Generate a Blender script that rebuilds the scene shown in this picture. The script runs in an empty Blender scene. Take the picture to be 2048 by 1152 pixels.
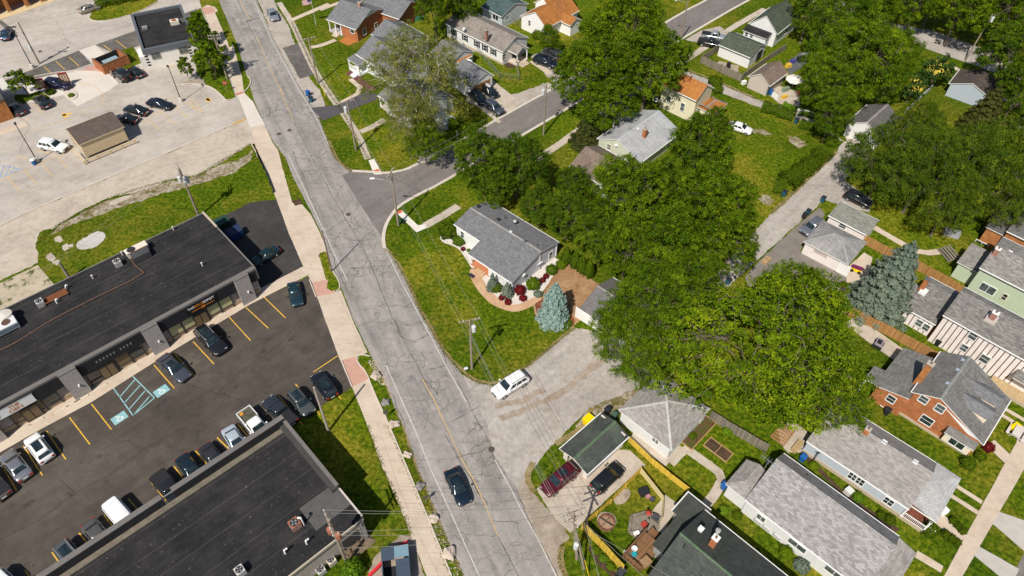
import bpy, bmesh, math, random
import numpy as np
from mathutils import Vector, Matrix
from mathutils.geometry import delaunay_2d_cdt
random.seed(7)
S = bpy.context.scene
COL = S.collection
# ---------------------------------------------------------------- camera (drone, 75 m up, looking down about 48 degrees)
PW, FPX, CX, CY, CAMH = 2048.0, 1438.1, 1024.0, 576.0, 75.0
PITCH, ROLL = 0.83669781, -0.02158621
_c, _s = math.cos(PITCH), math.sin(PITCH)
_fw = Vector((0, _c, -_s)); _r0 = Vector((1, 0, 0)); _d0 = _fw.cross(_r0)
_rt = math.cos(ROLL)*_r0 + math.sin(ROLL)*_d0
_dn = -math.sin(ROLL)*_r0 + math.cos(ROLL)*_d0
cam = bpy.data.cameras.new('camera'); camo = bpy.data.objects.new('camera', cam); COL.objects.link(camo)
m = Matrix.Identity(4)
for i in range(3):
    m[i][0] = _rt[i]; m[i][1] = -_dn[i]; m[i][2] = -_fw[i]
m[2][3] = CAMH
camo.matrix_world = m
cam.sensor_width = 36.0; cam.lens = 36.0*FPX/PW; cam.clip_start = 0.5; cam.clip_end = 3000
S.camera = camo
# ---------------------------------------------------------------- sky, sun, exposure
SUN_EL, SHADOW_AZ = math.radians(50.5), math.radians(64.0)   # shadows run towards SHADOW_AZ on the ground
W = bpy.data.worlds.new('World'); S.world = W; W.use_nodes = True
nt = W.node_tree; bg = nt.nodes['Background']
sky = nt.nodes.new('ShaderNodeTexSky'); sky.sky_type = 'NISHITA'; sky.sun_disc = False
sky.sun_elevation = SUN_EL
sky.sun_rotation = math.radians(90) - (SHADOW_AZ + math.pi)
nt.links.new(sky.outputs[0], bg.inputs[0]); bg.inputs[1].default_value = 0.08
sd = Vector((math.cos(SHADOW_AZ)*math.cos(SUN_EL), math.sin(SHADOW_AZ)*math.cos(SUN_EL), -math.sin(SUN_EL)))
sl = bpy.data.lights.new('sun', 'SUN'); sl.energy = 5.0; sl.angle = math.radians(0.5); sl.color = (1.0, 0.945, 0.86)
so = bpy.data.objects.new('sun', sl); COL.objects.link(so)
so.rotation_euler = sd.to_track_quat('-Z', 'Y').to_euler(); so.location = (-40, -70, 120)
S.view_settings.view_transform = 'Standard'; S.view_settings.look = 'None'
S.view_settings.exposure = 0.15; S.view_settings.gamma = 1.0
S.render.engine = 'CYCLES'
S.cycles.max_bounces = 6; S.cycles.diffuse_bounces = 3; S.cycles.glossy_bounces = 3
S.cycles.transmission_bounces = 4; S.cycles.transparent_max_bounces = 6

# ---------------------------------------------------------------- helpers
def ray(px, py):
    return ((px-CX)*_rt + (py-CY)*_dn + FPX*_fw).normalized()
def at(px, py, z=0.0):
    """world point at height z seen at photo position px,py"""
    v = ray(px, py); t = (z-CAMH)/v.z
    return Vector((v.x*t, v.y*t, z))
def pxm(p):
    """photo pixels per metre at world point p"""
    return FPX/((Vector(p)-Vector((0, 0, CAMH))).dot(_fw))
def tag(o, label=None, cat=None, group=None, kind=None):
    if label: o['label'] = label
    if cat: o['category'] = cat
    if group: o['group'] = group
    if kind: o['kind'] = kind
    return o
def empty(name, loc, rz=0.0, label=None, cat=None, group=None):
    o = bpy.data.objects.new(name, None); COL.objects.link(o)
    o.location = loc; o.rotation_euler = (0, 0, rz); o.empty_display_size = 0.3
    return tag(o, label, cat, group)
def copy_tree(o, parent=None):
    c = o.copy(); COL.objects.link(c)
    if parent: c.parent = parent
    for ch in o.children: copy_tree(ch, c)
    return c
class MB:
    """collects faces and links them as one mesh object"""
    def __init__(s): s.v = []; s.f = []; s.mi = []; s.k = 0
    def quad(s, *p):
        b = len(s.v); s.v += [tuple(q) for q in p]; s.f.append(tuple(range(b, b+len(p)))); s.mi.append(s.k); return s
    def mesh(s, vs, fs):
        b = len(s.v); s.v += [tuple(q) for q in vs]
        for f in fs: s.f.append(tuple(b+i for i in f)); s.mi.append(s.k)
        return s
    def box(s, x0, x1, y0, y1, z0, z1, rz=0.0, o=(0, 0, 0)):
        c, n = math.cos(rz), math.sin(rz)
        P = []
        for z in (z0, z1):
            for x, y in ((x0, y0), (x1, y0), (x1, y1), (x0, y1)):
                P.append((o[0]+x*c-y*n, o[1]+x*n+y*c, o[2]+z))
        return s.mesh(P, [(3, 2, 1, 0), (4, 5, 6, 7), (0, 1, 5, 4), (1, 2, 6, 5), (2, 3, 7, 6), (3, 0, 4, 7)])
    def bar(s, a, b, w, h=None):
        """square bar from a to b"""
        h = h or w; a = Vector(a); b = Vector(b); d = (b-a).normalized()
        up = Vector((0, 0, 1)) if abs(d.z) < 0.95 else Vector((1, 0, 0))
        sx = d.cross(up).normalized()*(w/2); sy = sx.cross(d).normalized()*(h/2)
        P = [a-sx-sy, a+sx-sy, a+sx+sy, a-sx+sy, b-sx-sy, b+sx-sy, b+sx+sy, b-sx+sy]
        return s.mesh(P, [(3, 2, 1, 0), (4, 5, 6, 7), (0, 1, 5, 4), (1, 2, 6, 5), (2, 3, 7, 6), (3, 0, 4, 7)])
    def tube(s, a, b, r0, r1=None, n=8, cap=True):
        r1 = r0 if r1 is None else r1
        a = Vector(a); b = Vector(b); d = (b-a).normalized()
        up = Vector((0, 0, 1)) if abs(d.z) < 0.95 else Vector((1, 0, 0))
        sx = d.cross(up).normalized(); sy = sx.cross(d).normalized()
        P = []
        for q, r in ((a, r0), (b, r1)):
            for i in range(n):
                t = 2*math.pi*i/n; P.append(q+sx*(r*math.cos(t))+sy*(r*math.sin(t)))
        F = [(i, (i+1) % n, n+(i+1) % n, n+i) for i in range(n)]
        if cap: F += [tuple(range(n-1, -1, -1)), tuple(range(n, 2*n))]
        return s.mesh(P, F)
    def path(s, pts, r, n=6):
        for a, b in zip(pts[:-1], pts[1:]): s.tube(a, b, r, r, n, False)
        return s
    def lathe(s, prof, o=(0, 0, 0), n=16):
        P = []; F = []
        for r, z in prof:
            for i in range(n):
                t = 2*math.pi*i/n; P.append((o[0]+r*math.cos(t), o[1]+r*math.sin(t), o[2]+z))
        for k in range(len(prof)-1):
            for i in range(n):
                j = (i+1) % n; F.append((k*n+i, k*n+j, (k+1)*n+j, (k+1)*n+i))
        F.append(tuple(range(n-1, -1, -1))); b = (len(prof)-1)*n; F.append(tuple(range(b, b+n)))
        return s.mesh(P, F)
    def prism(s, poly, z0, z1):
        n = len(poly); P = [(p[0], p[1], z0) for p in poly]+[(p[0], p[1], z1) for p in poly]
        return s.mesh(P, [tuple(range(n-1, -1, -1)), tuple(range(n, 2*n))]+[(i, (i+1) % n, n+(i+1) % n, n+i) for i in range(n)])
    def extx(s, prof, x0, x1, ax=0):
        """closed (y,z) profile extruded along x (ax=0) or (x,z) along y (ax=1)"""
        n = len(prof)
        if ax == 0: P = [(x0, p[0], p[1]) for p in prof]+[(x1, p[0], p[1]) for p in prof]
        else: P = [(p[0], x0, p[1]) for p in prof]+[(p[0], x1, p[1]) for p in prof]
        return s.mesh(P, [tuple(range(n-1, -1, -1)), tuple(range(n, 2*n))]+[(i, (i+1) % n, n+(i+1) % n, n+i) for i in range(n)])
    def build(s, name, mats, parent=None, smooth=False, recalc=True):
        me = bpy.data.meshes.new(name); me.from_pydata(s.v, [], s.f)
        if not isinstance(mats, (list, tuple)): mats = [mats]
        for mm in mats: me.materials.append(mm)
        if max(s.mi, default=0) > 0: me.polygons.foreach_set('material_index', s.mi)
        if recalc:
            bm = bmesh.new(); bm.from_mesh(me); bmesh.ops.recalc_face_normals(bm, faces=bm.faces); bm.to_mesh(me); bm.free()
        uvl = me.uv_layers.new(name='UVMap'); arr = np.zeros(len(me.loops)*2, dtype=np.float32)
        co = [v.co for v in me.vertices]
        for p in me.polygons:
            nn = p.normal
            if abs(nn.z) > 0.995: t = Vector((1, 0, 0)); b = Vector((0, 1, 0))
            else:
                t = Vector((-nn.y, nn.x, 0)).normalized(); b = nn.cross(t)
            for li in p.loop_indices:
                q = co[me.loops[li].vertex_index]; arr[2*li] = q.dot(t); arr[2*li+1] = q.dot(b)
        uvl.data.foreach_set('uv', arr)
        if smooth: me.polygons.foreach_set('use_smooth', [True]*len(me.polygons))
        me.update()
        o = bpy.data.objects.new(name, me); COL.objects.link(o)
        if parent: o.parent = parent
        return o

# ---------------------------------------------------------------- materials (all procedural)
_MC = {}
class NT:
    def __init__(s, name):
        s.m = bpy.data.materials.new(name); s.m.use_nodes = True
        s.t = s.m.node_tree; s.b = s.t.nodes['Principled BSDF']
    def n(s, typ, **kw):
        x = s.t.nodes.new('ShaderNode'+typ)
        for k, v in kw.items():
            if k.startswith('i_'):
                kk = k[2:]; x.inputs[int(kk) if kk.isdigit() else kk].default_value = v
            else: setattr(x, k, v)
        return x
    def l(s, a, b): s.t.links.new(a, b)
    def pos(s): return s.n('NewGeometry').outputs['Position']
    def noise(s, vec, scale, detail=4, rough=.55, dist=0.):
        x = s.n('TexNoise', i_Scale=scale, i_Detail=detail, i_Roughness=rough, i_Distortion=dist)
        s.l(vec, x.inputs['Vector']); return x.outputs['Fac']
    def ramp(s, fac, stops):
        x = s.n('ValToRGB'); e = x.color_ramp.elements
        while len(e) < len(stops): e.new(0.5)
        for el, (p, c) in zip(e, stops): el.position = p; el.color = (*c, 1) if len(c) == 3 else c
        s.l(fac, x.inputs[0]); return x.outputs[0]
    def rampf(s, fac, a, b):
        x = s.n('MapRange', i_1=a, i_2=b); s.l(fac, x.inputs[0]); return x.outputs[0]
    def mix(s, fac, a, b, typ='MIX'):
        x = s.n('MixRGB', blend_type=typ)
        for k, q in ((0, fac), (1, a), (2, b)):
            if hasattr(q, 'is_linked') or hasattr(q, 'links'): s.l(q, x.inputs[k])
            elif k == 0: x.inputs[0].default_value = q
            else: x.inputs[k].default_value = (*q, 1)
        return x.outputs[0]
    def math(s, op, a, b=None):
        x = s.n('Math', operation=op)
        for k, q in ((0, a), (1, b)):
            if q is None: continue
            if hasattr(q, 'links'): s.l(q, x.inputs[k])
            else: x.inputs[k].default_value = q
        return x.outputs[0]
    def bump(s, h, st=.3, d=.05):
        x = s.n('Bump', i_Strength=st, i_Distance=d); s.l(h, x.inputs['Height']); s.l(x.outputs[0], s.b.inputs['Normal'])
    def out(s, col, rough=.8, spec=.3, metal=0.):
        if hasattr(col, 'links'): s.l(col, s.b.inputs['Base Color'])
        else: s.b.inputs['Base Color'].default_value = (*col, 1)
        if hasattr(rough, 'links'): s.l(rough, s.b.inputs['Roughness'])
        else: s.b.inputs['Roughness'].default_value = rough
        s.b.inputs['Specular IOR Level'].default_value = spec; s.b.inputs['Metallic'].default_value = metal
        return s.m
def sc(c, k): return tuple(min(1., x*k) for x in c)
def plain(name, c, rough=.7, var=.12, scale=2.5, spec=.3, metal=0., space='Object'):
    """weathered plain surface: colour varied by two scales of noise"""
    if name in _MC: return _MC[name]
    t = NT(name); v = t.n('TexCoord').outputs['Object'] if space == 'Object' else t.pos()
    a = t.noise(v, scale, 5, .6); b = t.noise(v, scale*9, 3, .6)
    f = t.math('ADD', t.math('MULTIPLY', a, .65), t.math('MULTIPLY', b, .35))
    _MC[name] = t.out(t.ramp(f, [(.28, sc(c, 1-var*1.3)), (.5, c), (.72, sc(c, 1+var))]), rough, spec, metal); return _MC[name]
def uvv(t, sx=1., sy=1.):
    x = t.n('Mapping'); x.inputs['Scale'].default_value = (sx, sy, 1); t.l(t.n('UVMap').outputs[0], x.inputs[0]); return x.outputs[0]
def shingle(name, c, var=.28, bw=.46, bh=.17, streak=.12, patch=None):
    if name in _MC: return _MC[name]
    t = NT(name); uv = uvv(t)
    br = t.n('TexBrick', offset=.5, i_Scale=1.0, **{'i_Mortar Size': .012, 'i_Mortar Smooth': .2, 'i_Bias': 0., 'i_Brick Width': bw, 'i_Row Height': bh})
    t.l(uv, br.inputs['Vector'])
    br.inputs['Color1'].default_value = (*sc(c, 1-var), 1); br.inputs['Color2'].default_value = (*sc(c, 1+var), 1); br.inputs['Mortar'].default_value = (*sc(c, .55), 1)
    nz = t.noise(uv, .45, 5, .6); g = t.noise(uv, 14., 2, .6)
    st = t.noise(uvv(t, 1.6, .12), 1.3, 3, .6)
    col = t.mix(1., br.outputs[0], t.ramp(nz, [(.3, (1-streak*1.3,)*3), (.7, (1+streak,)*3)]), 'MULTIPLY')
    col = t.mix(1., col, t.ramp(st, [(.3, (1-streak,)*3), (.7, (1+streak*.7,)*3)]), 'MULTIPLY')
    col = t.mix(.7, col, t.ramp(g, [(.3, (.74,)*3), (.7, (1.22,)*3)]), 'MULTIPLY')
    if patch: col = t.mix(t.rampf(t.noise(uv, .22, 3, .5), .58, .72), col, patch)
    t.bump(br.outputs['Fac'], .25, .02)
    _MC[name] = t.out(col, .95, .15); return _MC[name]
def siding(name, c, pitch=.2, var=.06, vert=False, rough=.65):
    """horizontal lap siding (or vertical boards) with dirt"""
    if name in _MC: return _MC[name]
    t = NT(name); uv = uvv(t)
    sp = t.n('SeparateXYZ'); t.l(uv, sp.inputs[0])
    y = t.math('FRACT', t.math('MULTIPLY', sp.outputs[0 if vert else 1], 1/pitch))
    ln = t.rampf(y, .0, .12)
    nz = t.noise(uv, .9, 5, .6); st = t.noise(uvv(t, 2.2, .25), 1.6, 4, .6)
    base = t.ramp(nz, [(.3, sc(c, 1-var*1.6)), (.7, sc(c, 1+var*.5))])
    base = t.mix(.5, base, t.ramp(st, [(.35, sc(c, 1-var*2.2)), (.6, c)]))
    col = t.mix(ln, sc(c, .72), base)
    t.bump(y, .35, .02)
    _MC[name] = t.out(col, rough, .25); return _MC[name]
def brick(name, c1, c2, mortar=(.42, .38, .33), bw=.24, bh=.085):
    if name in _MC: return _MC[name]
    t = NT(name); uv = uvv(t)
    br = t.n('TexBrick', i_Scale=1.0, **{'i_Mortar Size': .008, 'i_Mortar Smooth': .1, 'i_Bias': 0., 'i_Brick Width': bw, 'i_Row Height': bh})
    t.l(uv, br.inputs['Vector'])
    br.inputs['Color1'].default_value = (*c1, 1); br.inputs['Color2'].default_value = (*c2, 1); br.inputs['Mortar'].default_value = (*mortar, 1)
    nz = t.noise(uv, 1.1, 5, .65)
    col = t.mix(1., br.outputs[0], t.ramp(nz, [(.3, (.72,)*3), (.7, (1.2,)*3)]), 'MULTIPLY')
    t.bump(br.outputs['Fac'], -.2, .01)
    _MC[name] = t.out(col, .9, .2); return _MC[name]
def planks(name, c, w=.14, var=.3, rough=.85):
    if name in _MC: return _MC[name]
    t = NT(name); uv = uvv(t)
    br = t.n('TexBrick', offset=.37, i_Scale=1.0, **{'i_Mortar Size': .012, 'i_Mortar Smooth': .1, 'i_Brick Width': w, 'i_Row Height': 9.})
    t.l(uv, br.inputs['Vector'])
    br.inputs['Color1'].default_value = (*sc(c, 1-var), 1); br.inputs['Color2'].default_value = (*sc(c, 1+var), 1); br.inputs['Mortar'].default_value = (*sc(c, .3), 1)
    g = t.noise(uvv(t, 12., 1.), 1.6, 4, .6)
    col = t.mix(.8, br.outputs[0], t.ramp(g, [(.3, (.7,)*3), (.7, (1.25,)*3)]), 'MULTIPLY')
    _MC[name] = t.out(col, rough, .2); return _MC[name]
def ground(name, stops, s1=.12, s2=1.1, s3=9., w=(.45, .35, .2), rough=.95, bump=.2, stain=None, streak=None, crackle=None):
    """ground sheet in world coordinates: three scales of noise through a colour ramp, optional stains"""
    if name in _MC: return _MC[name]
    t = NT(name); v = t.pos()
    a = t.noise(v, s1, 5, .6, .4); b = t.noise(v, s2, 5, .65, .3); c = t.noise(v, s3, 3, .7)
    f = t.math('ADD', t.math('ADD', t.math('MULTIPLY', a, w[0]), t.math('MULTIPLY', b, w[1])), t.math('MULTIPLY', c, w[2]))
    col = t.ramp(f, stops)
    if streak:
        mp = t.n('Mapping'); mp.vector_type = 'TEXTURE'; mp.inputs['Rotation'].default_value = (0, 0, streak[0]); mp.inputs['Scale'].default_value = (1/streak[1], 1/streak[2], 1); t.l(v, mp.inputs[0])
        col = t.mix(1., col, t.ramp(t.noise(mp.outputs[0], 1., 5, .65), [(.3, (1-streak[3],)*3), (.7, (1+streak[3],)*3)]), 'MULTIPLY')
    for k, (cc, sc_, lo, hi) in enumerate(stain or []):
        off = t.n('VectorMath', operation='ADD'); off.inputs[1].default_value = (13.7*(k+1), 5.1*k, 0); t.l(v, off.inputs[0])
        col = t.mix(t.rampf(t.noise(off.outputs[0], sc_, 6, .68), lo, hi), col, cc)
    if crackle:
        nz = t.n('TexNoise', i_Scale=.9, i_Detail=4.); t.l(v, nz.inputs['Vector']); w2 = t.n('VectorMath', operation='MULTIPLY_ADD'); w2.inputs[1].default_value = (1.6, 1.6, 0); t.l(nz.outputs['Color'], w2.inputs[0]); t.l(v, w2.inputs[2])
        vo = t.n('TexVoronoi', feature='DISTANCE_TO_EDGE', i_Scale=crackle[0]); t.l(w2.outputs[0], vo.inputs['Vector'])
        f2 = t.math('MULTIPLY', t.rampf(vo.outputs['Distance'], .028, .008), t.rampf(t.noise(v, crackle[1], 3, .6), .46, .60))
        col = t.mix(t.math('MULTIPLY', f2, .75), col, (.09, .082, .075))
    t.bump(t.math('ADD', b, c), bump, .05)
    _MC[name] = t.out(col, rough, .2); return _MC[name]
def paint(name, c, rough=.25, metal=.0):
    if name in _MC: return _MC[name]
    t = NT(name); nz = t.noise(t.n('TexCoord').outputs['Object'], 3., 4, .6)
    t.b.inputs['Coat Weight'].default_value = .6; t.b.inputs['Coat Roughness'].default_value = .08
    _MC[name] = t.out(t.ramp(nz, [(.3, sc(c, .9)), (.7, sc(c, 1.08))]), rough, .5, metal); return _MC[name]
def glassm(name='dark_glass', c=(.018, .028, .03), rough=.06):
    if name in _MC: return _MC[name]
    t = NT(name); nz = t.noise(t.n('TexCoord').outputs['Object'], 1.7, 3, .6)
    _MC[name] = t.out(t.ramp(nz, [(.35, sc(c, .6)), (.65, sc(c, 1.7))]), rough, .8); return _MC[name]
# ---------------------------------------------------------------- ground materials
def lawn_mat():
    t = NT('lawn_grass'); v = t.pos(); f = t.noise(v, 2.0, 9, .80, .2); m_ = t.noise(v, .55, 5, .65, .5); big = t.noise(v, .085, 4, .6, .6); g2 = t.noise(v, .055, 3, .6)
    a = t.ramp(f, [(.39, (.018, .042, .002)), (.475, (.046, .082, .003)), (.53, (.080, .118, .004)), (.60, (.138, .160, .008))])
    b = t.ramp(f, [(.39, (.068, .078, .005)), (.475, (.135, .127, .009)), (.53, (.19, .165, .016)), (.60, (.30, .24, .045))])
    k = t.rampf(t.math('ADD', t.math('MULTIPLY', big, .62), t.math('MULTIPLY', m_, .38)), .465, .60)
    col = t.mix(t.math('MULTIPLY', k, .7), a, b); col = t.mix(1., col, t.ramp(g2, [(.38, (.72, .80, .8)), (.62, (1.22, 1.14, 1.1))]), 'MULTIPLY')
    col = t.mix(t.rampf(t.noise(v, .8, 6, .7), .67, .74), col, (.24, .17, .07)); t.bump(f, .5, .06); return t.out(col, .95, .04)
GRASS = lawn_mat()
WEEDY = ground('weedy_gravel', [(.34, (.045, .07, .008)), (.46, (.15, .12, .05)), (.54, (.34, .29, .23)), (.7, (.42, .37, .31))], .5, 1.6, 8., (.35, .4, .25), bump=.5)
ROADM = ground('road_asphalt', [(.37, (.19, .173, .157)), (.5, (.265, .243, .222)), (.63, (.335, .308, .283))], .14, 1.1, 12., (.36, .3, .34), bump=.15,
               stain=[((.15, .138, .128), .3, .58, .72), ((.37, .345, .31), .4, .58, .74), ((.17, .155, .145), 1.6, .64, .74)], streak=(math.radians(117.8), .04, .8, .22), crackle=(.55, .16))
STREETM = ground('street_asphalt', [(.37, (.125, .112, .103)), (.5, (.165, .148, .135)), (.63, (.205, .187, .172))], .2, 1.3, 14., (.35, .3, .35), bump=.15, streak=(math.radians(46), .06, .8, .14))
ALLEYM = ground('alley_paving', [(.38, (.235, .208, .183)), (.5, (.345, .308, .272)), (.62, (.45, .41, .37))], .16, 1.6, 13., (.3, .32, .38), bump=.45,
                stain=[((.26, .19, .13), .3, .57, .78), ((.20, .18, .165), .35, .6, .8)], streak=(math.radians(46), .07, .55, .15))
GRAVELM = ground('gravel', [(.37, (.23, .195, .16)), (.5, (.36, .315, .27)), (.63, (.47, .42, .37))], .4, 2.2, 10., (.3, .35, .35), bump=.5, stain=[((.20, .15, .09), .4, .6, .8)])
DIRTM = ground('bare_dirt', [(.37, (.17, .085, .035)), (.5, (.29, .165, .08)), (.63, (.38, .25, .14))], .4, 1.6, 9., (.35, .35, .3), bump=.4, stain=[((.10, .09, .02), .6, .62, .8)])
DUSTM = ground('dusty_gravel', [(.37, (.19, .15, .115)), (.5, (.30, .245, .19)), (.63, (.40, .34, .275))], .4, 1.4, 9., (.4, .35, .25), bump=.4, stain=[((.13, .10, .075), .45, .58, .76)])
LOTM = ground('lot_paving', [(.38, (.305, .268, .232)), (.5, (.40, .355, .31)), (.62, (.47, .425, .375))], .10, .8, 12., (.45, .3, .25), bump=.15,
              stain=[((.27, .225, .185), .22, .58, .78), ((.24, .20, .16), 1.1, .66, .82)], streak=(math.radians(30), .05, .6, .07))
OLDCONC = ground('old_concrete', [(.37, (.31, .26, .21)), (.5, (.42, .36, .29)), (.63, (.50, .43, .36))], .3, 1.3, 10., (.4, .35, .25), bump=.3, stain=[((.26, .2, .14), .5, .58, .75)])
WALKM = ground('sidewalk_concrete', [(.37, (.40, .325, .25)), (.5, (.50, .41, .32)), (.63, (.56, .47, .375))], .25, 1.2, 12., (.4, .3, .3), bump=.15, stain=[((.36, .265, .18), .35, .57, .78), ((.30, .23, .17), 1.4, .64, .82)])
WALK2 = ground('pale_concrete', [(.3, (.46, .41, .355)), (.5, (.55, .50, .44)), (.7, (.62, .57, .51))], .25, 1.2, 12., (.4, .3, .3), bump=.15, stain=[((.40, .33, .26), .5, .6, .8)])
NEWCONC = plain('new_concrete', (.62, .58, .52), .9, .08, .8, .2, space='pos')
DARKLOT = ground('sealed_asphalt', [(.38, (.044, .036, .030)), (.5, (.071, .059, .049)), (.62, (.102, .086, .072))], .09, .7, 15., (.4, .25, .35), bump=.15,
                 stain=[((.115, .098, .080), .16, .54, .75), ((.034, .030, .027), .5, .58, .74), ((.024, .021, .02), 1.1, .66, .72)], streak=(math.radians(43.7), .08, .9, .14))
BLACKTOP = ground('fresh_blacktop', [(.37, (.028, .026, .026)), (.5, (.042, .039, .038)), (.63, (.065, .06, .056))], .2, 1.1, 12., (.4, .3, .3), bump=.15, stain=[((.11, .1, .085), .9, .62, .76)])
OLDTOP = ground('worn_blacktop', [(.37, (.075, .068, .062)), (.5, (.11, .10, .09)), (.63, (.17, .155, .14))], .3, 1.6, 12., (.4, .35, .25), bump=.2, stain=[((.2, .18, .155), .7, .6, .78)])
REDPAD = plain('brick_red_concrete', (.46, .265, .20), .9, .15, 1.5, space='pos')
ADARED = plain('tactile_red', (.52, .11, .05), .9, .12, 1.5, space='pos')
PINKADA = plain('faded_tactile', (.42, .17, .13), .9, .12, 1.5, space='pos')
WHITEGRAV = ground('white_stone', [(.35, (.36, .31, .27)), (.5, (.58, .53, .48)), (.65, (.72, .68, .63))], .8, 5., 16., (.2, .3, .5), bump=.6)
BRICKPATH = ground('tan_brick_path', [(.37, (.36, .21, .11)), (.5, (.47, .30, .18)), (.63, (.55, .38, .25))], .6, 3., 12., (.35, .35, .3), bump=.3)
MULCH = ground('red_mulch', [(.37, (.10, .028, .012)), (.5, (.19, .06, .028)), (.63, (.27, .10, .05))], .8, 4., 14., (.3, .35, .35), bump=.6)
SOIL = ground('dark_soil', [(.37, (.035, .02, .012)), (.5, (.065, .04, .024)), (.63, (.11, .07, .04))], .8, 3., 10., (.3, .35, .35), bump=.6)
CURBM = plain('kerb_concrete', (.52, .46, .39), .9, .14, 1.2, space='pos')
YELLOWP = ground('yellow_marking', [(.38, (.16, .11, .06)), (.45, (.58, .34, .05)), (.55, (.70, .41, .04)), (.66, (.5, .33, .1))], .6, 3., 12., (.2, .45, .35))
FADEDY = ground('faded_marking', [(.3, (.42, .33, .22)), (.5, (.58, .38, .14)), (.7, (.45, .36, .26))], .6, 3., 12., (.3, .4, .3))
WHITEP = ground('white_marking', [(.36, (.30, .28, .255)), (.5, (.50, .475, .44)), (.64, (.62, .59, .55))], .8, 4., 12., (.3, .4, .3))
TEALP = plain('teal_marking', (.23, .42, .43), .8, .3, 4., space='pos')
SYMW = plain('symbol_white', (.75, .74, .70), .8, .1, 4., space='pos')
BLUEP = plain('faded_blue_marking', (.22, .34, .48), .8, .2, 3., space='pos')
TAR = plain('crack_tar', (.088, .080, .074), .8, .4, 1.5, space='pos')
JOINT = plain('slab_joint', (.30, .24, .185), .95, .2, 2., space='pos')

# ---------------------------------------------------------------- ground geometry
def world_poly(px): return [at(x, y) for x, y in px]
def roughen(pts, step, amp, rnd, closed=True):
    out = []; n = len(pts)
    for i in range(n if closed else n-1):
        a, b = pts[i], pts[(i+1) % n]; L = (b-a).length; k = max(1, min(400, int(L/step)))
        nrm = Vector((-(b-a).y, (b-a).x, 0)); nrm = nrm.normalized() if L > 0 else nrm
        for j in range(k):
            p = a.lerp(b, j/k)
            w = rnd.uniform(-1, 1)*.6 + math.sin(j*step*1.1+i*2.)*.4
            out.append(p+nrm*(amp*w if j else 0))
    if not closed: out.append(pts[-1])
    return out
def chaikin(pts, it=2, closed=False):
    for _ in range(it):
        n = len(pts); q = [] if closed else [pts[0]]
        for i in range(n if closed else n-1):
            a, b = pts[i], pts[(i+1) % n]; q += [a.lerp(b, .25), a.lerp(b, .75)]
        if not closed: q.append(pts[-1])
        pts = q
    return pts
def tess(pts):
    v, e, f, *_ = delaunay_2d_cdt([Vector((p.x, p.y)) for p in pts], [], [list(range(len(pts)))], 1, 1e-5); out = []
    for t in f:
        a, b, c = (v[i] for i in t[:3]); out.append(tuple(t) if (b-a).cross(c-a) > 0 else tuple(reversed(t)))
    return v, out
def flat_obj(name, pts, z, mat, parent=None, kind='structure', label=None):
    me = bpy.data.meshes.new(name); v, f = tess(pts); me.from_pydata([(p.x, p.y, z) for p in v], [], f); me.materials.append(mat)
    o = bpy.data.objects.new(name, me); COL.objects.link(o)
    if parent: o.parent = parent
    elif kind: o['kind'] = kind
    return o
_zl = [0]
def sheet(name, px, lvl, mat, jit=.05, step=.45, smooth=0, parent=None):
    r = random.Random(len(px)*7+int(px[0][0]))
    _zl[0] += 1
    pts = world_poly(px)
    if smooth: pts = chaikin(pts, smooth, True)
    pts = roughen(pts, step, jit, r)
    return flat_obj(name, pts, .004*lvl+.00003*_zl[0], mat, parent)
def offs(pts, w):
    """left/right offset of an open polyline"""
    L = []; R = []
    for i, p in enumerate(pts):
        a = pts[max(0, i-1)]; b = pts[min(len(pts)-1, i+1)]; d = (b-a); d.z = 0; d.normalize(); n = Vector((-d.y, d.x, 0))
        L.append(p+n*w/2); R.append(p-n*w/2)
    return L, R
def strip(mb, pts, w, z, wv=None):
    L, R = offs(pts, w)
    for i in range(len(pts)-1):
        mb.quad((R[i].x, R[i].y, z), (R[i+1].x, R[i+1].y, z), (L[i+1].x, L[i+1].y, z), (L[i].x, L[i].y, z))
def path_sheet(name, px, w, lvl, mat, jit=.04, smooth=1, parent=None):
    pts = world_poly(px)
    if smooth: pts = chaikin(pts, smooth)
    r = random.Random(int(px[0][0])); L, R = offs(pts, w)
    L = roughen(L, .45, jit, r, False); R = roughen(R, .45, jit, r, False)
    _zl[0] += 1
    return flat_obj(name, L+R[::-1], .004*lvl+.00003*_zl[0], mat, parent)
def kerb(name, px, w=.16, h=.13, mat=None, smooth=1, z=0.):
    pts = world_poly(px)
    if smooth: pts = chaikin(pts, smooth)
    L, R = offs(pts, w); mb = MB()
    for i in range(len(pts)-1):
        a, b, c, d = L[i], L[i+1], R[i+1], R[i]
        mb.quad((a.x, a.y, z+h), (d.x, d.y, z+h), (c.x, c.y, z+h), (b.x, b.y, z+h))
        mb.quad((a.x, a.y, z), (a.x, a.y, z+h), (b.x, b.y, z+h), (b.x, b.y, z))
        mb.quad((d.x, d.y, z+h), (d.x, d.y, z), (c.x, c.y, z), (c.x, c.y, z+h))
    for i, j in ((0, 0), (-1, -1)):
        a, d = L[i], R[i]; mb.quad((a.x, a.y, z), (d.x, d.y, z), (d.x, d.y, z+h), (a.x, a.y, z+h))
    o = mb.build(name, mat or CURBM, recalc=False); o['kind'] = 'structure'; return o
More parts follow.
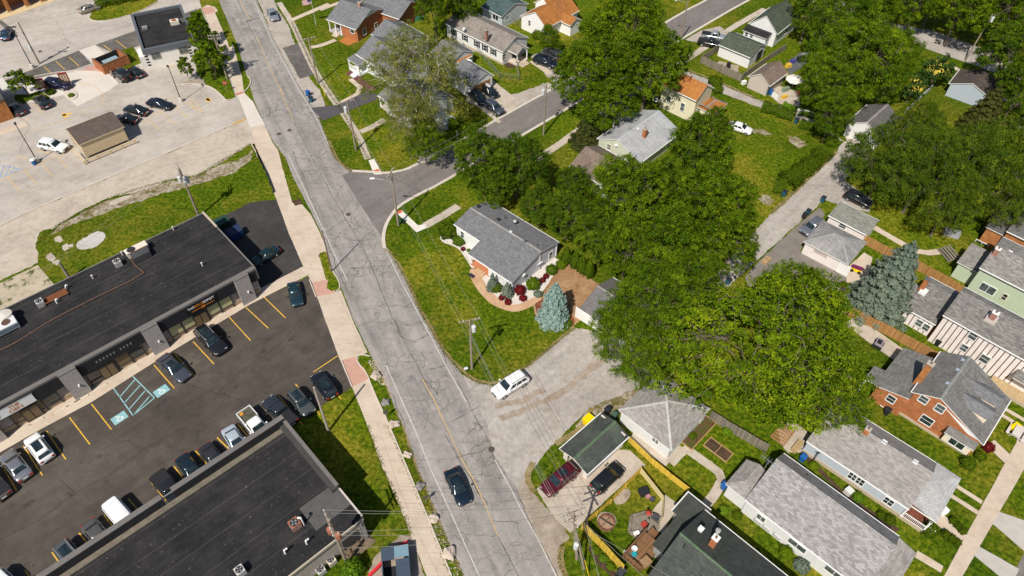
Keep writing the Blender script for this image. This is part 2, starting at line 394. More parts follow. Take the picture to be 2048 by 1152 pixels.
def raised(name, px, h, mat, jit=.02, smooth=0):
    """raised bed or slab with vertical sides"""
    pts = world_poly(px)
    if smooth: pts = chaikin(pts, smooth, True)
    pts = roughen(pts, .5, jit, random.Random(3))
    v, f = tess(pts); n = len(pts); vs = [(p.x, p.y, h) for p in v]; b = len(vs); vs += [(p.x, p.y, z) for z in (-.02, h) for p in pts]
    f = f+[(b+i, b+(i+1) % n, b+n+(i+1) % n, b+n+i) for i in range(n)]
    me = bpy.data.meshes.new(name); me.from_pydata(vs, [], f); me.materials.append(mat)
    o = bpy.data.objects.new(name, me); COL.objects.link(o); o['kind'] = 'structure'; return o
def marks(name, parent, segs, w, z, mat):
    mb = MB()
    for s in segs: strip(mb, world_poly(s), w, z)
    return mb.build(name, mat, parent, recalc=False)

g = MB(); g.quad((-700, -60, 0), (700, -60, 0), (700, 900, 0), (-700, 900, 0)); gr = g.build('lawn', GRASS); gr['kind'] = 'structure'

DRY = ground('dry_edge', [(.38, (.11, .10, .025)), (.5, (.22, .165, .07)), (.62, (.33, .26, .15))], .4, 1.6, 8., (.35, .35, .3), bump=.4)
for k_, (px, w) in enumerate([([(770, 500), (784, 505), (823, 578), (845, 629), (892, 706), (924, 742), (952, 761), (986, 769), (1026, 751), (1079, 713), (1127, 671), (1148, 654)], .38), ([(657, 282), (672, 314), (684, 330), (704, 341)], .5), ([(1066, 925), (1052, 955), (1068, 985)], .7), ([(1111, 888), (1169, 853), (1184, 816)], .7), ([(1124, 1092), (1120, 1120), (1134, 1160)], .6), ([(1545, 425), (1673, 304)], .6), ([(1340, 126), (1432, 162), (1508, 195)], .5), ([(758, 744), (806, 858), (818, 894), (870, 1031), (926, 1152)], .35)]):
    path_sheet('dry_grass_edge', px, w, 9, DRY, .16, 1)
# the main road
RL = [(405, -90), (438, 0), (445, 18), (474, 87), (508, 200), (529, 250), (547, 285), (571, 315), (587, 356), (624, 427), (642, 464), (663, 543), (684, 578), (708, 642), (740, 708), (758, 742), (806, 858), (816, 894), (869, 1031), (924, 1152), (1075, 1490)]
RR = [(1285, 1490), (1125, 1152), (1078, 1084), (1034, 979), (985, 905), (975, 850), (922, 745), (890, 708), (843, 629), (822, 578), (779, 501), (768, 490), (760, 440), (704, 344), (682, 330), (669, 314), (655, 280), (637, 235), (592, 161), (548, 79), (513, 0), (478, -90)]
road = sheet('main_road', RL+RR, 6, ROADM, .05, .6)
def lot(name, px, lvl, mat, **k): return sheet(name, px, lvl, mat, **k)
upper = lot('upper_parking_lot', [(-260, 600), (0, 448), (200, 363), (390, 283), (497, 236), (480, 190), (453, 132), (422, 61), (403, 16), (376, -80), (-420, -80)], 1, LOTM, jit=.02)
sheet('old_concrete_strip', [(-260, 600), (0, 448), (200, 363), (390, 283), (497, 236), (520, 290), (501, 288), (455, 318), (395, 351), (330, 362), (300, 380), (227, 393), (169, 417), (116, 449), (79, 465), (72, 491), (76, 525), (0, 562), (-260, 690)], 2, OLDCONC, jit=.25, step=.5)
sheet('weedy_strip', [(505, 300), (480, 318), (440, 330), (395, 352), (330, 366), (227, 398), (169, 422), (118, 452), (100, 470), (130, 455), (240, 415), (330, 385), (400, 368), (470, 345), (500, 322)], 3, WEEDY, jit=.3, step=.5)
sheet('weedy_slab', [(-120, 660), (0, 566), (76, 530), (112, 574), (40, 616), (0, 645), (-120, 710)], 3, ground('weedy_slab', [(.32, (.04, .065, .008)), (.42, (.07, .085, .015)), (.47, (.38, .32, .23)), (.7, (.52, .45, .35))], .45, 1.1, 6., (.45, .4, .15), bump=.3), jit=.06)
kerb('kerb', [(-260, 600), (0, 448), (200, 363), (390, 283), (466, 249)], .18, .14)
kerb('yellow_kerb', [(466, 249), (490, 239)], .18, .14, YELLOWP, 0)
GRAVELM2 = ground('pale_gravel', [(.38, (.30, .28, .25)), (.5, (.44, .415, .38)), (.62, (.56, .535, .50))], .4, 3., 14., (.2, .35, .45), bump=.5)
sheet('stone_patch', [(152, 488), (160, 480), (185, 465), (205, 463), (212, 470), (208, 480), (190, 496), (165, 500), (154, 497)], 3, GRAVELM2, jit=.3, step=.35, smooth=1)
sheet('stone_patch', [(217, 408), (232, 397), (262, 389), (264, 394), (240, 405), (222, 412)], 3, OLDCONC, jit=.12, smooth=1)
for q in [[(98, 449), (104, 438), (114, 441), (116, 452), (104, 460)], [(109, 476), (118, 471), (127, 480), (121, 485), (110, 483)], [(124, 492), (134, 487), (139, 497), (130, 502), (125, 499)], [(92, 512), (102, 505), (112, 516), (106, 524), (96, 521)], [(104, 524), (118, 519), (121, 526), (112, 531)], [(137, 490), (147, 488), (146, 494), (139, 495)]]:
    sheet('broken_slab', q, 3, OLDCONC, jit=.12, step=.3)
slot = lot('lower_parking_lot', [(620, 552), (640, 610), (663, 671), (705, 775), (645, 810), (560, 862), (100, 1185), (-220, 1260), (-220, 1020), (0, 905), (182, 803), (335, 706), (500, 607)], 2, DARKLOT, jit=.02)
side = lot('side_parking_lot', [(400, 430), (428, 440), (470, 421), (500, 405), (530, 401), (553, 400), (580, 465), (608, 540), (520, 588), (470, 560), (400, 470)], 2, BLACKTOP, jit=.03)
sheet('shop_pavement', [(622, 548), (613, 552), (500, 609), (335, 708), (182, 805), (79, 860), (0, 905), (-200, 1010), (-230, 930), (0, 800), (300, 640), (490, 560), (523, 576), (606, 533)], 7, WALKM, .01, .8)
# pavement beside the main road: concrete apron on the left
LW = [(404, 16), (422, 61), (453, 132), (469, 179), (480, 200), (500, 250), (512, 296), (525, 325), (553, 399), (579, 470), (608, 536), (624, 565), (653, 647), (679, 718), (704, 774), (735, 852), (764, 934), (798, 1010), (822, 1071), (853, 1152), (990, 1490)]
RW = [(1052, 1490), (903, 1152), (869, 1063), (829, 971), (779, 852), (740, 740), (726, 722), (713, 714), (735, 705), (706, 642), (682, 580), (668, 586), (652, 560), (641, 520), (655, 505), (640, 466), (622, 430), (605, 410), (584, 404), (566, 338), (556, 300), (545, 285), (529, 250), (506, 203), (489, 186), (486, 160), (467, 92), (452, 60), (440, 28), (430, 14), (415, 10)]
walk = sheet('sidewalk', LW+RW, 8, WALKM, .03, .6)
sheet('red_ramp_pad', [(632, 594), (626, 565), (657, 559), (670, 574), (669, 586)], 9, REDPAD, .0, 5)
sheet('red_ramp_pad', [(682, 721), (713, 713), (720, 727), (737, 758), (704, 774)], 9, REDPAD, .0, 5)
sheet('red_ramp_pad', [(404, 16), (424, 13), (432, 24), (410, 30)], 9, REDPAD, .0, 5)
sheet('tactile_pad', [(471, 187), (487, 183), (488, 187), (472, 191)], 9, PINKADA, .0, 5)
jm = MB()
rr = random.Random(4)
for k in range(14):   # slab joints across the lower pavement
    t = k/13; a = Vector((735, 852)).lerp(Vector((853, 1152)), t); b = Vector((779, 852)).lerp(Vector((903, 1152)), t)
    strip(jm, [at(*a), at(*b)], .025, .0365)
strip(jm, world_poly([(757, 852), (796, 971), (834, 1063), (878, 1152)]), .03, .0367)
for a, b in [((579, 470), (642, 466)), ((566, 436), (622, 430)), ((608, 536), (663, 543)), ((624, 565), (668, 588)), ((640, 612), (694, 605)), ((653, 647), (712, 650)), ((668, 690), (728, 684)), ((688, 735), (716, 718)), ((500, 250), (530, 250)), ((525, 325), (560, 312)), ((553, 399), (584, 390)), ((455, 140), (480, 130)), ((440, 100), (467, 92)), ((430, 70), (455, 64)), ((468, 172), (487, 168)), ((676, 585), (700, 640)), ((700, 640), (730, 704)), ((660, 560), (676, 585))]:
    strip(jm, roughen(world_poly([a, b]), .5, .05, rr, False), .04, .0366)
jm.build('slab_joint', JOINT, walk, recalc=False)
# planted strips and islands along the road
sheet('grass_strip', [(779, 852), (829, 971), (869, 1063), (903, 1152), (922, 1190), (945, 1190), (924, 1152), (869, 1031), (816, 894), (806, 858), (760, 745), (741, 712), (724, 712), (714, 722), (733, 745), (744, 775)], 9, GRASS, .12, .4)
sheet('grass_strip', [(640, 506), (652, 503), (660, 535), (677, 560), (677, 575), (664, 583), (653, 577), (657, 559), (650, 540), (637, 512)], 9, GRASS, .06, .4)
sheet('grass_strip', [(430, 26), (438, 21), (452, 50), (467, 90), (459, 95), (446, 62)], 9, GRASS, .06, .4)
sheet('grass_strip', [(484, 153), (496, 153), (501, 165), (497, 175), (488, 184), (486, 170)], 9, GRASS, .03, .4)
sheet('grass_strip', [(560, 312), (566, 322), (578, 350), (590, 382), (596, 395), (588, 398), (578, 372), (566, 340)], 9, GRASS, .15, .4)
sheet('storm_drain_pit', [(583, 402), (600, 398), (606, 408), (590, 412)], 10, SOIL, .05, .3)
kerb('kerb', [(495, 153), (500, 158), (502, 166), (497, 176), (488, 185)], .16, .13, z=.03)
kerb('kerb', [(670, 586), (681, 577), (677, 560), (660, 535)], .14, .10, z=.03)
kerb('kerb', [(740, 713), (724, 709), (712, 714), (716, 727), (733, 745), (744, 776), (779, 852), (829, 971), (903, 1152)], .14, .09, z=.03)
kerb('kerb', [(619, 560), (632, 594)], .14, .14, z=.0, smooth=0)
kerb('kerb', [(683, 722), (704, 774)], .14, .14, z=.0, smooth=0)
# side street and its kerbs
SA = [(704, 342), (745, 344), (771, 347), (811, 340), (837, 327), (869, 309), (919, 283), (1018, 225), (1136, 161), (1250, 95), (1366, 24), (1414, 0), (1560, -85)]
SB = [(1660, -85), (1496, 0), (1361, 79), (1260, 142), (1163, 200), (1063, 260), (965, 316), (880, 368), (829, 393), (798, 412), (783, 430), (771, 451), (766, 475), (769, 496)]
street = sheet('side_street', SA+SB+[(764, 475), (729, 422), (684, 351)], 7, STREETM, .02, .6)
kerb('kerb', SA, .5, .07); kerb('kerb', SB[::-1], .5, .07)
sheet('gutter_patch', [(835, 322), (842, 312), (870, 305), (872, 312), (850, 325), (838, 328)], 8, OLDCONC, .15, .4)
# alley and gravel junction
alley = sheet('alley', [(922, 747), (950, 764), (985, 772), (1026, 754), (1079, 716), (1127, 674), (1150, 656), (1196, 664), (1250, 640), (1340, 590), (1430, 548), (1542, 428), (1671, 306), (1688, 282), (1667, 268), (1627, 240), (1561, 212), (1508, 197), (1432, 164), (1390, 149), (1340, 128), (1340, 142), (1390, 163), (1432, 182), (1508, 211), (1590, 236), (1635, 254), (1655, 275), (1700, 285), (1738, 282), (1735, 300), (1680, 370), (1565, 475), (1480, 552), (1420, 610), (1360, 690), (1277, 776), (1184, 814), (1132, 862), (1090, 905), (1062, 950), (1050, 985), (1032, 979), (985, 905), (972, 850)], 5, ALLEYM, .15, .5)
TRACK = ground('tan_wheel_track', [(.38, (.22, .165, .115)), (.5, (.31, .25, .195)), (.62, (.41, .355, .30))], .3, 1.6, 12., (.3, .35, .35), bump=.4)
for q in ([(1000, 838), (1040, 822), (1105, 798), (1180, 742), (1240, 692)], [(990, 812), (1050, 800), (1090, 778)]): path_sheet('wheel_track', q, .9, 6, TRACK, .32, 1)
sheet('gravel_verge', [(1184, 813), (1277, 776), (1290, 800), (1240, 820), (1200, 850), (1160, 868), (1150, 852)], 6, WEEDY, .15, .4)
sheet('gravel_verge', [(1046, 960), (1065, 985), (1103, 1025), (1130, 1060), (1140, 1075), (1118, 1092), (1116, 1118), (1128, 1160), (1112, 1155), (1076, 1084), (1034, 979)], 6, DUSTM, .12, .4)
sheet('alley_pad', [(1490, 555), (1520, 520), (1565, 478), (1608, 440), (1640, 415), (1650, 430), (1606, 486), (1600, 506), (1693, 552), (1690, 600), (1600, 590), (1500, 580)], 6, plain('pad_asphalt', (.19, .165, .145), .95, .2, .6, space='pos'), .08, .5)
sheet('alley_pad', [(1636, 395), (1678, 372), (1690, 362), (1745, 400), (1738, 425), (1690, 412), (1660, 404)], 6, ALLEYM, .08, .5)
sheet('backyard_pad', [(1693, 552), (1700, 530), (1728, 505), (1745, 515), (1735, 560), (1720, 600), (1690, 600)], 6, WALKM, .06, .5)
sheet('garage_apron', [(1688, 268), (1725, 278), (1733, 290), (1695, 285)], 7, OLDCONC, .03, .5)
sheet('car_pad', [(1073, 978), (1095, 962), (1158, 930), (1229, 900), (1255, 900), (1282, 937), (1220, 992), (1163, 1047), (1140, 1066), (1115, 1042), (1092, 1010)], 7, OLDCONC, .06, .5)
# right hand pavements
sheet('sidewalk', [(1690, 1520), (1888, 1152), (2009, 928), (2090, 780), (2130, 790), (2048, 939), (1925, 1152), (1735, 1520)], 8, WALKM, .025, .5)
sheet('drive_apron', [(1996, 1023), (2048, 1041), (2110, 1062), (2110, 1130), (2048, 1102), (1985, 1048)], 7, plain('apron_concrete', (.42, .385, .345), .95, .12, .8, space='pos'), .03)
sheet('drive_apron', [(1956, 1092), (2038, 1138), (2022, 1172), (1947, 1110)], 7, plain('apron_concrete', (.42,)*3), .03)
sheet('east_street', [(1840, 1540), (2020, 1160), (2048, 1106), (2230, 760), (2500, 850), (2200, 1540)], 6, STREETM, .03)
sheet('far_street', [(1640, -20), (1720, 18), (1782, 47), (1860, 60), (1990, 105), (2150, 165), (2150, 205), (1950, 131), (1850, 97), (1765, 57), (1690, 28), (1600, -5)], 5, ALLEYM, .06)
for px, w in [([(1914, 973), (1964, 1005)], .55), ([(1903, 992), (1956, 1026)], .55), ([(1832, 1108), (1884, 1139)], .9), ([(1877, 1037), (1927, 1078)], 1.6), ([(1980, 885), (2022, 925)], 1.5), ([(2005, 815), (2060, 847)], .55), ([(2000, 828), (2052, 860)], .55), ([(1800, 740), (1870, 770)], .5)]:
    path_sheet('footpath', px, w, 7, WALKM, .03, 0)
for px, w, mt in [([(558, 5), (584, 45), (605, 92), (632, 148), (669, 203), (690, 232), (716, 269), (736, 318)], 1.15, OLDCONC), ([(584, 40), (658, 8)], 1.2, WALKM), ([(619, 95), (640, 92), (671, 80)], 1.1, WALKM), ([(640, 20), (680, 5)], 1.1, WALKM),
               ([(721, 264), (745, 254), (769, 239)], 1.2, OLDCONC), ([(701, 158), (727, 181), (682, 206)], 1.0, WALKM), ([(1071, 320), (1132, 280), (1211, 219), (1260, 190), (1351, 132), (1411, 95), (1451, 63), (1530, 18)], 1.4, OLDCONC),
               ([(850, 452), (885, 432), (917, 412)], 1.4, OLDCONC), ([(1063, 122), (1100, 148)], 1.1, WALKM), ([(1366, 894), (1408, 922), (1448, 953), (1432, 985), (1412, 1010)], 1.1, OLDCONC), ([(1338, 925), (1366, 896)], 1.5, OLDCONC), ([(1262, 872), (1338, 925)], 1.3, OLDCONC),
               ([(1748, 455), (1800, 485), (1842, 508), (1900, 500)], 1.1, WALKM), ([(1998, 195), (2048, 212)], 1., WALKM), ([(1900, 130), (1930, 148)], 1., WALKM), ([(1700, 640), (1745, 672), (1800, 712)], 2.6, OLDCONC), ([(1345, 1000), (1322, 1030), (1310, 1060)], 2., OLDCONC), ([(1253, 905), (1285, 935)], 1., OLDCONC), ([(950, 205), (1000, 245)], .8, OLDCONC)]:
    path_sheet('footpath', px, w, 7, mt, .06, 1)
sheet('new_walk', [(791, 424), (803, 420), (836, 451), (851, 448), (854, 456), (833, 465)], 9, NEWCONC, 0, 5)
sheet('tactile_pad', [(790, 424), (803, 420), (805, 425), (791, 430)], 10, ADARED, 0, 5)
sheet('new_walk', [(737, 321), (748, 318), (761, 341), (763, 349), (748, 349)], 9, NEWCONC, 0, 5)
sheet('tactile_pad', [(746, 341), (758, 338), (760, 342), (748, 345)], 10, ADARED, 0, 5)
# verge parking beyond the road, drives
sheet('gravel_verge', [(512, -10), (548, 79), (592, 161), (637, 235), (652, 235), (650, 212), (640, 180), (622, 160), (600, 110), (588, 82), (575, 48), (556, 20), (545, -10)], 5, GRAVELM, .15, .5)
sheet('verge_blacktop', [(565, 96), (600, 86), (628, 150), (600, 158)], 6, OLDTOP, .08, .4)
sheet('driveway', [(622, 216), (674, 210), (737, 181), (765, 195), (682, 227), (646, 242)], 7, plain('driveway_asphalt', (.075, .07, .072), .9, .15, .6, space='pos'), .03, .5)
sheet('driveway', [(943, 178), (985, 160), (1042, 205), (1018, 226), (985, 228), (930, 202)], 6, OLDCONC, .05, .5)
sheet('driveway', [(1060, 112), (1085, 105), (1130, 150), (1136, 163), (1112, 172), (1090, 150)], 6, GRAVELM, .15, .5)
sheet('driveway', [(1018, 225), (1060, 200), (1112, 172), (1095, 165), (1040, 185), (1005, 195)], 5, GRAVELM, .3, .5)
sheet('driveway', [(1395, 85), (1430, 80), (1450, 62), (1440, 52), (1400, 62), (1370, 80)], 8, GRAVELM, .1, .5)
sheet('backyard_pad', [(1525, 180), (1560, 172), (1600, 185), (1600, 215), (1560, 208)], 6, OLDCONC, .15, .5)
sheet('backyard_pad', [(1570, 130), (1600, 105), (1618, 105), (1610, 130), (1580, 150)], 6, plain('asphalt_dark_pad', (.1, .1, .11), .9, .2, .8, space='pos'), .1, .5)
sheet('backyard_pad', [(1555, 858), (1585, 840), (1622, 870), (1605, 905), (1575, 905), (1560, 885)], 6, OLDCONC, .08, .4)
sheet('backyard_gravel', [(1428, 133), (1438, 122), (1478, 132), (1475, 148), (1450, 142)], 5, DUSTM, .15, .4)
sheet('weed_patch', [(1575, 272), (1600, 278), (1618, 292), (1600, 297), (1585, 288)], 5, WEEDY, .5, .4); sheet('weed_patch', [(1500, 262), (1520, 258), (1545, 268), (1530, 271)], 5, WEEDY, .4, .4)
sheet('weed_patch', [(1515, 398), (1535, 390), (1550, 402), (1538, 412)], 5, WEEDY, .35, .4)
# beds round the corner house
sheet('brick_path', [(938, 540), (943, 562), (961, 588), (980, 607), (1003, 619), (1030, 625), (1054, 618), (1076, 606), (1085, 598), (1078, 590), (1052, 603), (1030, 611), (1010, 605), (992, 593), (976, 576), (964, 556), (962, 545), (948, 536)], 8, BRICKPATH, .04, .4, 1)
sheet('stone_bed', [(958, 542), (964, 556), (976, 576), (992, 593), (1010, 605), (1030, 611), (1052, 603), (1080, 591), (1092, 574), (1110, 546), (1124, 525), (1110, 515), (1060, 520), (1000, 530)], 7, WHITEGRAV, .05, .4)
sheet('stone_bed', [(878, 474), (886, 486), (905, 491), (920, 500), (934, 522), (945, 540), (960, 525), (950, 490), (920, 470), (890, 465)], 7, WHITEGRAV, .06, .4, 1)
sheet('bare_yard', [(1084, 597), (1092, 574), (1124, 525), (1135, 520), (1152, 540), (1205, 572), (1235, 560), (1195, 625), (1162, 640), (1150, 650), (1130, 645), (1105, 600)], 6, DIRTM, .08, .4)
sheet('mulch_bed', [(1071, 606), (1074, 632), (1092, 652), (1118, 659), (1146, 651), (1150, 644), (1130, 600), (1090, 596)], 8, MULCH, .05, .4)
kerb('bed_edging', [(1068, 610), (1073, 634), (1092, 654), (1118, 661), (1147, 653)], .22, .12, plain('edging_brick', (.40, .22, .15), .9, .2, 2.))
sheet('mulch_bed', [(692, 147), (705, 138), (740, 170), (760, 180), (735, 182), (715, 165)], 7, plain('plum_mulch', (.12, .05, .045), .95, .3, 3., space='pos'), .05, .4)
sheet('mulch_bed', [(677, 82), (700, 70), (718, 82), (697, 92)], 7, plain('orange_mulch', (.38, .14, .035), .95, .3, 3., space='pos'), .03, .4)
sheet('soil_bed', [(1008, 128), (1022, 118), (1040, 122), (1038, 134), (1015, 138)], 7, SOIL, .04, .4, 1)
sheet('soil_bed', [(1178, 1090), (1190, 1098), (1225, 1140), (1240, 1152), (1232, 1160), (1195, 1130), (1176, 1100)], 5, SOIL, .08, .3)
sheet('soil_bed', [(1610, 905), (1690, 985), (1790, 1052), (1800, 1060), (1790, 1066), (1700, 1005), (1612, 920)], 5, SOIL, .08, .3)
sheet('fire_ring_soil', [(1192, 1035), (1205, 1022), (1228, 1028), (1235, 1045), (1222, 1060), (1200, 1058)], 5, DUSTM, .12, .3, 1)
sheet('worn_patch', [(1225, 1000), (1240, 975), (1262, 978), (1258, 1000), (1235, 1012)], 5, DUSTM, .2, .3, 1)
sheet('gravel_yard', [(735, 1152), (748, 1115), (800, 1070), (822, 1072), (830, 1090), (850, 1152), (860, 1180), (730, 1180)], 5, DUSTM, .12, .4)
# upper lot: patches, islands, markings
sheet('asphalt_strip', [(190, 90), (274, 60), (279, 92), (229, 107)], 3, OLDTOP, .06, .4)
sheet('asphalt_strip', [(0, 165), (50, 145), (158, 101), (182, 127), (150, 138), (66, 158), (0, 176)], 3, OLDTOP, .08, .4)
sheet('concrete_pad', [(158, 101), (190, 90), (211, 107), (184, 124)], 4, WALK2, 0, 5)
sheet('concrete_pad', [(66, 158), (150, 143), (200, 142), (220, 150), (237, 167), (220, 180), (155, 213), (128, 190), (60, 205), (20, 185)], 3, WALK2, .0, 5)
sheet('asphalt_strip', [(362, 30), (395, 17), (384, 34), (378, 44)], 3, OLDTOP, .04, .4)
sheet('entry_slab', [(476, 192), (488, 186), (506, 205), (530, 250), (500, 255)], 9, WALK2, 0, 5)
raised('grass_island', [(229, 107), (266, 94), (285, 125), (247, 141), (237, 135)], .12, GRASS)
raised('grass_island', [(388, 113), (376, 60), (384, 27), (401, 17), (418, 61), (449, 132), (466, 179), (471, 196), (455, 202), (443, 190), (428, 177), (412, 171), (408, 160), (395, 150)], .12, GRASS)
raised('mulch_island', [(345, 169), (395, 158), (408, 161), (410, 170), (395, 169)], .12, DUSTM)
kerb('kerb', [(472, 196), (454, 203), (443, 191), (428, 178), (412, 171), (395, 169), (372, 168), (345, 170)], .16, .14)
raised('grass_island', [(179, 37), (184, 26), (190, 5), (235, -25), (316, -25), (314, 4), (285, 20), (250, 33), (215, 41), (190, 42)], .12, GRASS)
kerb('kerb', [(178, 33), (180, 39), (190, 43), (215, 42), (250, 34), (285, 21), (316, 4)], .16, .14)
raised('grass_island', [(30, 190), (55, 190), (80, 183), (100, 195), (92, 205), (60, 200), (48, 208), (30, 200)], .12, GRASS)
raised('kerb_island', [(125, 186), (142, 176), (155, 186), (156, 195), (145, 201), (134, 199)], .13, CURBM, 0, 1)
kerb('kerb', [(-30, 174), (40, 160), (60, 155), (130, 142), (200, 143), (222, 152), (237, 167)], .15, .13)
raised('brick_island', [(160, 143), (190, 130), (205, 145), (230, 142), (215, 148), (190, 140)], .1, REDPAD)
yl = [((88, 133), (104, 148)), ((112, 123), (130, 139)), ((138, 114), (158, 132)), ((207, 90), (229, 107)), ((232, 81), (253, 97))]
marks('stall_marking', upper, yl, .13, .0155, YELLOWP)
fy = [((297, 240), (322, 261)), ((322, 225), (351, 249)), ((348, 213), (379, 238)), ((268, 247), (297, 240)), ((297, 240), (310, 226)), ((310, 226), (348, 213)), ((323, 197), (365, 194)), ((365, 194), (385, 200)), ((385, 200), (398, 212)), ((398, 212), (405, 226)), ((380, 203), (388, 214)), ((388, 214), (405, 226)), ((350, 214), (375, 205)), ((375, 205), (393, 222)), ((66, 298), (108, 310)), ((30, 312), (62, 320)), ((115, 314), (137, 338)), ((146, 297), (172, 326)), ((83, 327), (105, 352)), ((50, 341), (72, 367)), ((16, 354), (38, 382)), ((0, 360), (60, 335)), ((60, 335), (145, 300)), ((66, 208), (86, 228)), ((108, 208), (114, 216)), ((150, 162), (190, 172)), ((190, 172), (210, 192)), ((210, 192), (200, 210)), ((200, 210), (150, 232)), ((150, 232), (60, 265)), ((330, 122), (350, 136)), ((333, 140), (362, 128)), ((334, 152), (372, 146))]
marks('faded_marking', upper, fy, .12, .0158, FADEDY)
marks('painted_arrow', upper, [((124, 231), (143, 227)), ((126, 227), (132, 235)), ((412, 198), (422, 201)), ((414, 196), (418, 204))], .55, .016, YELLOWP)
bl = [((0, 330), (45, 339)), ((0, 355), (8, 330)), ((10, 352), (20, 332)), ((22, 347), (30, 335)), ((0, 356), (45, 339)), ((8, 318), (20, 318)), ((30, 345), (36, 337))]
marks('blue_marking', upper, bl, .12, .016, BLUEP)
# lot cracks
cm = MB()
for s in [[(57, 66), (130, 60), (200, 50), (300, 30)], [(0, 130), (50, 118), (120, 90), (170, 80)], [(100, 63), (140, 85), (165, 100)], [(0, 210), (60, 250), (40, 300)], [(20, 360), (80, 380), (150, 350)], [(0, 510), (70, 480), (60, 465)], [(230, 370), (330, 330), (390, 320), (470, 300)], [(120, 330), (240, 280), (330, 240), (420, 205)], [(0, 20), (110, 40), (140, 90)]]:
    strip(cm, roughen(world_poly(s), .7, .22, rr, False), .05, .0152)
cm.build('crack', plain('lot_crack', (.2, .17, .14), .95, .2, 2., space='pos'), upper, recalc=False)
# lower lot markings
LY = [((458, 634), (501, 681)), ((492, 615), (537, 657)), ((527, 593), (571, 636)), ((386, 683), (428, 728)), ((349, 707), (389, 752)), ((308, 730), (349, 777)), ((183, 808), (223, 859)), ((139, 835), (180, 889)), ((93, 862), (132, 919)), ((47, 892), (85, 951)), ((0, 923), (34, 982)), ((675, 712), (627, 744)), ((303, 965), (332, 1001)), ((348, 933), (372, 965)), ((391, 902), (420, 936)), ((434, 875), (460, 900)), ((476, 848), (500, 878)), ((104, 1104), (123, 1133)), ((158, 1066), (190, 1105)), ((208, 1031), (240, 1070)), ((256, 997), (290, 1035)), ((591, 768), (640, 830)), ((556, 790), (605, 850)), ((672, 784), (682, 798)), ((50, 1140), (75, 1175))]
marks('stall_marking', slot, LY, .13, .0205, YELLOWP)
TL = [((266, 753), (309, 796)), ((223, 771), (266, 831)), ((266, 831), (309, 796)), ((239, 795), (270, 759)), ((248, 807), (280, 771)), ((258, 819), (290, 782)), ((267, 830), (299, 793))]
marks('access_marking', slot, TL, .14, .0207, TEALP)
def wheelchair(px, py):
    u = (at(335, 708)-at(182, 805)).normalized(); v = Vector((-u.y, u.x, 0)); c = at(px, py)
    def P(a, b): q = c+u*a+v*b; return q
    mb = MB(); a, b = .85, .62
    mb.quad(*[(P(x, y).x, P(x, y).y, .0207) for x, y in ((-a, -b), (a, -b), (a, b), (-a, b))]); mb.build('access_square', TEALP, slot, recalc=False)
    w = MB(); z = .0225
    ring = [P(-.02+.32*math.cos(t), -.12+.32*math.sin(t)) for t in [math.radians(q) for q in range(150, 391, 20)]]
    strip(w, ring, .09, z)
    strip(w, [P(-.16, .36), P(-.12, .0), P(.2, .0), P(.34, -.32), P(.46, -.26)], .09, z+.0004)
    strip(w, [P(-.14, .2), P(.16, .2)], .08, z+.0008)
    hd = [P(-.18+.09*math.cos(t), .46+.09*math.sin(t)) for t in [i*math.pi/5 for i in range(10)]]
    w.quad(*[(q.x, q.y, z+.0012) for q in hd]); w.build('wheelchair_symbol', SYMW, slot, recalc=False)
wheelchair(323, 782); wheelchair(239, 836)
cm = MB()
for s in [[(560, 860), (480, 800), (380, 770)], [(150, 985), (220, 950), (300, 890), (380, 850)], [(120, 960), (150, 985)], [(600, 640), (560, 690), (500, 730), (430, 790)], [(640, 640), (600, 660)], [(0, 1080), (80, 1040), (150, 985)], [(300, 905), (250, 880), (200, 900)]]:
    strip(cm, roughen(world_poly(s), .7, .12, rr, False), .04, .0203)
cm.build('crack', plain('lot_seam', (.022, .02, .02), .9, .2, 2., space='pos'), slot, recalc=False)
# road markings
z6 = .032
marks('edge_line', road, [[(576, 309), (611, 383), (648, 462), (672, 515), (695, 562)], [(772, 731), (830, 860), (861, 938), (896, 1013), (925, 1078), (948, 1129), (1100, 1470)]], .11, z6, WHITEP)
marks('edge_line', road, [[(500, -20), (508, 0), (542, 79), (587, 161), (632, 235), (652, 280), (669, 312)], [(772, 501), (803, 565), (850, 652), (896, 739), (932, 803)], [(990, 920), (1025, 984), (1040, 1015)], [(1040, 1015), (1079, 1084), (1112, 1152), (1255, 1460)]], .11, z6, WHITEP)
marks('centre_line', road, [[(845, 758), (866, 796), (885, 837)], [(924, 918), (950, 966), (966, 1000)], [(470, -20), (500, 40)], [(513, 75), (529, 111)], [(560, 175), (566, 190)]], .10, z6+.0005, FADEDY)
marks('centre_line', road, [[(885, 837), (905, 880), (924, 918)], [(966, 1000), (975, 1021), (996, 1073)], [(529, 111), (553, 163), (587, 243)]], .08, z6+.0006, FADEDY)
ck = MB()
def crack(px, w=.07, amp=.14, step=.6):
    p = roughen(world_poly(px), step, amp, rr, False)
    for i in range(len(p)-1):
        ww = w*rr.uniform(.5, 1.3); strip(ck, p[i:i+2], ww, .0296+rr.random()*.0008)
CL = [(462, -30), (497, 50), (529, 111), (553, 163), (587, 243), (608, 283), (642, 351), (679, 417), (724, 491), (743, 533), (785, 636), (803, 671), (840, 742), (860, 785), (885, 837), (905, 880), (924, 915), (975, 1021), (996, 1073), (1022, 1123), (1040, 1165)]
crack(CL, .09, .08)
def lerp_poly(pts, n):
    """points evenly spread along a photo polyline"""
    P = [Vector(q) for q in pts]; d = [0]
    for a, b in zip(P[:-1], P[1:]): d.append(d[-1]+(b-a).length)
    out = []
    for k in range(n):
        s = d[-1]*k/(n-1)
        for i in range(len(P)-1):
            if d[i+1] >= s: out.append(P[i].lerp(P[i+1], (s-d[i])/max(1e-6, d[i+1]-d[i]))); break
    return out
CC = lerp_poly(CL, 40)
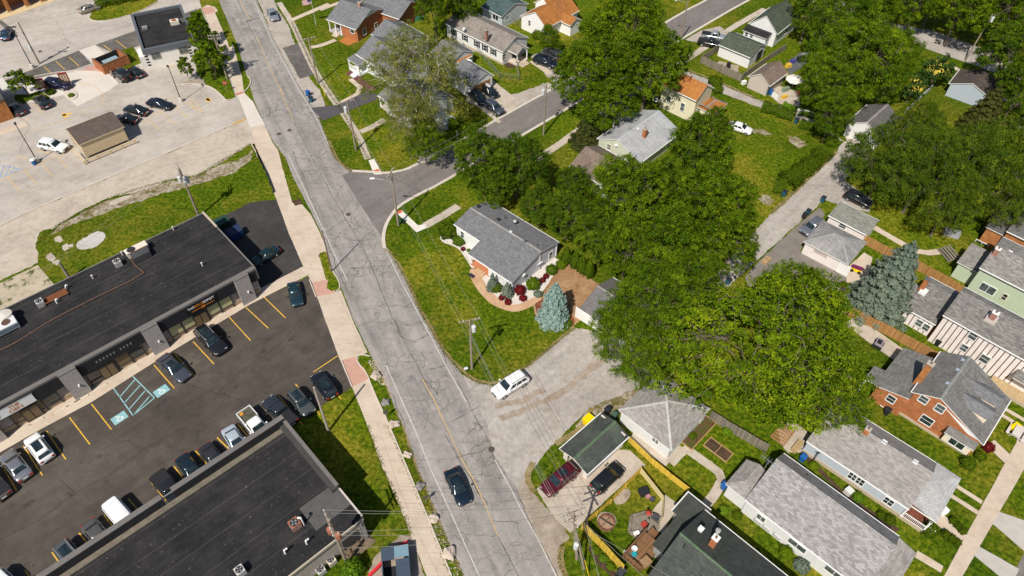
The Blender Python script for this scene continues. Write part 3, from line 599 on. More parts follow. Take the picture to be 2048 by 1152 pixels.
LE = lerp_poly([(430, -30), (474, 87), (540, 255), (600, 356), (650, 464), (690, 562), (755, 700), (830, 860), (896, 1013), (960, 1165)], 40)
RE = lerp_poly([(495, -30), (542, 79), (587, 161), (652, 280), (700, 370), (772, 501), (850, 652), (932, 803), (1025, 984), (1120, 1165)], 40)
for k in range(1, 39):
    if rr.random() < .75: crack([tuple(CC[k]), tuple(RE[min(39, max(0, k+rr.choice((-1, 0, 0))))]+Vector((rr.uniform(-22, 0), rr.uniform(-12, 9))))], rr.uniform(.02, .065), .34)
    if rr.random() < .75: crack([tuple(CC[k]+Vector((0, rr.uniform(-6, 6)))), tuple(LE[max(0, min(39, k+rr.choice((0, 0, 1))))]+Vector((rr.uniform(0, 24), rr.uniform(-10, 10))))], rr.uniform(.02, .06), .36)
for k in range(110):   # short branching cracks, map cracking
    i = rr.randrange(1, 38); t = rr.random(); p = (LE[i] if rr.random() < .5 else RE[i]).lerp(CC[i], t); q = [tuple(p)]
    a = rr.uniform(0, 6.28); ln = rr.uniform(.5, 1.2)*(8+i*.55)
    for j in range(rr.randint(1, 3)):
        a += rr.uniform(-.8, .8); q.append((q[-1][0]+math.cos(a)*ln, q[-1][1]+math.sin(a)*ln*.8))
    crack(q, rr.uniform(.02, .05), .2, .45)
for s in [[(584, 300), (612, 370), (640, 440), (660, 500), (684, 560), (700, 590)], [(722, 700), (752, 740), (790, 800), (810, 860)], [(690, 600), (712, 660), (735, 712)], [(890, 870), (930, 940), (975, 1010)], [(800, 620), (835, 600)], [(605, 345), (650, 335), (675, 338)], [(652, 465), (690, 440), (740, 460)], [(648, 468), (720, 482), (750, 478)], [(470, 60), (520, 62), (540, 70)], [(914, 760), (935, 800), (985, 905), (1000, 935)], [(1032, 980), (1055, 1035), (1095, 1110), (1120, 1160)], [(850, 742), (880, 735), (893, 730), (885, 705)], [(860, 770), (875, 790), (880, 760)], [(790, 640), (800, 672), (826, 684), (857, 668)], [(902, 845), (930, 830), (960, 812)], [(916, 915), (960, 905), (975, 893)]]:
    crack(s, .08, .2)
ck.build('crack', TAR, road, recalc=False)
def manhole(px, py, lvl=.034, r=.38, name='manhole_cover', lab=''):
    c = at(px, py); mb = MB(); mb.lathe([(r, 0), (r, .012), (r*.86, .012), (r*.86, .006), (.02, .006)], (0, 0, 0), 20)
    o = mb.build(name, plain('cast_iron', (.075, .055, .045), .7, .2, 3., .4)); o.location = (c.x, c.y, lvl); tag(o, lab, 'manhole'); return o
manhole(697, 429, lab='round iron manhole cover in the road opposite the side street mouth')
manhole(983, 899, lab='reddish round manhole cover near the mouth of the gravel alley')
manhole(579, 261, lab='manhole cover in the road by the upper lot entrance, right of a pair')
manhole(558, 268, lab='manhole cover in the road by the upper lot entrance, left of a pair')
manhole(1692, 303, .03, lab='small drain cover in the alley below the white garage')
manhole(131, 150, .02, .35, lab='drain cover on the pale slab beside the brick enclosure')
manhole(80, 103, .02, .35, lab='drain cover in the upper lot near the wooden pole')
# wheel stops along the shops
# ---------------------------------------------------------------- buildings
AU, AV, AP = math.radians(-43.65), math.radians(46.35), math.radians(43.7)
WHT = plain('white_trim', (.74, .73, .70), .55, .07, 1.5)
ALUM = plain('grey_metal', (.45, .45, .45), .45, .15, 3., .5, .6)
DARKM = plain('black_metal', (.03, .03, .032), .5, .2, 3.)
GLASS = glassm('window_glass')
PANE = glassm('pale_window_glass', (.07, .085, .085), .12)
SID_W = siding('white_siding', (.70, .70, .68)); SID_LB = siding('light_blue_siding', (.44, .49, .53)); SID_BG = siding('blue_grey_siding', (.40, .46, .51))
SID_CR = siding('cream_siding', (.72, .66, .47)); SID_MINT = siding('mint_siding', (.46, .53, .38), .22); SID_SAGE = siding('sage_siding', (.52, .54, .41))
SID_TAN = siding('tan_siding', (.50, .44, .37)); SID_LIL = siding('pale_lilac_siding', (.66, .66, .72), .17, .05); SID_PINK = siding('off_white_siding', (.66, .61, .56))
STUCCO = plain('stucco', (.68, .62, .58), .9, .1, 1.2)
BR_O = brick('orange_brick', (.43, .15, .05), (.33, .10, .035), (.33, .18, .10)); BR_O2 = brick('rust_brick', (.43, .165, .045), (.34, .12, .03), (.34, .19, .1)); BR_R = brick('red_brick', (.33, .12, .07), (.24, .08, .05))
BLOCKW = plain('painted_block', (.72, .68, .60), .85, .08, .8); CONCW = plain('painted_concrete', (.36, .31, .275), .9, .15, .9)
SH_G = shingle('grey_shingle', (.165, .166, .172), .2, streak=.07); SH_LG = shingle('light_grey_shingle', (.285, .265, .245), .22, streak=.08); SH_MG = shingle('mottled_shingle', (.285, .272, .262), .28, .42, .2, .07)
SH_DG = shingle('dark_grey_shingle', (.125, .12, .115), .2); SH_BR = shingle('brown_shingle', (.19, .145, .115), .2); SH_TP = shingle('taupe_shingle', (.235, .205, .18), .18)
SH_OR = shingle('orange_shingle', (.37, .15, .042), .18, patch=(.27, .115, .045)); SH_GR = shingle('green_shingle', (.078, .092, .066), .22); SH_GD = shingle('dark_green_shingle', (.066, .072, .064), .2, patch=(.08, .098, .075))
SH_DB = shingle('dark_brown_shingle', (.085, .068, .06), .3); SH_WG = shingle('weathered_shingle', (.27, .262, .255), .12, streak=.2); SH_BG = shingle('old_grey_shingle', (.24, .225, .205), .3)
RIDGE = shingle('ridge_cap', (.30, .28, .26), .2)
MEMB = None
def membrane():
    t = NT('roof_membrane'); v = t.n('TexCoord').outputs['Object']
    a = t.noise(v, .35, 5, .65); b = t.noise(v, 3., 4, .7); c = t.noise(v, 14., 3, .7)
    col = t.ramp(t.math('ADD', t.math('MULTIPLY', a, .5), t.math('MULTIPLY', c, .5)), [(.36, (.015, .015, .016)), (.5, (.025, .024, .025)), (.64, (.042, .039, .038))])
    col = t.mix(t.rampf(b, .62, .74), col, (.13, .112, .088))
    sp = t.n('SeparateXYZ'); t.l(v, sp.inputs[0])
    ln = t.math('FRACT', t.math('MULTIPLY', sp.outputs[1], .36))
    col = t.mix(t.math('MULTIPLY', t.rampf(ln, .03, .012), .35), col, (.14, .125, .11))
    st = t.noise(uvv(t, .25, 1.6), 1.2, 4, .6)
    col = t.mix(1., col, t.ramp(st, [(.3, (.8,)*3), (.7, (1.2,)*3)]), 'MULTIPLY')
    t.bump(c, .2, .02); return t.out(col, .9, .1)
MEMB = membrane()
def xm(x, y, z, ax): return (x, y, z) if ax == 0 else (y, x, z)
class House:
    """top-level building; local x runs along the near eave p0>p1, local y away from it. p0,p1,p2 are photo positions at heights z0,z2."""
    def __init__(s, name, label, cat, p0, p1, p2, z0, z2=None, ang=None, base=0., group=None):
        A = at(*p0, z0); B = at(*p1, z0); C = at(*p2, z0 if z2 is None else z2)
        a = math.atan2(B.y-A.y, B.x-A.x) if ang is None else ang
        s.u = Vector((math.cos(a), math.sin(a), 0)); s.w = Vector((-s.u.y, s.u.x, 0))
        s.A = Vector((A.x, A.y, base)); s.L = (B-A).dot(s.u); s.W = (C-A).dot(s.w); s.a = a
        s.r = empty(name, s.A, a, label, cat, group); s.oh = .3
    def loc(s, px, py, z):
        d = at(px, py, z)-s.A; return (d.dot(s.u), d.dot(s.w))
    def wallhit(s, side, c, px, py):
        """photo position on a wall: side 'y' means plane local y=c, 'x' plane local x=c; returns (along, height)"""
        v = ray(px, py); o = Vector((0, 0, CAMH))
        n = s.w if side == 'y' else s.u; al = s.u if side == 'y' else s.w
        t = (c-(o-s.A).dot(n))/v.dot(n); p = o+v*t-s.A
        return p.dot(al), p.z
    def part(s, mb, name, mats, parent=None, **k): return mb.build(name, mats, parent or s.r, **k)
    def gable(s, x0, x1, y0, y1, ze, zr, roof, wall, ax=0, yr=None, ze1=None, oh=.3, trim=None, z0=0., ridge=None, eoh=None, walls=True):
        """gabled block, ridge along local x (ax=0) or y (ax=1; then x0..y1 are still given as x0,x1,y0,y1)"""
        trim = trim or WHT; ze1 = ze if ze1 is None else ze1; eoh = oh*.6 if eoh is None else eoh
        if ax == 1: x0, x1, y0, y1 = y0, y1, x0, x1
        yr = (y0+y1)/2 if yr is None else yr
        za = lambda y: ze+(zr-ze)*(y-y0)/(yr-y0) if y < yr else zr-(zr-ze1)*(y-yr)/(y1-yr)
        if walls:
            w = MB(); g = .13
            w.extx([(y0+oh, z0), (y1-oh, z0), (y1-oh, za(y1-oh)-g), (yr, zr-g), (y0+oh, za(y0+oh)-g)], x0+eoh, x1-eoh, ax)
            s.part(w, 'wall', wall)
        r = MB(); T = .13
        for ya, za_, yb, zb in ((y0, ze, yr, zr), (yr, zr, y1, ze1)):
            r.k = 0; r.quad(xm(x0, ya, za_, ax), xm(x1, ya, za_, ax), xm(x1, yb, zb, ax), xm(x0, yb, zb, ax))
            r.k = 1; r.quad(xm(x0, ya, za_-T, ax), xm(x1, ya, za_-T, ax), xm(x1, yb, zb-T, ax), xm(x0, yb, zb-T, ax))
            for xx in (x0, x1): r.quad(xm(xx, ya, za_, ax), xm(xx, yb, zb, ax), xm(xx, yb, zb-T, ax), xm(xx, ya, za_-T, ax))
        for yy, zz in ((y0, ze), (y1, ze1)):
            if abs(zz) > 0: r.quad(xm(x0, yy, zz, ax), xm(x1, yy, zz, ax), xm(x1, yy, zz-T, ax), xm(x0, yy, zz-T, ax))
        ro = s.part(r, 'roof', [roof, trim])
        f = MB()
        for yy, zz, sg in ((y0, ze, -1), (y1, ze1, 1)):   # gutters
            a, b = xm(x0+.02, yy+sg*.06, zz-.07, ax), xm(x1-.02, yy+sg*.06, zz-.07, ax); f.bar(a, b, .10, .10)
        f.build('gutter', trim, ro)
        if ridge is not False:
            c = MB(); q = .16
            for sg, zz, yy in ((-1, za(yr-q), yr-q), (1, za(yr+q), yr+q)):
                c.quad(xm(x0, yy, zz+.012, ax), xm(x1, yy, zz+.012, ax), xm(x1, yr, zr+.02, ax), xm(x0, yr, zr+.02, ax))
            c.build('ridge_cap', ridge or RIDGE, ro)
        s.za = za; return ro
    def hip(s, x0, x1, y0, y1, ze, zr, roof, wall, oh=.3, trim=None, cap=None, ends=(1, 1), walls=True, run=None, sidew=None):
        trim = trim or WHT; W = (y1-y0); ax = 0
        L = (x1-x0)
        if W > L: ax = 1; x0, x1, y0, y1 = y0, y1, x0, x1; W, L = L, W
        h = W/2 if run is None else run; ym = (y0+y1)/2
        xa = x0+(h if ends[0] else 0); xb = x1-(h if ends[1] else 0)
        if xb-xa < .05: xa = xb = (xa+xb)/2
        if walls:
            w = MB(); g = .13
            if ax == 0: w.box(x0+oh, x1-oh, y0+oh, y1-oh, 0, ze-.02)
            else: w.box(y0+oh, y1-oh, x0+oh, x1-oh, 0, ze-.02)
            s.part(w, 'wall', wall)
        r = MB(); E = lambda x, y, z: xm(x, y, z, ax)
        r.quad(E(x0, y0, ze), E(x1, y0, ze), E(xb, ym, zr), E(xa, ym, zr)); r.quad(E(x1, y1, ze), E(x0, y1, ze), E(xa, ym, zr), E(xb, ym, zr))
        r.quad(E(x0, y1, ze), E(x0, y0, ze), E(xa, ym, zr)); r.quad(E(x1, y0, ze), E(x1, y1, ze), E(xb, ym, zr))
        r.k = 1; T = .15; P = [(x0, y0), (x1, y0), (x1, y1), (x0, y1)]
        for i in range(4):
            a, b = P[i], P[(i+1) % 4]; r.quad(E(*a, ze), E(*b, ze), E(*b, ze-T), E(*a, ze-T))
        r.quad(*[E(*p, ze-T) for p in P]); ro = s.part(r, 'roof', [roof, trim])
        c = MB()
        for cx, cy, px, py in ((x0, y0, xa, ym), (x0, y1, xa, ym), (x1, y0, xb, ym), (x1, y1, xb, ym), (xa, ym, xb, ym)):
            a = Vector(E(cx, cy, ze if cx != xa else zr)); b = Vector(E(px, py, zr))
            if (b-a).length < .1: continue
            c.bar(a+Vector((0, 0, .012)), b+Vector((0, 0, .012)), .26, .03)
        c.build('ridge_cap', cap or RIDGE, ro); return ro
    def flat(s, x0, x1, y0, y1, z0, z1, mat, name='wall'):
        b = MB(); b.box(x0, x1, y0, y1, z0, z1); return s.part(b, name, mat)
    def shed(s, x0, x1, y0, y1, za, zb, roof, trim=None, T=.12, ax=0, name='roof', parent=None):
        """single slope: height za at y0, zb at y1 (ax=0) or za at x0, zb at x1 (ax=1)"""
        r = MB()
        P = [(x0, y0, za), (x1, y0, za if ax == 0 else zb), (x1, y1, zb), (x0, y1, zb if ax == 0 else za)]
        r.quad(*P); r.k = 1; D = [(a, b, c-T) for a, b, c in P]; r.quad(*D)
        for i in range(4): j = (i+1) % 4; r.quad(P[i], P[j], D[j], D[i])
        return s.part(r, name, [roof, trim or WHT], parent)
    def win(s, side, c, px, py, w=1., h=1.3, n=1, frame=None, glass=None, sgn=-1, split='h', d=.05, at_=None, name='window'):
        """window on wall plane; split 'h' = meeting rail, 'v' = side by side sashes"""
        u, z = s.wallhit(side, c, px, py) if at_ is None else at_
        fr = frame or WHT; b = MB(); t = .09
        def bx(m, u0, u1, z0, z1, d0, d1):
            if side == 'y': m.box(u0, u1, min(c+sgn*d0, c+sgn*d1), max(c+sgn*d0, c+sgn*d1), z0, z1)
            else: m.box(min(c+sgn*d0, c+sgn*d1), max(c+sgn*d0, c+sgn*d1), u0, u1, z0, z1)
        u0, u1, z0, z1 = u-w/2, u+w/2, z-h/2, z+h/2
        bx(b, u0-t, u0, z0-t, z1+t, -.02, d); bx(b, u1, u1+t, z0-t, z1+t, -.02, d)
        bx(b, u0, u1, z0-t, z0, -.02, d+.03); bx(b, u0, u1, z1, z1+t, -.02, d)
        um = (u0+u1)/2; zm = (z0+z1)/2
        if split in ('h', 'b'): bx(b, u0, u1, zm-.025, zm+.025, -.02, d*.7)
        if split in ('v', 'b'): bx(b, um-.03, um+.03, z0, z1, -.02, d*.8)
        f = s.part(b, name, fr); g = MB(); bx(g, u0, u1, z0, z1, -.02, d*.4); g.build('pane', glass or GLASS, f); return f
    def door(s, side, c, px, py, w=.95, h=2.05, mat=None, sgn=-1, name='door', at_=None, z0=.05):
        u, _ = s.wallhit(side, c, px, py) if at_ is None else at_
        b = MB(); d = .05
        lo, hi = min(c-sgn*.02, c+sgn*d), max(c-sgn*.02, c+sgn*d)
        if side == 'y': b.box(u-w/2, u+w/2, lo, hi, z0, z0+h)
        else: b.box(lo, hi, u-w/2, u+w/2, z0, z0+h)
        o = s.part(b, name, mat or WHT); k = MB(); e = c+sgn*.09
        if side == 'y': k.box(u+w/2-.15, u+w/2-.09, min(c, e), max(c, e), z0+.95, z0+1.05)
        else: k.box(min(c, e), max(c, e), u+w/2-.15, u+w/2-.09, z0+.95, z0+1.05)
        k.build('handle', ALUM, o); return o
    def roofpt(s, px, py, z): return s.loc(px, py, z)
    def chimney(s, px, py, ztop, zb, w=.55, d=.55, mat=None, parent=None, cap=None, flash=True):
        x, y = s.loc(px, py, ztop); b = MB(); b.box(x-w/2, x+w/2, y-d/2, y+d/2, zb, ztop)
        o = s.part(b, 'chimney', mat or BR_R); c = MB()
        c.box(x-w/2-.05, x+w/2+.05, y-d/2-.05, y+d/2+.05, ztop, ztop+.09); c.build('cap', cap or plain('chimney_crown', (.4, .36, .31), .9, .15), o)
        q = MB(); q.lathe([(.12, 0), (.12, .22), (.09, .22), (.09, .1)], (x, y, ztop+.09), 10); q.build('flue', plain('clay_flue', (.22, .12, .08), .9, .2), o)
        return o
    def vent(s, px, py, z, kind='pipe'):
        x, y = s.loc(px, py, z); b = MB()
        if kind == 'pipe':
            b.tube((x, y, z-.4), (x, y, z+.35), .06, .06, 8); return s.part(b, 'vent_pipe', DARKM)
        if kind == 'dome':
            b.lathe([(.26, -.25), (.26, .05), (.34, .08), (.28, .2), (.14, .28), (.02, .3)], (x, y, z), 14); return s.part(b, 'roof_fan', plain('galvanised', (.55, .53, .5), .4, .12, 3., .5, .5), smooth=True)
        if kind == 'box':
            b.box(x-.2, x+.2, y-.2, y+.2, z-.3, z+.14); b.box(x-.25, x+.25, y-.25, y+.25, z+.14, z+.18); return s.part(b, 'roof_vent', DARKM)
        if kind == 'wbox':
            b.box(x-.22, x+.22, y-.22, y+.22, z-.3, z+.12); b.box(x-.27, x+.27, y-.27, y+.27, z+.12, z+.16); return s.part(b, 'roof_vent', plain('bright_metal', (.72, .72, .72), .4, .05, 3.))
    def steps(s, x0, x1, y0, y1, h, n, mat, ax=1, name='steps'):
        """flight falling from y0 (height h) to y1 (ax=1) or from x0 to x1 (ax=0)"""
        b = MB()
        for i in range(n):
            z = h*(n-i)/n
            if ax == 1:
                a = y0+(y1-y0)*i/n; c = y0+(y1-y0)*(i+1)/n; b.box(x0, x1, min(a, c), max(a, c), 0, z)
            else:
                a = x0+(x1-x0)*i/n; c = x0+(x1-x0)*(i+1)/n; b.box(min(a, c), max(a, c), y0, y1, 0, z)
        return s.part(b, name, mat)
    def posts(s, pts, z0, z1, r=.09, mat=None):
        for x, y in pts:
            b = MB(); b.box(x-r, x+r, y-r, y+r, z0, z1); b.box(x-r*1.4, x+r*1.4, y-r*1.4, y+r*1.4, z0, z0+.12); b.box(x-r*1.4, x+r*1.4, y-r*1.4, y+r*1.4, z1-.12, z1); s.part(b, 'post', mat or WHT)
    def rail(s, a, b, z0, z1, mat=None, gap=.16, name='railing', parent=None):
        m = MB(); a = Vector(a); b = Vector(b); L = (b-a).length; n = max(2, int(L/gap))
        m.bar((a.x, a.y, z1), (b.x, b.y, z1), .09, .06); m.bar((a.x, a.y, z0+.1), (b.x, b.y, z0+.1), .06, .05)
        for i in range(n+1):
            p = a.lerp(b, i/n); m.bar((p.x, p.y, z0+.1), (p.x, p.y, z1-.03), .045, .045)
        return s.part(m, name, mat or WHT, parent)
def text_mesh(txt, size, mat, parent, mtx, name='lettering', ext=.02, align='CENTER', space=1.):
    cu = bpy.data.curves.new(name, 'FONT'); cu.body = txt; cu.size = size; cu.extrude = ext; cu.align_x = align; cu.align_y = 'CENTER'; cu.space_character = space; cu.offset = size*.012
    o = bpy.data.objects.new('tmp', cu); COL.objects.link(o); bpy.context.view_layer.update()
    me = bpy.data.meshes.new_from_object(o.evaluated_get(bpy.context.evaluated_depsgraph_get())); bpy.data.objects.remove(o); bpy.data.curves.remove(cu)
    me.name = name; me.materials.clear(); me.materials.append(mat)
    q = bpy.data.objects.new(name, me); COL.objects.link(q); q.parent = parent; q.matrix_local = mtx; return q
def facing(x, y, z): return Matrix.Translation((x, y, z)) @ Matrix.Rotation(math.pi/2, 4, 'X')   # text standing on a wall that faces local -y

# --- strip of shops, upper left
h = House('shop_row', 'long single storey shop row with flat black roof and grey stone piers along its front', 'shops', (-60, 843), (507, 533), (389, 434), 4.9, ang=AP)
L_, W_ = h.L, h.W; x0 = 0.
wl = MB(); wl.box(0, L_-.1, .42, W_-.15, 0, 4.55); h.part(wl, 'wall', CONCW)
ro = MB(); ro.box(0, L_, .56, W_, 4.55, 4.8); ro = h.part(ro, 'roof', MEMB)
cn = MB(); cn.box(0, L_+.1, -.05, .55, 2.86, 4.9); h.part(cn, 'front_parapet', [plain('parapet_cap', (.145, .132, .122), .9, .15, .6)])
fa = MB(); fa.box(0, L_-.2, -.11, -.053, 2.75, 4.62); fa.box(0, L_-.2, -.05, .42, 2.75, 2.85); h.part(fa, 'sign_band', siding('black_ribbed_panel', (.018, .018, .022), .22, vert=True))
ed = MB(); ed.box(0, L_, W_-.02, W_+.12, 4.72, 4.86); ed.box(L_-.02, L_+.14, .6, W_, 4.72, 4.9); h.part(ed, 'roof_edging', plain('edge_metal', (.17, .16, .15), .8, .15, .8))
ec = MB(); ec.box(L_-.12, L_+.16, W_-4.0, W_+.14, 4.91, 5.02); h.part(ec, 'end_coping', plain('tan_coping', (.42, .36, .28), .9, .12))
pb, pw = BLOCKW, None
STONE = plain('grey_stone', (.34, .31, .29), .95, .45, 5.)
for px, py in ((497, 600), (323, 700), (168, 790), (-5, 880)):   # stone piers, placed where they meet the pavement
    px_, py_ = h.loc(px, py, 0); b = MB(); b.box(px_-1.0, px_+1.0, -.42, -.12, 0, 4.88); o = h.part(b, 'pier', STONE)
    c = MB(); c.box(px_-1.04, px_+1.04, -.46, -.052, 4.88, 4.94); c.build('coping', plain('parapet_cap', (.145, .132, .122), .9, .15, .6), o); c = MB(); c.box(px_-.5, px_+.5, -.1, 2.6, 0, 4.4); c.build('buttress', CONCW, o)
    l = MB(); l.lathe([(.11, 0), (.11, .3)], (px_+.2, -.52, 1.9), 8); l.build('wall_light', WHT, o)
base = MB(); base.box(0, L_-.4, .33, .415, 0, .75); h.part(base, 'stall_riser', plain('tan_riser', (.36, .27, .18), .9, .15, 1.))
FR = DARKM; BLIND = plain('window_blind', (.44, .41, .22), .7, .1, 1.2); BROWNW = plain('brown_window', (.16, .11, .06), .4, .15, 1.2)
for i in range(int((L_-2.5)/1.75)):
    xx = 1.2+i*1.75; d = min(abs(xx+.8-h.loc(px, py, 0)[0]) for px, py in ((497, 600), (323, 700), (168, 790), (-5, 880)))
    if d < 1.5: continue
    b = MB(); b.box(xx, xx+.1,   .22, .33, .1, 2.75); b.box(xx+1.65, xx+1.745,   .22, .33, .1, 2.75); b.box(xx+.1, xx+1.65,   .22, .33, 2.62, 2.75); b.box(xx+.1, xx+1.65,   .22, .33, .7, .8)
    f = h.part(b, 'shop_window', FR); g_ = MB(); g_.box(xx+.1, xx+1.65, .27, .32, .8, 2.62)
    right = xx > h.loc(323, 700, 0)[0]; g_.build('pane', (BLIND if right and i % 4 != 2 else (BROWNW if i % 3 else GLASS)), f)
for px, py in ((408, 648), (225, 752), (75, 838)):
    xx = h.loc(px, py, 0)[0]; b = MB(); b.box(xx-.95, xx+.95, .12, .21, .05, 2.5); o = h.part(b, 'door', DARKM); g_ = MB(); g_.box(xx-.82, xx-.06, .09, .118, .25, 2.3); g_.box(xx+.06, xx+.82, .09, .118, .25, 2.3); g_.build('pane', BROWNW, o)
WT_ = plain('sign_white', (.6, .6, .6), .5, .05); OT = plain('sign_orange', (.50, .17, .015), .5, .05); YT = plain('sign_yellow', (.75, .40, .03), .5, .06)
xs = h.loc(395, 598, 4.0)[0]
bd = MB(); bd.box(xs-2.1, xs+2.1, -.16, -.112, 3.1, 4.4); sg = h.part(bd, 'shop_sign', plain('sign_black', (.01, .01, .012), .5, .1))
text_mesh('THE', .48, WT_, sg, facing(xs-1.4, -.18, 4.05)); text_mesh('GOLD', .48, OT, sg, facing(xs-.36, -.18, 4.05)); text_mesh('DEPOT', .48, WT_, sg, facing(xs+1.0, -.18, 4.05))
b = MB(); b.box(xs-1.5, xs-.3, -.19, -.165, 3.40, 3.48); b.box(xs+.45, xs+1.6, -.19, -.165, 3.40, 3.48); b.box(xs-.2, xs+.35, -.19, -.165, 3.25, 3.62); b.build('sign_rule', OT, sg)
xs = h.loc(14, 814, 4.0)[0]
bd = MB(); bd.box(xs-3.2, xs+2.7, -.2, -.112, 3.05, 4.35); sg = h.part(bd, 'shop_sign', plain('sign_board_white', (.72, .72, .70), .5, .05)); b = MB()
b.box(xs-3.28, xs+2.78, -.22, -.15, 4.35, 4.42); b.box(xs-3.28, xs+2.78, -.22, -.15, 2.98, 3.05); b.build('sign_frame', ALUM, sg)
text_mesh('THE', .62, OT, sg, facing(xs+.6, -.21, 4.0), ext=.01); text_mesh('DEN', .72, OT, sg, facing(xs+.6, -.21, 3.4), ext=.01)
b = MB(); b.lathe([(.5, 0), (.5, .03)], (0, 0, 0), 16); e = b.build('sign_emblem', YT, sg); e.matrix_local = facing(xs-1.6, -.205, 3.7)
xs = h.loc(228, 702, 4.0)[0]; b = MB()
for i in range(11):
    if i != 6: b.box(xs-2.3+i*.42, xs-2.1+i*.42, -.15, -.112, 3.55, 3.9)
h.part(b, 'dim_lettering', plain('dim_sign', (.16, .16, .16), .5, .2))
# roof plant
def ac_unit(px, py, z, s=.8, hh=.85, lab='', mat=None, name='air_conditioner'):
    c = at(px, py, z); r = empty(name, c, AP, lab, 'air conditioner', 'air conditioning units')
    b = MB(); q = s/2; b.box(-q, q, -q, q, .06, hh); b.box(-q*.8, q*.8, -q*.8, q*.8, 0, .06); b.build('casing', mat or plain('ac_casing', (.5, .48, .45), .6, .12, 3.), r)
    for k in range(5): pass
    f = MB(); f.lathe([(q*.86, hh+.002), (q*.86, hh+.03), (q*.74, hh+.03), (q*.74, hh+.012), (.02, hh+.012)], (0, 0, 0), 16); f.build('fan_grille', DARKM, r)
    e = MB()
    for k in range(4):
        a = k*math.pi/2; e.mesh([(.06*math.cos(a+.3), .06*math.sin(a+.3), hh+.022), (q*.68*math.cos(a), q*.68*math.sin(a), hh+.02), (q*.68*math.cos(a+.7), q*.68*math.sin(a+.7), hh+.026)], [(0, 1, 2)])
    e.build('fan_blade', ALUM, r, recalc=False)
    s_ = MB()
    for k in range(4): s_.box(-q-.012, -q-.002, -q*.85, q*.85, .18+k*.16, .24+k*.16); s_.box(-q*.85, q*.85, -q-.012, -q-.002, .18+k*.16, .24+k*.16)
    s_.build('louvre', plain('louvre_grey', (.2, .2, .2), .6, .1), r); return r
ac_unit(238, 531, 4.8, .85, .9, 'small grey air conditioner on the shop row roof beside a larger roof unit')
ac_unit(84, 611, 4.8, .85, .9, 'small grey air conditioner on the shop row roof near a low bench of pipes')
c = at(284, 512, 4.8); r = empty('rooftop_unit', c, AP, 'large dark rooftop unit with white lid and rusty top edge on the shop row', 'rooftop unit')
b = MB(); b.box(-1.2, 1.0, -1.0, .4, .1, 1.0); b.build('casing', plain('dark_casing', (.06, .058, .06), .6, .15), r); b = MB(); b.box(-1.5, 1.3, .4, 1.4, .1, 1.0); b.box(-1.6, 1.35, .35, 1.45, 1.0, 1.06); b.build('lid', plain('cream_metal', (.62, .56, .47), .6, .1), r)
b = MB(); b.lathe([(.55, 1.06), (.55, 1.12), (.5, 1.12), (.02, 1.10)], (-.75, .85, 0), 16); b.build('fan_grille', DARKM, r); b = MB(); b.box(-1.2, 1.0, .28, .36, 1.0, 1.05); b.build('rusty_edge', plain('rust', (.28, .10, .04), .9, .3, 4.), r)
c = at(10, 663, 4.8); r = empty('rooftop_unit', c, AP, 'long white rooftop unit with two fans at the left end of the shop row', 'rooftop unit'); r.scale = (.85, .85, .85)
b = MB(); b.box(-2.6, 2.0, -.9, .9, .35, 1.35); b.build('casing', plain('white_casing', (.60, .60, .60), .5, .08), r)
for i, xx in enumerate((-.9, .8)):
    f = MB(); f.lathe([(.6, 1.352), (.6, 1.4), (.5, 1.4), (.5, 1.37), (.02, 1.37)], (xx, .1, 0), 18); f.build('fan_grille', plain('rusty_grille', (.10, .055, .04), .8, .3, 3.), r)
b = MB()
for xx in (-2.3, 1.8):
    for yy in (-.8, .8): b.box(xx-.07, xx+.07, yy-.07, yy+.07, 0, .35)
b.build('foot', ALUM, r); b = MB(); b.box(-2.5, 1.9, -.93, -.902, .5, 1.2); b.build('louvre', plain('louvre_blue', (.13, .17, .2), .6, .15), r)
c = at(18, 642, 4.8); b = MB(); b.lathe([(.75, 0), (.75, .9), (.5, 1.15), (.9, 1.2), (.9, 1.28), (.02, 1.45)], (0, 0, 0), 18); o = b.build('exhaust_hood', plain('pale_hood', (.55, .51, .45), .5, .1)); o.location = c; tag(o, 'round pale exhaust hood beside the long white rooftop unit', 'roof vent')
c = at(112, 596, 4.8); r = empty('pipe_bench', c, AP, 'low rusty pipe bench with white elbow vents on the shop row roof', 'pipes'); b = MB()
for k in range(5): b.bar((-1.6, -.5+k*.24, .32), (1.5, -.5+k*.24, .32), .10)
b.build('pipe', plain('rust', (.28,)*3), r); b = MB()
for xx in (-1.5, 1.3):
    b.box(xx, xx+.12, -.7, .7, 0, .27)
b.build('support', plain('dark_casing', (.06,)*3), r); b = MB()
for xx, yy in ((1.6, .6), (-.2, -1.)): b.path([(xx, yy, 0), (xx, yy, .5), (xx+.2, yy+.1, .62), (xx+.3, yy+.1, .5)], .1, 8)
b.build('elbow_vent', WHT, r)
def roof_pipe(pts, z, lab, r_=.06):
    b = MB(); b.path([at(x, y, z) for x, y in pts], r_, 6); o = b.build('roof_conduit', plain('rusty_conduit', (.16, .09, .06), .8, .25, 2.)); tag(o, lab, 'conduit')
roof_pipe([(258, 512), (270, 530), (288, 545), (262, 561), (180, 600), (100, 642), (30, 686), (0, 700)], 4.9, 'long rusty conduit snaking along the shop row roof')
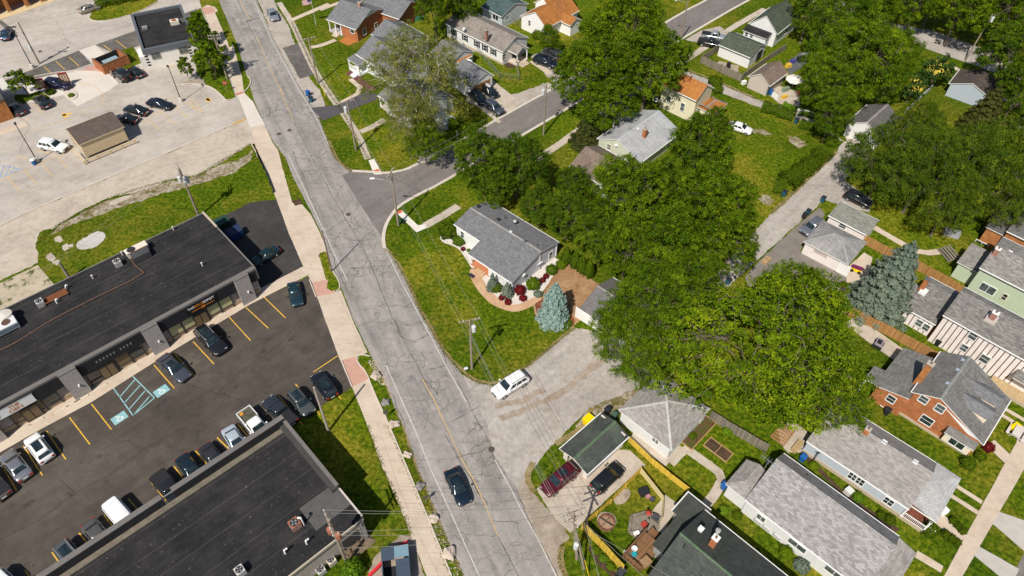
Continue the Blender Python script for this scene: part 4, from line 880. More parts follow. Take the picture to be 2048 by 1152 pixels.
for i, (px, py, z, lab) in enumerate([(347, 459, 4.9, 'small pale pipe vent near the far corner of the shop row roof'), (245, 509, 4.9, 'short pale pipe vent beside the grey air conditioner'), (186, 556, 4.9, 'white pipe vent in the middle of the shop row roof'), (405, 531, 4.9, 'tiny white pipe vent near the front of the shop row roof')]):
    b = MB(); b.tube((0, 0, -.1), (0, 0, .45), .09, .09, 8); b.lathe([(.14, .45), (.14, .52)], (0, 0, 0), 8); o = b.build('vent_pipe', plain('pale_pipe', (.55, .5, .46), .6, .1)); o.location = at(px, py, z); tag(o, lab, 'vent pipe')

# --- flat roofed building, bottom left
h = House('flat_roof_building', 'long low commercial building with flat black roof and stone front parapet', 'building', (579, 1152), (717, 1035), (545, 850), 4.0, ang=AP)
# frame: near edge is the south wall, far edge the parking lot front
hx0, hx1 = -30., h.L; hw = h.W
hb = House.__new__(House); Bc = at(708, 1040, 4.0)
yA = at(545, 850, 5.5); Wd = (yA-h.A).dot(h.w); xR = (at(720, 1032, 4.0)-h.A).dot(h.u)
h.flat(hx0, xR-.15, .2, Wd-.05, 0, 3.9, CONCW); rf = MB(); rf.box(hx0, xR, 0, Wd-.06, 3.9, 4.1); rf = h.part(rf, 'roof', MEMB)
e = MB(); e.box(hx0, xR+.05, -.12, .02, 3.86, 4.2); h.part(e, 'roof_edging', plain('tan_coping', (.4,)*3)); e = MB(); e.box(xR+.03, xR+.22, .3, 4.4, 3.0, 4.16); h.part(e, 'end_coping', plain('pinkish_flashing', (.5, .43, .4), .7, .1))
e = MB(); e.box(hx0, xR-.1, Wd-.75, Wd-.12, 4.1, 4.22); h.part(e, 'mossy_edging', plain('mossy_coping', (.15, .13, .10), .95, .4, 1.5))
LIN = plain('parapet_lining', (.018, .018, .02), .9, .25, 1.); PC = plain('parapet_cap', (.145, .132, .122), .9, .15, .6)
xg0 = h.loc(345, 985, 5.5)[0]; xg1 = h.loc(325, 1000, 5.5)[0]
for a, b in ((hx0, xg1), (xg0, xR+.1)):
    e = MB(); e.box(a, b, Wd-.05, Wd+.48, 0, 5.44); h.part(e, 'front_parapet', STONE); e = MB(); e.box(a, b, Wd-.10, Wd+.52, 5.44, 5.52); h.part(e, 'parapet_cap', PC); e = MB(); e.box(a, b, Wd-.09, Wd-.052, 4.1, 5.44); h.part(e, 'parapet_lining', LIN)
e = MB(); e.box(xR-.15, xR+.12, 4.4, Wd-.11, 0, 5.0); h.part(e, 'end_parapet', plain('dark_parapet', (.10, .095, .09), .9, .2, .8)); e = MB(); e.box(xR-.7, xR-.152, 4.4, Wd-.12, 4.1, 4.6); h.part(e, 'cant_strip', plain('cant_dark', (.05, .048, .046), .9, .25, .8)); e = MB(); e.box(xR-.2, xR+.2, 4.35, Wd-.11, 5.0, 5.08); h.part(e, 'end_cap', PC)
e = MB(); e.box(xg1+.02, xg0-.02, Wd+.1, Wd+.2, 5.2, 5.3); h.part(e, 'parapet_link', ALUM)
wv = h.wallhit('y', .2, 700, 1078); e = MB(); e.box(wv[0]-.95, wv[0]+.95, .1, .22, .2, 2.4); h.part(e, 'door', plain('dark_opening', (.05, .05, .05), .7, .2))
e = MB(); e.box(xR-.6, xR-.1, -.35, .15, 0, 3.95); h.part(e, 'pier', plain('grey_pier', (.3, .27, .25), .9, .2))
c = at(652, 1012, 4.1); b = MB(); b.box(-2.2, 2., -1.6, 1.6, 0, .02); o = b.build('roof_patch', plain('grey_patch', (.085, .08, .075), .95, .25, 1.2), h.r); o.location = (h.loc(652, 1012, 4.1)[0], h.loc(652, 1012, 4.1)[1], 4.103)
r = ac_unit(592, 1053, 4.1, 1.0, .95, 'rusty square air conditioner on the roof of the flat roofed building', plain('rust_casing', (.30, .11, .06), .85, .25, 4.)); r.rotation_euler.z = AP
b = MB(); b.tube((.7, -.4, .0), (.7, -.4, 1.6), .09, .09, 8); b.tube((.7, -.4, 1.6), (.45, -.2, 1.75), .12, .12, 8); b.build('exhaust_pipe', WHT, r)
for px, py, lab in ((614, 1088, 'white capped pipe vent on the flat roof beside the utility pole'), (571, 1107, 'white bent pipe vent on the flat roof, nearest the bottom of the photo')):
    b = MB(); b.path([(0, 0, -.05), (0, 0, .7), (.12, .1, .85), (.28, .2, .8)], .1, 8); o = b.build('vent_pipe', WHT); o.location = at(px, py, 4.1); tag(o, lab, 'vent pipe')
ac_unit(483, 1146, 4.1, .85, .9, 'small white air conditioner on the flat roof at the bottom edge of the photo')
ac_unit(664, 1125, .15, .85, .85, 'cream air conditioner on the grass beside the flat roofed building, nearer the utility pole', plain('cream_casing', (.62, .55, .42), .6, .1))
ac_unit(643, 1144, .15, .85, .85, 'pale grey air conditioner on the ground beside the flat roofed building, nearer the photo edge')
e = MB()
c = at(713, 1090, 0)
for k in range(9): e.tube((random.uniform(-1.6, 1.6), random.uniform(-.8, .8), .1+.05*k), (random.uniform(-1.6, 1.6), random.uniform(-.8, .8), .2+.05*k), .05, .04, 6)
e.box(-1.7, 1.7, -1.1, 1.1, 0, .06); o = e.build('scrap_pile', plain('scrap_brown', (.16, .12, .08), .9, .35, 3.)); o.location = c; o.rotation_euler.z = AP; tag(o, 'pile of brown scrap and pallets on a low concrete pad beside the flat roofed building', 'scrap')

# --- white cafe with dark flat roof
h = House('white_shop', 'small white painted commercial building with a dark grey flat roof near the main road', 'shop', (283, 101), (391, 78), (265, 27), 3.9)
L_, W_ = h.L, h.W; FAS = plain('slate_fascia', (.10, .11, .125), .7, .1)
h.flat(.2, L_-.2, .2, W_-.2, 0, 3.2, plain('white_block', (.66, .63, .58), .8, .06, .8))
e = MB(); e.box(0, L_, 0, .5, 2.9, 3.9); e.box(0, .5, .5, W_-.5, 2.9, 3.9); e.box(L_-.5, L_, .5, W_-.5, 2.9, 3.9); e.box(0, L_, W_-.5, W_, 2.9, 3.9); h.part(e, 'parapet', FAS)
e = MB(); e.box(.5, L_-.5, .5, W_-.5, 3.2, 3.45); h.part(e, 'roof', MEMB)
for px, py in ((311, 108), (366, 97)): h.win('y', .2, px, py, 1.5, 1.9, glass=PANE, frame=plain('tan_frame', (.3, .27, .2), .7, .1), split='v')
q = MB()
for k in range(4):
    for px in (291, 383):
        uu = h.wallhit('y', .2, px, 110)[0]; q.box(uu-.3, uu+.3, .17, .23, .5+k*.6, .8+k*.6)
h.part(q, 'quoin', DARKM)
e = MB(); e.box(-.9, .19, .5, 4., 0, 2.4); h.part(e, 'side_porch', plain('white_block', (.66,)*3)); x, y = h.loc(350, 47, 3.5); e = MB(); e.box(x-.8, x+.8, y-.6, y+.6, 3.45, 4.2); o = h.part(e, 'rooftop_unit', plain('cream_metal', (.62,)*3)); f = MB(); f.lathe([(.5, 4.2), (.5, 4.24), (.02, 4.23)], (x, y, 0), 14); f.build('fan_grille', plain('rust', (.28,)*3), o)
x, y = h.loc(290, 57, 3.5); e = MB(); e.box(x-.5, x+.5, y-.4, y+.4, 3.45, 3.9); h.part(e, 'roof_box', ALUM)
x, y = h.loc(366, 40, 3.5); e = MB(); e.box(x-.9, x+.9, y-.8, y+.8, 3.45, 3.55); h.part(e, 'roof_patch', plain('grey_patch', (.085,)*3))
# --- brick bin enclosure
h = House('bin_enclosure', 'square orange brick enclosure around a waste container', 'enclosure', (203, 132), (239, 117), (185, 117), 1.9)
L_, W_ = max(h.L, 5.2), max(h.W, 3.6); e = MB(); e.box(0, L_, 0, .3, 0, 1.9); e.box(0, .3, .3, W_, 0, 1.9); e.box(L_-.3, L_, .3, W_, 0, 1.9); h.part(e, 'wall', BR_O)
e = MB(); e.box(-.03, L_+.03, -.03, .33, 1.9, 1.97); e.box(-.03, .33, .33, W_, 1.9, 1.97); e.box(L_-.33, L_+.03, .33, W_, 1.9, 1.97); h.part(e, 'coping', plain('brown_coping', (.17, .075, .04), .9, .2)); e = MB(); e.box(.3, L_-.3, W_-.1, W_, .1, 1.8); h.part(e, 'gate', DARKM)
c = at(212, 124, 0); r = empty('waste_container', h.r.matrix_world @ Vector((0, 0, 0)) if False else h.A+h.u*(L_/2)+h.w*(W_/2), h.a, 'grey blue waste container inside the brick enclosure', 'skip')
b = MB(); b.mesh([(-1.2, -.8, 0), (1.2, -.8, 0), (1.2, .8, 0), (-1.2, .8, 0), (-1.4, -.95, 1.2), (1.4, -.95, 1.2), (1.4, .95, 1.2), (-1.4, .95, 1.2)], [(3, 2, 1, 0), (0, 1, 5, 4), (1, 2, 6, 5), (2, 3, 7, 6), (3, 0, 4, 7)]); b.build('body', plain('bin_grey', (.2, .26, .3), .6, .15), r); b = MB(); b.box(-1.42, 1.42, -.97, .97, 1.2, 1.27); b.box(-.05, .05, -.99, .99, 1.27, 1.3); b.build('lid', plain('bin_lid', (.24, .33, .38), .6, .15), r)
# --- tan shelter with brown roof
SH_SB = shingle('dark_tan_shingle', (.115, .088, .074), .15)
h = House('open_shelter', 'tan ribbed metal shelter with a brown shingle roof standing in the upper lot', 'shelter', (158, 291), (249, 254), (127, 261), 2.9)
L_, W_ = h.L, h.W; TANM = siding('tan_ribbed_metal', (.60, .47, .29), .3, .08, True, .5)
h.gable(0, L_, 0, W_, 3.0, 4.1, SH_SB, TANM, yr=W_*.60, ze1=3.0, oh=.25, trim=plain('tan_trim', (.45, .36, .22), .7, .1), walls=False, ridge=SH_SB)
e = MB(); e.box(.2, L_-.2, -1.75, -1.65, 1.0, 2.9) if False else e.box(.25, L_-.25, .08, .16, .45, 2.86); e.box(.25, .33, .16, W_-.3, .45, 2.9); e.box(L_-.33, L_-.25, .16, W_-.3, .45, 2.9); h.part(e, 'wall', TANM)
for x, y in ((.3, .3), (L_-.3, .3), (.3, W_-.3), (L_-.3, W_-.3)): e = MB(); e.box(x-.12, x+.12, y-.12, y+.12, 0, 2.95); h.part(e, 'post', plain('tan_trim', (.45,)*3))
r2 = empty('low_rail_fence', h.A-h.w*1.0, h.a, 'low pale timber rail around the front of the tan shelter', 'fence'); e = MB(); e.bar((-.6, -.2, .75), (L_+.4, -.2, .75), .12); e.bar((-.6, -.2, .4), (L_+.4, -.2, .4), .10); e.bar((-.6, -.2, .75), (-.6, 3.2, .75), .12); e.build('rail', plain('pale_timber', (.55, .42, .22), .8, .12), r2)
for k in range(5): e = MB(); e.box(-.68+k*(L_+1)/4, -.52+k*(L_+1)/4, -.28, -.12, 0, .85); e.build('post', plain('pale_timber', (.55,)*3), r2)
# --- orange canopy building top left, brick building left edge
h = House('brick_arcade', 'orange brick arcade with square pillars along the top left edge', 'building', (-60, 10), (96, -38), (-80, -60), 3.6)
L_ = h.L; h.flat(-10, L_, 2.6, 14, 0, 4.6, BR_O2); e = MB(); e.box(-10, L_+.3, -.1, 14, 4.0, 4.6); h.part(e, 'roof', plain('orange_fascia', (.40, .13, .035), .8, .15))
for px, py in ((20, 23), (56, 12), (86, 3), (-16, 34)):
    x, y = h.loc(px, py, 0); e = MB(); e.box(x-.35, x+.35, y-.35, y+.35, .15, 4.0); h.part(e, 'pillar', BR_O2); e = MB(); e.box(x-.6, x+.6, y-.6, y+.6, 0, .15); h.part(e, 'pillar_base', plain('tan_trim', (.45,)*3))
path_sheet('arcade_pavement', [(-60, 55), (0, 34), (60, 14), (110, -4)], 2.2, 6, plain('yellow_concrete', (.55, .42, .24), .9, .1, .8, space='pos'), .02, 0)
h = House('brick_restaurant', 'orange brick building with a flat roof cut off by the left edge of the photo', 'building', (-60, 225), (10, 201), (-90, 180), 3.6)
h.flat(-6, h.L-.1, .1, 9, 0, 3.6, BR_O2); e = MB(); e.box(-6, h.L, 0, 9, 3.6, 4.0); h.part(e, 'roof', plain('grey_patch', (.085,)*3)); e = MB(); e.box(h.L-.3, h.L+1.9, 4.5, 8.5, 2.9, 3.2); h.part(e, 'awning', plain('pale_awning', (.55, .52, .46), .7, .1)); 
path_sheet('restaurant_pavement', [(-60, 292), (0, 266), (52, 247)], 1.8, 6, WALKM, .02, 0)
path_sheet('restaurant_pavement', [(-60, 65), (0, 43), (20, 60), (30, 75)], 1.2, 4, OLDTOP, .02, 0)
# ---------------------------------------------------------------- houses and garages
def rz(h, px, py, y, lo=2., hi=11.):
    """height at which photo position px,py lies over local y"""
    best = min((abs(h.loc(px, py, lo+(hi-lo)*i/300)[1]-y), lo+(hi-lo)*i/300) for i in range(301)); return best[1]
def rzx(h, px, py, x, lo=2., hi=11.):
    best = min((abs(h.loc(px, py, lo+(hi-lo)*i/300)[0]-x), lo+(hi-lo)*i/300) for i in range(301)); return best[1]
def wallblock(h, x0, x1, ya, yb, za, yr, mat, ax=0, z0=0., g=.13):
    pr = [(ya, z0), (yb, z0), (yb, za(yb)-g)]
    if ya < yr < yb: pr.append((yr, za(yr)-g))
    pr.append((ya, za(ya)-g)); w = MB(); w.extx(pr, x0, x1, ax); return h.part(w, 'wall', mat)
WOODT = planks('orange_wood', (.36, .19, .07), .14, .2); REDDECK = planks('red_deck', (.20, .065, .04), .14, .2)
# corner house
h = House('corner_house', 'grey roofed house with tan brick path and flower beds on the street corner', 'house', (935, 507), (1025, 565), (1122, 487), 2.35, 2.7, ang=math.radians(-40.6))
xl = h.loc(982, 400, 2.7)[0]*.5+h.loc(906, 451, 2.6)[0]*.5; ym = h.loc(920, 460, 2.6)[1]; yr = h.W*.60
zr = max(3.9, min(4.9, rz(h, 1078, 505, yr)))
h.gable(0, h.L, 0, h.W, 2.35, zr, SH_G, SID_W, yr=yr, ze1=2.7, walls=False)
za = h.za; wallblock(h, 3.9, h.L-.2, .35, h.W-.3, za, yr, SID_LIL); wallblock(h, 0.2, 3.9, 1.9, h.W-.3, za, yr, SID_W)
h.gable(xl, -.01, ym, h.W+.004, za(ym), zr+.004, SH_G, SID_W, yr=yr, ze1=2.7, walls=False); wallblock(h, xl+.2, .2, ym+.3, h.W-.3, za, yr, SID_W)
h.win('x', h.L-.2, 1101, 511, .75, 1.35, sgn=1); h.win('y', .35, 1003, 559, .6, .7, glass=GLASS); h.win('y', ym+.3, 925, 469, .6, 1.1)
h.flat(h.L-.22, h.L-.1, .25, .37, 0, 2.2, SID_W, 'corner_board'); h.flat(h.L-.22, h.L-.1, h.W-.4, h.W-.22, 0, 2.4, SID_W, 'corner_board'); h.flat(4, h.L-.23, .30, .348, 0, 2.15, SID_W, 'cladding')
fp = MB(); fp.box(.15, 3.9, .3, 1.9, 0, .35); h.part(fp, 'porch_floor', plain('terracotta_paint', (.45, .17, .08), .8, .1, 1.)); h.steps(1.6, 3.2, .3, -.5, .34, 2, BRICKPATH); h.posts([(.35, .42)], .35, 2.3, .1); h.posts([(3.85, .42)], .35, 2.3, .1)
h.door('y', 1.9, 965, 520)
m_ = MB(); m_.box(1.4, 2.4, -1.5, -.9, .06, .09); h.part(m_, 'door_mat', DARKM)
for px, py, k in ((957, 413, 'box'), (997, 439, 'box'), (1022, 464, 'dome'), (1030, 443, 'dome'), (1051, 484, 'box'), (1010, 434, 'pipe'), (1075, 492, 'pipe')): h.vent(px, py, za(h.W*.66), k)
q = MB(); q.box(h.L-.18, h.L-.1, yr-.05, yr+.1, 1.2, zr-.3); h.part(q, 'downpipe', WHT); c_ = h.wallhit('x', h.L, 1049, 551); q = MB(); q.box(h.L-.2, h.L+.02, c_[0]-.25, c_[0]+.25, c_[1]-.15, c_[1]+.15); h.part(q, 'dryer_vent', WHT)
tv = h.wallhit('x', h.L, 1078, 533); q = MB()
for k in range(3):
    a = k*2.094+.5; q.bar((h.L-.1, tv[0], 1.4), (h.L+.08, tv[0]+.7*math.cos(a), 1.4+.7*math.sin(a)), .14, .05)
q.bar((h.L-.2, tv[0], 1.4), (h.L, tv[0], 1.4), .2); h.part(q, 'wall_ornament', plain('lilac_ornament', (.6, .55, .62), .5, .1))
# its garage
h = House('corner_garage', 'white garage with dark grey roof beside the bare yard, half under trees', 'garage', (1158, 617), (1215, 652), (1236, 555), 2.45, ang=math.radians(-40.6))
h.gable(0, 7.5, 0, 7.6, 2.45, 3.9, shingle('slate_shingle', (.155, .145, .142), .15), plain('white_stucco', (.74, .73, .71), .8, .05)); h.door('y', .3, 1178, 650, 4.8, 2.0, WHT, name='garage_door')
# hipped garage
h = House('hipped_garage', 'white garage with square light grey hipped roof beside the gravel alley', 'garage', (1237, 820), (1343, 901), (1421, 818), 2.65, ang=math.radians(-43.4))
h.hip(0, h.L, 0, h.W, 2.65, 4.35, SH_LG, SID_W, cap=shingle('pale_ridge', (.46, .45, .43), .1)); h.win('y', .3, 1311, 881, .8, .8, split='b'); h.door('x', h.L-.3, 1395, 862, .9, 2., sgn=1)
# green roofed garage
h = House('open_garage', 'cream garage with dark green roof and open front beside a parked maroon car', 'garage', (1119, 898), (1172, 951), (1260, 874), 2.3, ang=math.radians(-46))
L_, W_ = h.L, h.W; h.gable(0, L_, 0, W_, 2.3, 3.0, SH_GD, BLOCKW, ax=1, walls=False, ridge=shingle('green_ridge', (.10, .15, .09), .15), oh=.3)
e = MB(); e.box(.3, .9, .5, .65, 0, 2.3); e.box(L_-.9, L_-.3, .5, .65, 0, 2.3); e.box(.3, .45, .65, W_-.3, 0, 2.25); e.box(L_-.45, L_-.3, .65, W_-.3, 0, 2.25); e.box(.3, L_-.3, W_-.45, W_-.3, 0, 2.6); e.box(.9, L_-.9, .5, .62, 2.05, 2.6); h.part(e, 'wall', plain('cream_paint', (.62, .57, .50), .8, .1, 1.))
e = MB(); e.box(.5, L_-.5, .7, W_-.5, .005, .03); h.part(e, 'floor', OLDCONC); e = MB(); e.box(L_-.3, L_-.26, 3.6, 4.6, .05, 2.05); h.part(e, 'side_door', WHT)
# dark green house at the bottom
h = House('dark_roof_house', 'large house with dark green gabled roof and a wooden deck, cut by the bottom edge', 'house', (1285, 1165), (1450, 1290), (1406, 1017), 3.2, ang=AU)
L_ = h.loc(1533, 1118, 3.2)[0]; W_ = h.W; zr = max(4.6, min(6.2, rz(h, 1380, 1081, W_/2)))
SID_GRN = siding('dark_siding', (.30, .30, .28)); h.gable(0, 20, 0, W_, 3.2, zr, SH_GD, SID_GRN, ridge=shingle('green_ridge', (.1,)*3))
a1 = h.loc(1376, 984, 2.9); a2 = h.loc(1428, 1023, 2.9); b1 = h.loc(1345, 1021, 2.9); c1 = h.loc(1303, 1087, 2.9)
h.flat(a1[0]+.3, .6, b1[1]+.3, a1[1]-.3, 0, 2.7, SID_GRN); h.flat(c1[0]+.3, .6, c1[1]+.3, b1[1]+.3, 0, 2.7, SID_GRN)
xb = min(a1[0], -1.2); e = MB(); e.k = 0
FLATG = shingle('green_flat', (.062, .066, .058), .12); e.box(b1[0], .5, b1[1], a1[1], 2.75, 2.9); e.box(max(b1[0]+.7, c1[0]), .5, c1[1], b1[1]-.01, 2.75, 2.9); ro = h.part(e, 'low_roof', FLATG)
e = MB(); e.box(b1[0]-.12, b1[0], b1[1], a1[1]+.1, 2.74, 2.93); e.box(b1[0], .5, a1[1], a1[1]+.1, 2.74, 2.93); h.part(e, 'gutter', WHT)
h.chimney(1432, 1076, zr+.9, zr-1.5, .6, .6, BR_O, cap=plain('white_flashing', (.7, .7, .68), .5, .1)); x, y = h.loc(1436, 1062, zr+1.5); e = MB(); e.lathe([(.16, -.6), (.16, .3), (.26, .32), (.26, .5), (.02, .55)], (x, y, zr+1.2), 12); h.part(e, 'chimney_pot', plain('galvanised', (.55,)*3))
h.vent(1402, 1058, zr-.6, 'wbox'); h.vent(1368, 1093, zr-.2, 'pipe')
# deck
dk = [h.loc(1247, 1112, .9), h.loc(1300, 1070, .9), h.loc(1318, 1100, .9), h.loc(1290, 1152, .9)]
r = empty('wooden_deck', h.A, h.a, 'reddish brown wooden deck with railings beside the dark green roofed house', 'deck'); xs_ = [p[0] for p in dk]; ys_ = [p[1] for p in dk]
x0, x1, y0, y1 = dk[0][0], min(dk[2][0], 0.), dk[3][1], dk[1][1]; y0, y1 = min(y0, y1), max(y0, y1)
BRD = planks('deck_boards', (.20, .105, .05), .14, .22); e = MB(); e.box(x0, x1, y0, y1, .72, .82); e.build('floor', BRD, r)
for x, y in ((x0, y0), (x0, y1), (x0, (y0+y1)/2)): e = MB(); e.box(x-.07, x+.07, y-.07, y+.07, 0, 1.75); e.build('post', BRD, r)
for a, b in (((x0, y0, 0), (x0, y1, 0)), ((x0, y0, 0), (x1, y0, 0))):
    m_ = MB(); a = Vector(a); b = Vector(b); n = int((b-a).length/.2); m_.bar((a.x, a.y, 1.7), (b.x, b.y, 1.7), .14, .05); m_.bar((a.x, a.y, .95), (b.x, b.y, .95), .06, .05)
    for i in range(n+1): p = a.lerp(b, i/n); m_.bar((p.x, p.y, .82), (p.x, p.y, 1.68), .05)
    m_.build('railing', BRD, r)
e = MB()
for i in range(6): e.box(x0+.2+i*.3, x0+.5+i*.3, y1, y1+1.0, 0, .75-.12*i)
e.build('steps', BRD, r)
# white long house
h = House('white_long_house', 'long white house with speckled grey roof and a roof aerial, bottom right', 'house', (1490, 999), (1679, 1152), (1565, 905), 3.05, ang=math.radians(-43.9))
L_ = h.loc(1800, 1071, 3.05)[0]; W_ = h.W; zr = max(4.4, min(6., rz(h, 1549, 914, W_*.66))); h.gable(0, L_, 0, W_, 3.05, zr, SH_MG, SID_W, yr=W_*.66, ridge=SH_MG)
for px, py, w in ((1522, 1036, .9), (1594, 1091, 1.9), (1668, 1146, 1.9)): h.win('y', .3, px, py, w, .95, glass=PANE, split='v')
p1 = h.loc(1835, 1106, 2.6); p2 = h.loc(1799, 1079, 2.6)
h.shed(L_-.1, p1[0], .3, p1[1], 3.0, 2.45, SH_LG, ax=1, name='porch_roof'); h.flat(L_-.2, p1[0]-.5, .6, p1[1]-.4, 0, 2.3, SID_W)
q1 = h.loc(1489, 918, 2.75); q2 = h.loc(1448, 971, 2.75); q3 = h.loc(1489, 997, 2.75)
h.hip(q2[0], .5, q3[1], q1[1], 2.75, 3.55, SH_LG, SID_W, ends=(1, 0), run=1.3)
h.vent(1613, 952, 4.0, 'pipe'); x, y = h.loc(1530, 935, zr); e = MB(); e.tube((x, y, zr-.2), (x, y, zr+1.6), .03); e.bar((x-.9, y, zr+1.5), (x+.9, y, zr+1.5), .04)
for k in range(6): e.bar((x-.8+k*.32, y-.5+.03*k, zr+1.52), (x-.8+k*.32, y+.5-.03*k, zr+1.52), .03)
h.part(e, 'aerial', ALUM)
e = MB()
for px, py in ((1512, 1050), (1530, 1062), (1550, 1080)): u, z = h.wallhit('y', .3, px, py); e.box(u-.5, u+.4, .12, .3, .5, .62); e.box(u-.45, u-.4, .2, .28, .5, 1.1)
h.part(e, 'utility_meter', ALUM)
# light blue house
h = House('light_blue_house', 'light blue house with grey roof, two bright roof vents and a white railed porch', 'house', (1613, 882), (1820, 1017), (1887, 935), 2.55, ang=math.radians(-42))
L_ = h.loc(1820, 1017, 2.55)[0]; W_ = h.W; zr = 4.45; yr = W_*.6
h.gable(0, L_, 0, W_, 2.55, zr, SH_LG, SID_LB, yr=yr, ridge=SH_LG, oh=.25)
h.win('y', .25, 1705, 953, .85, 1.15, split='b'); h.win('y', .25, 1720, 963, .85, 1.15, split='b'); h.win('y', .25, 1777, 1003, .95, 1.1, split='b')
for px, py in ((1661, 948), (1738, 1001)): h.win('y', .25, px, py, 1.0, .35, frame=plain('tan_trim', (.45,)*3), split='n', d=.02)
e = MB(); e.box(.0, L_, .17, .246, 0, .55); h.part(e, 'foundation', plain('tan_foundation', (.42, .34, .25), .9, .12))
h.vent(1768, 885, h.za(yr*.9), 'wbox'); h.vent(1830, 925, h.za(yr*.9), 'wbox'); h.chimney(1737, 858, zr+.7, zr-1., .55, .55, BR_O)
pr = h.loc(1917, 968, 2.6); r_ = MB(); P4 = [(L_-.05, -.15, 2.75), (L_-.05, W_*.62, 3.15), (L_-.05, W_+.1, 2.75), (pr[0], W_+.1, 2.45), (pr[0], W_*.5, 2.5), (pr[0], .9, 2.45)]
r_.quad((L_-.05, .6, 2.85), (pr[0], .6, 2.45), (pr[0]-.9, W_*.5, 2.85), (L_-.05, W_*.5, 3.3)); r_.quad((L_-.05, W_*.5, 3.3), (pr[0]-.9, W_*.5, 2.85), (pr[0], W_+.1, 2.45), (L_-.05, W_+.1, 2.6)); r_.quad((pr[0], .6, 2.45), (pr[0], W_+.1, 2.45), (pr[0]-.9, W_*.5, 2.85))
r_.k = 1; r_.box(L_, pr[0], .6, .66, 2.3, 2.449); r_.box(pr[0]-.06, pr[0], .66, W_+.1, 2.3, 2.449); h.part(r_, 'porch_roof', [shingle('pale_porch_shingle', (.40, .395, .385), .10, .4, .3), WHT])
e = MB(); e.box(L_-.3, pr[0]-.4, .1, W_-.1, 0, .5); h.part(e, 'porch_base', plain('tan_foundation', (.42,)*3)); e = MB(); e.box(L_-.25, pr[0]-.45, .15, W_-.2, .5, .56); h.part(e, 'porch_floor', REDDECK)
h.rail((L_-.1, .15, 0), (pr[0]-.5, .15, 0), .5, 1.4); h.posts([(L_-.12, .2), (pr[0]-.45, .2), (pr[0]-.45, W_*.5), (pr[0]-.45, W_-.3)], .5, 2.45, .09); h.steps(pr[0]-.4, pr[0]+.5, .5, 1.8, .5, 3, WHT, ax=0)
h.rail((pr[0]-.3, .5, 0), (pr[0]+.5, .5, 0), .2, 1.2)
SH_WB = shingle('warm_grey_shingle', (.175, .168, .158), .2, streak=.12)
# brick house with dormers
h = House('brick_dormer_house', 'orange brick house with steep grey roof, two cream dormers and a brick chimney', 'house', (1823, 784), (1962, 897), (2023, 801), 4.5, 3.4, ang=AU)
L_ = h.loc(1962, 897, 3.3)[0]; y_f = h.loc(1962, 897, 3.3)[1]; W_ = h.loc(2023, 801, 3.3)[1]; xr = h.loc(1882, 797, 6.0)[0]
zr = max(5.6, min(8.2, rz(h, 1882, 797, 0.)));  xr = h.loc(1882, 797, zr)[0]
h.gable(0, L_, 0, W_, 4.5, zr, SH_WB, BR_O, ax=1, yr=xr, ze1=3.3, oh=.3, ridge=shingle('brick_ridge', (.26, .27, .25), .1)); za = h.za
for px, py, w, hh in ((1847, 799, .9, 1.1), (1880, 817, .9, 1.2), (1853, 841, 1.3, 1.3), (1840, 862, .8, .45)): h.win('y', .18, px, py, w, hh, glass=PANE if py < 830 else GLASS)
u, z = h.wallhit('y', .1, 1918, 880); e = MB(); e.box(u-1.5, u+1.5, -.5, .16, .8, 2.5); h.part(e, 'bay_window', plain('cream_bay', (.68, .60, .46), .7, .06)); h.win('y', -.5, 0, 0, 1.6, 1.2, at_=(u, 1.7), split='v'); h.shed(u-1.7, u+1.7, -.8, .16, 2.5, 2.95, SH_WB, name='bay_roof')
gz = MB(); gz.extx([(xr+.9, zr-1.1), (L_-.5, za(L_-.5)-.2), (L_-1.9, za(L_-.5)-.2+.0)], .12, .17, 1) ; h.part(gz, 'gable_panel', WHT)
for i, (pa, pb) in enumerate((((1956, 791), (1991, 811)), ((1940, 815), (1972, 840)))):
    yc = (5.85, 3.3)[i]; xa = xr+1.4; xe = L_-.9; zt = za(xa)
    d = MB(); wd = .95; zc = zt-.65; sx = .65*(L_-xr)/(zr-3.3)
    d.quad((xa, yc, zt), (xe, yc, zt-.15), (xe, yc-wd-.2, zc), (xa+sx, yc-wd-.2, zc)); d.quad((xa, yc, zt), (xe, yc, zt-.15), (xe, yc+wd+.2, zc), (xa+sx, yc+wd+.2, zc)); ro = h.part(d, 'dormer_roof', SH_G)
    d = MB(); zb = za(xe-.25)-.1
    for sy in (-wd, wd): d.quad((xa+sx-.2, yc+sy, zc+.1), (xe-.25, yc+sy, zc+.12), (xe-.25, yc+sy, zb))
    d.quad((xe-.25, yc-wd, zb), (xe-.25, yc+wd, zb), (xe-.25, yc+wd, zc+.12), (xe-.25, yc, zt-.25), (xe-.25, yc-wd, zc+.12)); o = h.part(d, 'dormer_wall', plain('cream_cheek', (.66, .57, .45), .7, .06), recalc=False); h.win('x', xe-.25, 0, 0, 1.0, .8, at_=(yc, zb+.75), sgn=1)
h.chimney(1862, 728, zr+1.7, zr-2.8, .7, .65, BR_O2)
for px, py in ((1923, 723), (1912, 743), (1892, 770)):
    x, y = h.loc(px, py, za(xr-.9)); e = MB(); e.box(x-.2, x+.2, y-.16, y+.16, za(x)-.2, za(x)+.12); h.part(e, 'roof_vent', plain('bluish_vent', (.3, .36, .42), .5, .1))
w0 = h.loc(1814, 689, 3.6); w1 = h.loc(1751, 729, 2.9); w2 = h.loc(1749, 770, 2.9); w3 = h.loc(1729, 756, 2.8)
yw = -.05+.4; h.shed(w2[0], -.05+.3, w2[1], w0[1] if w0[1] > w2[1]+2 else W_-.5, 2.9, 4.0, SH_WB, ax=1, name='wing_roof'); h.flat(w2[0]+.3, .3, w2[1]+.3, min(W_-.8, w0[1]-.3), 0, 2.85, BR_O)
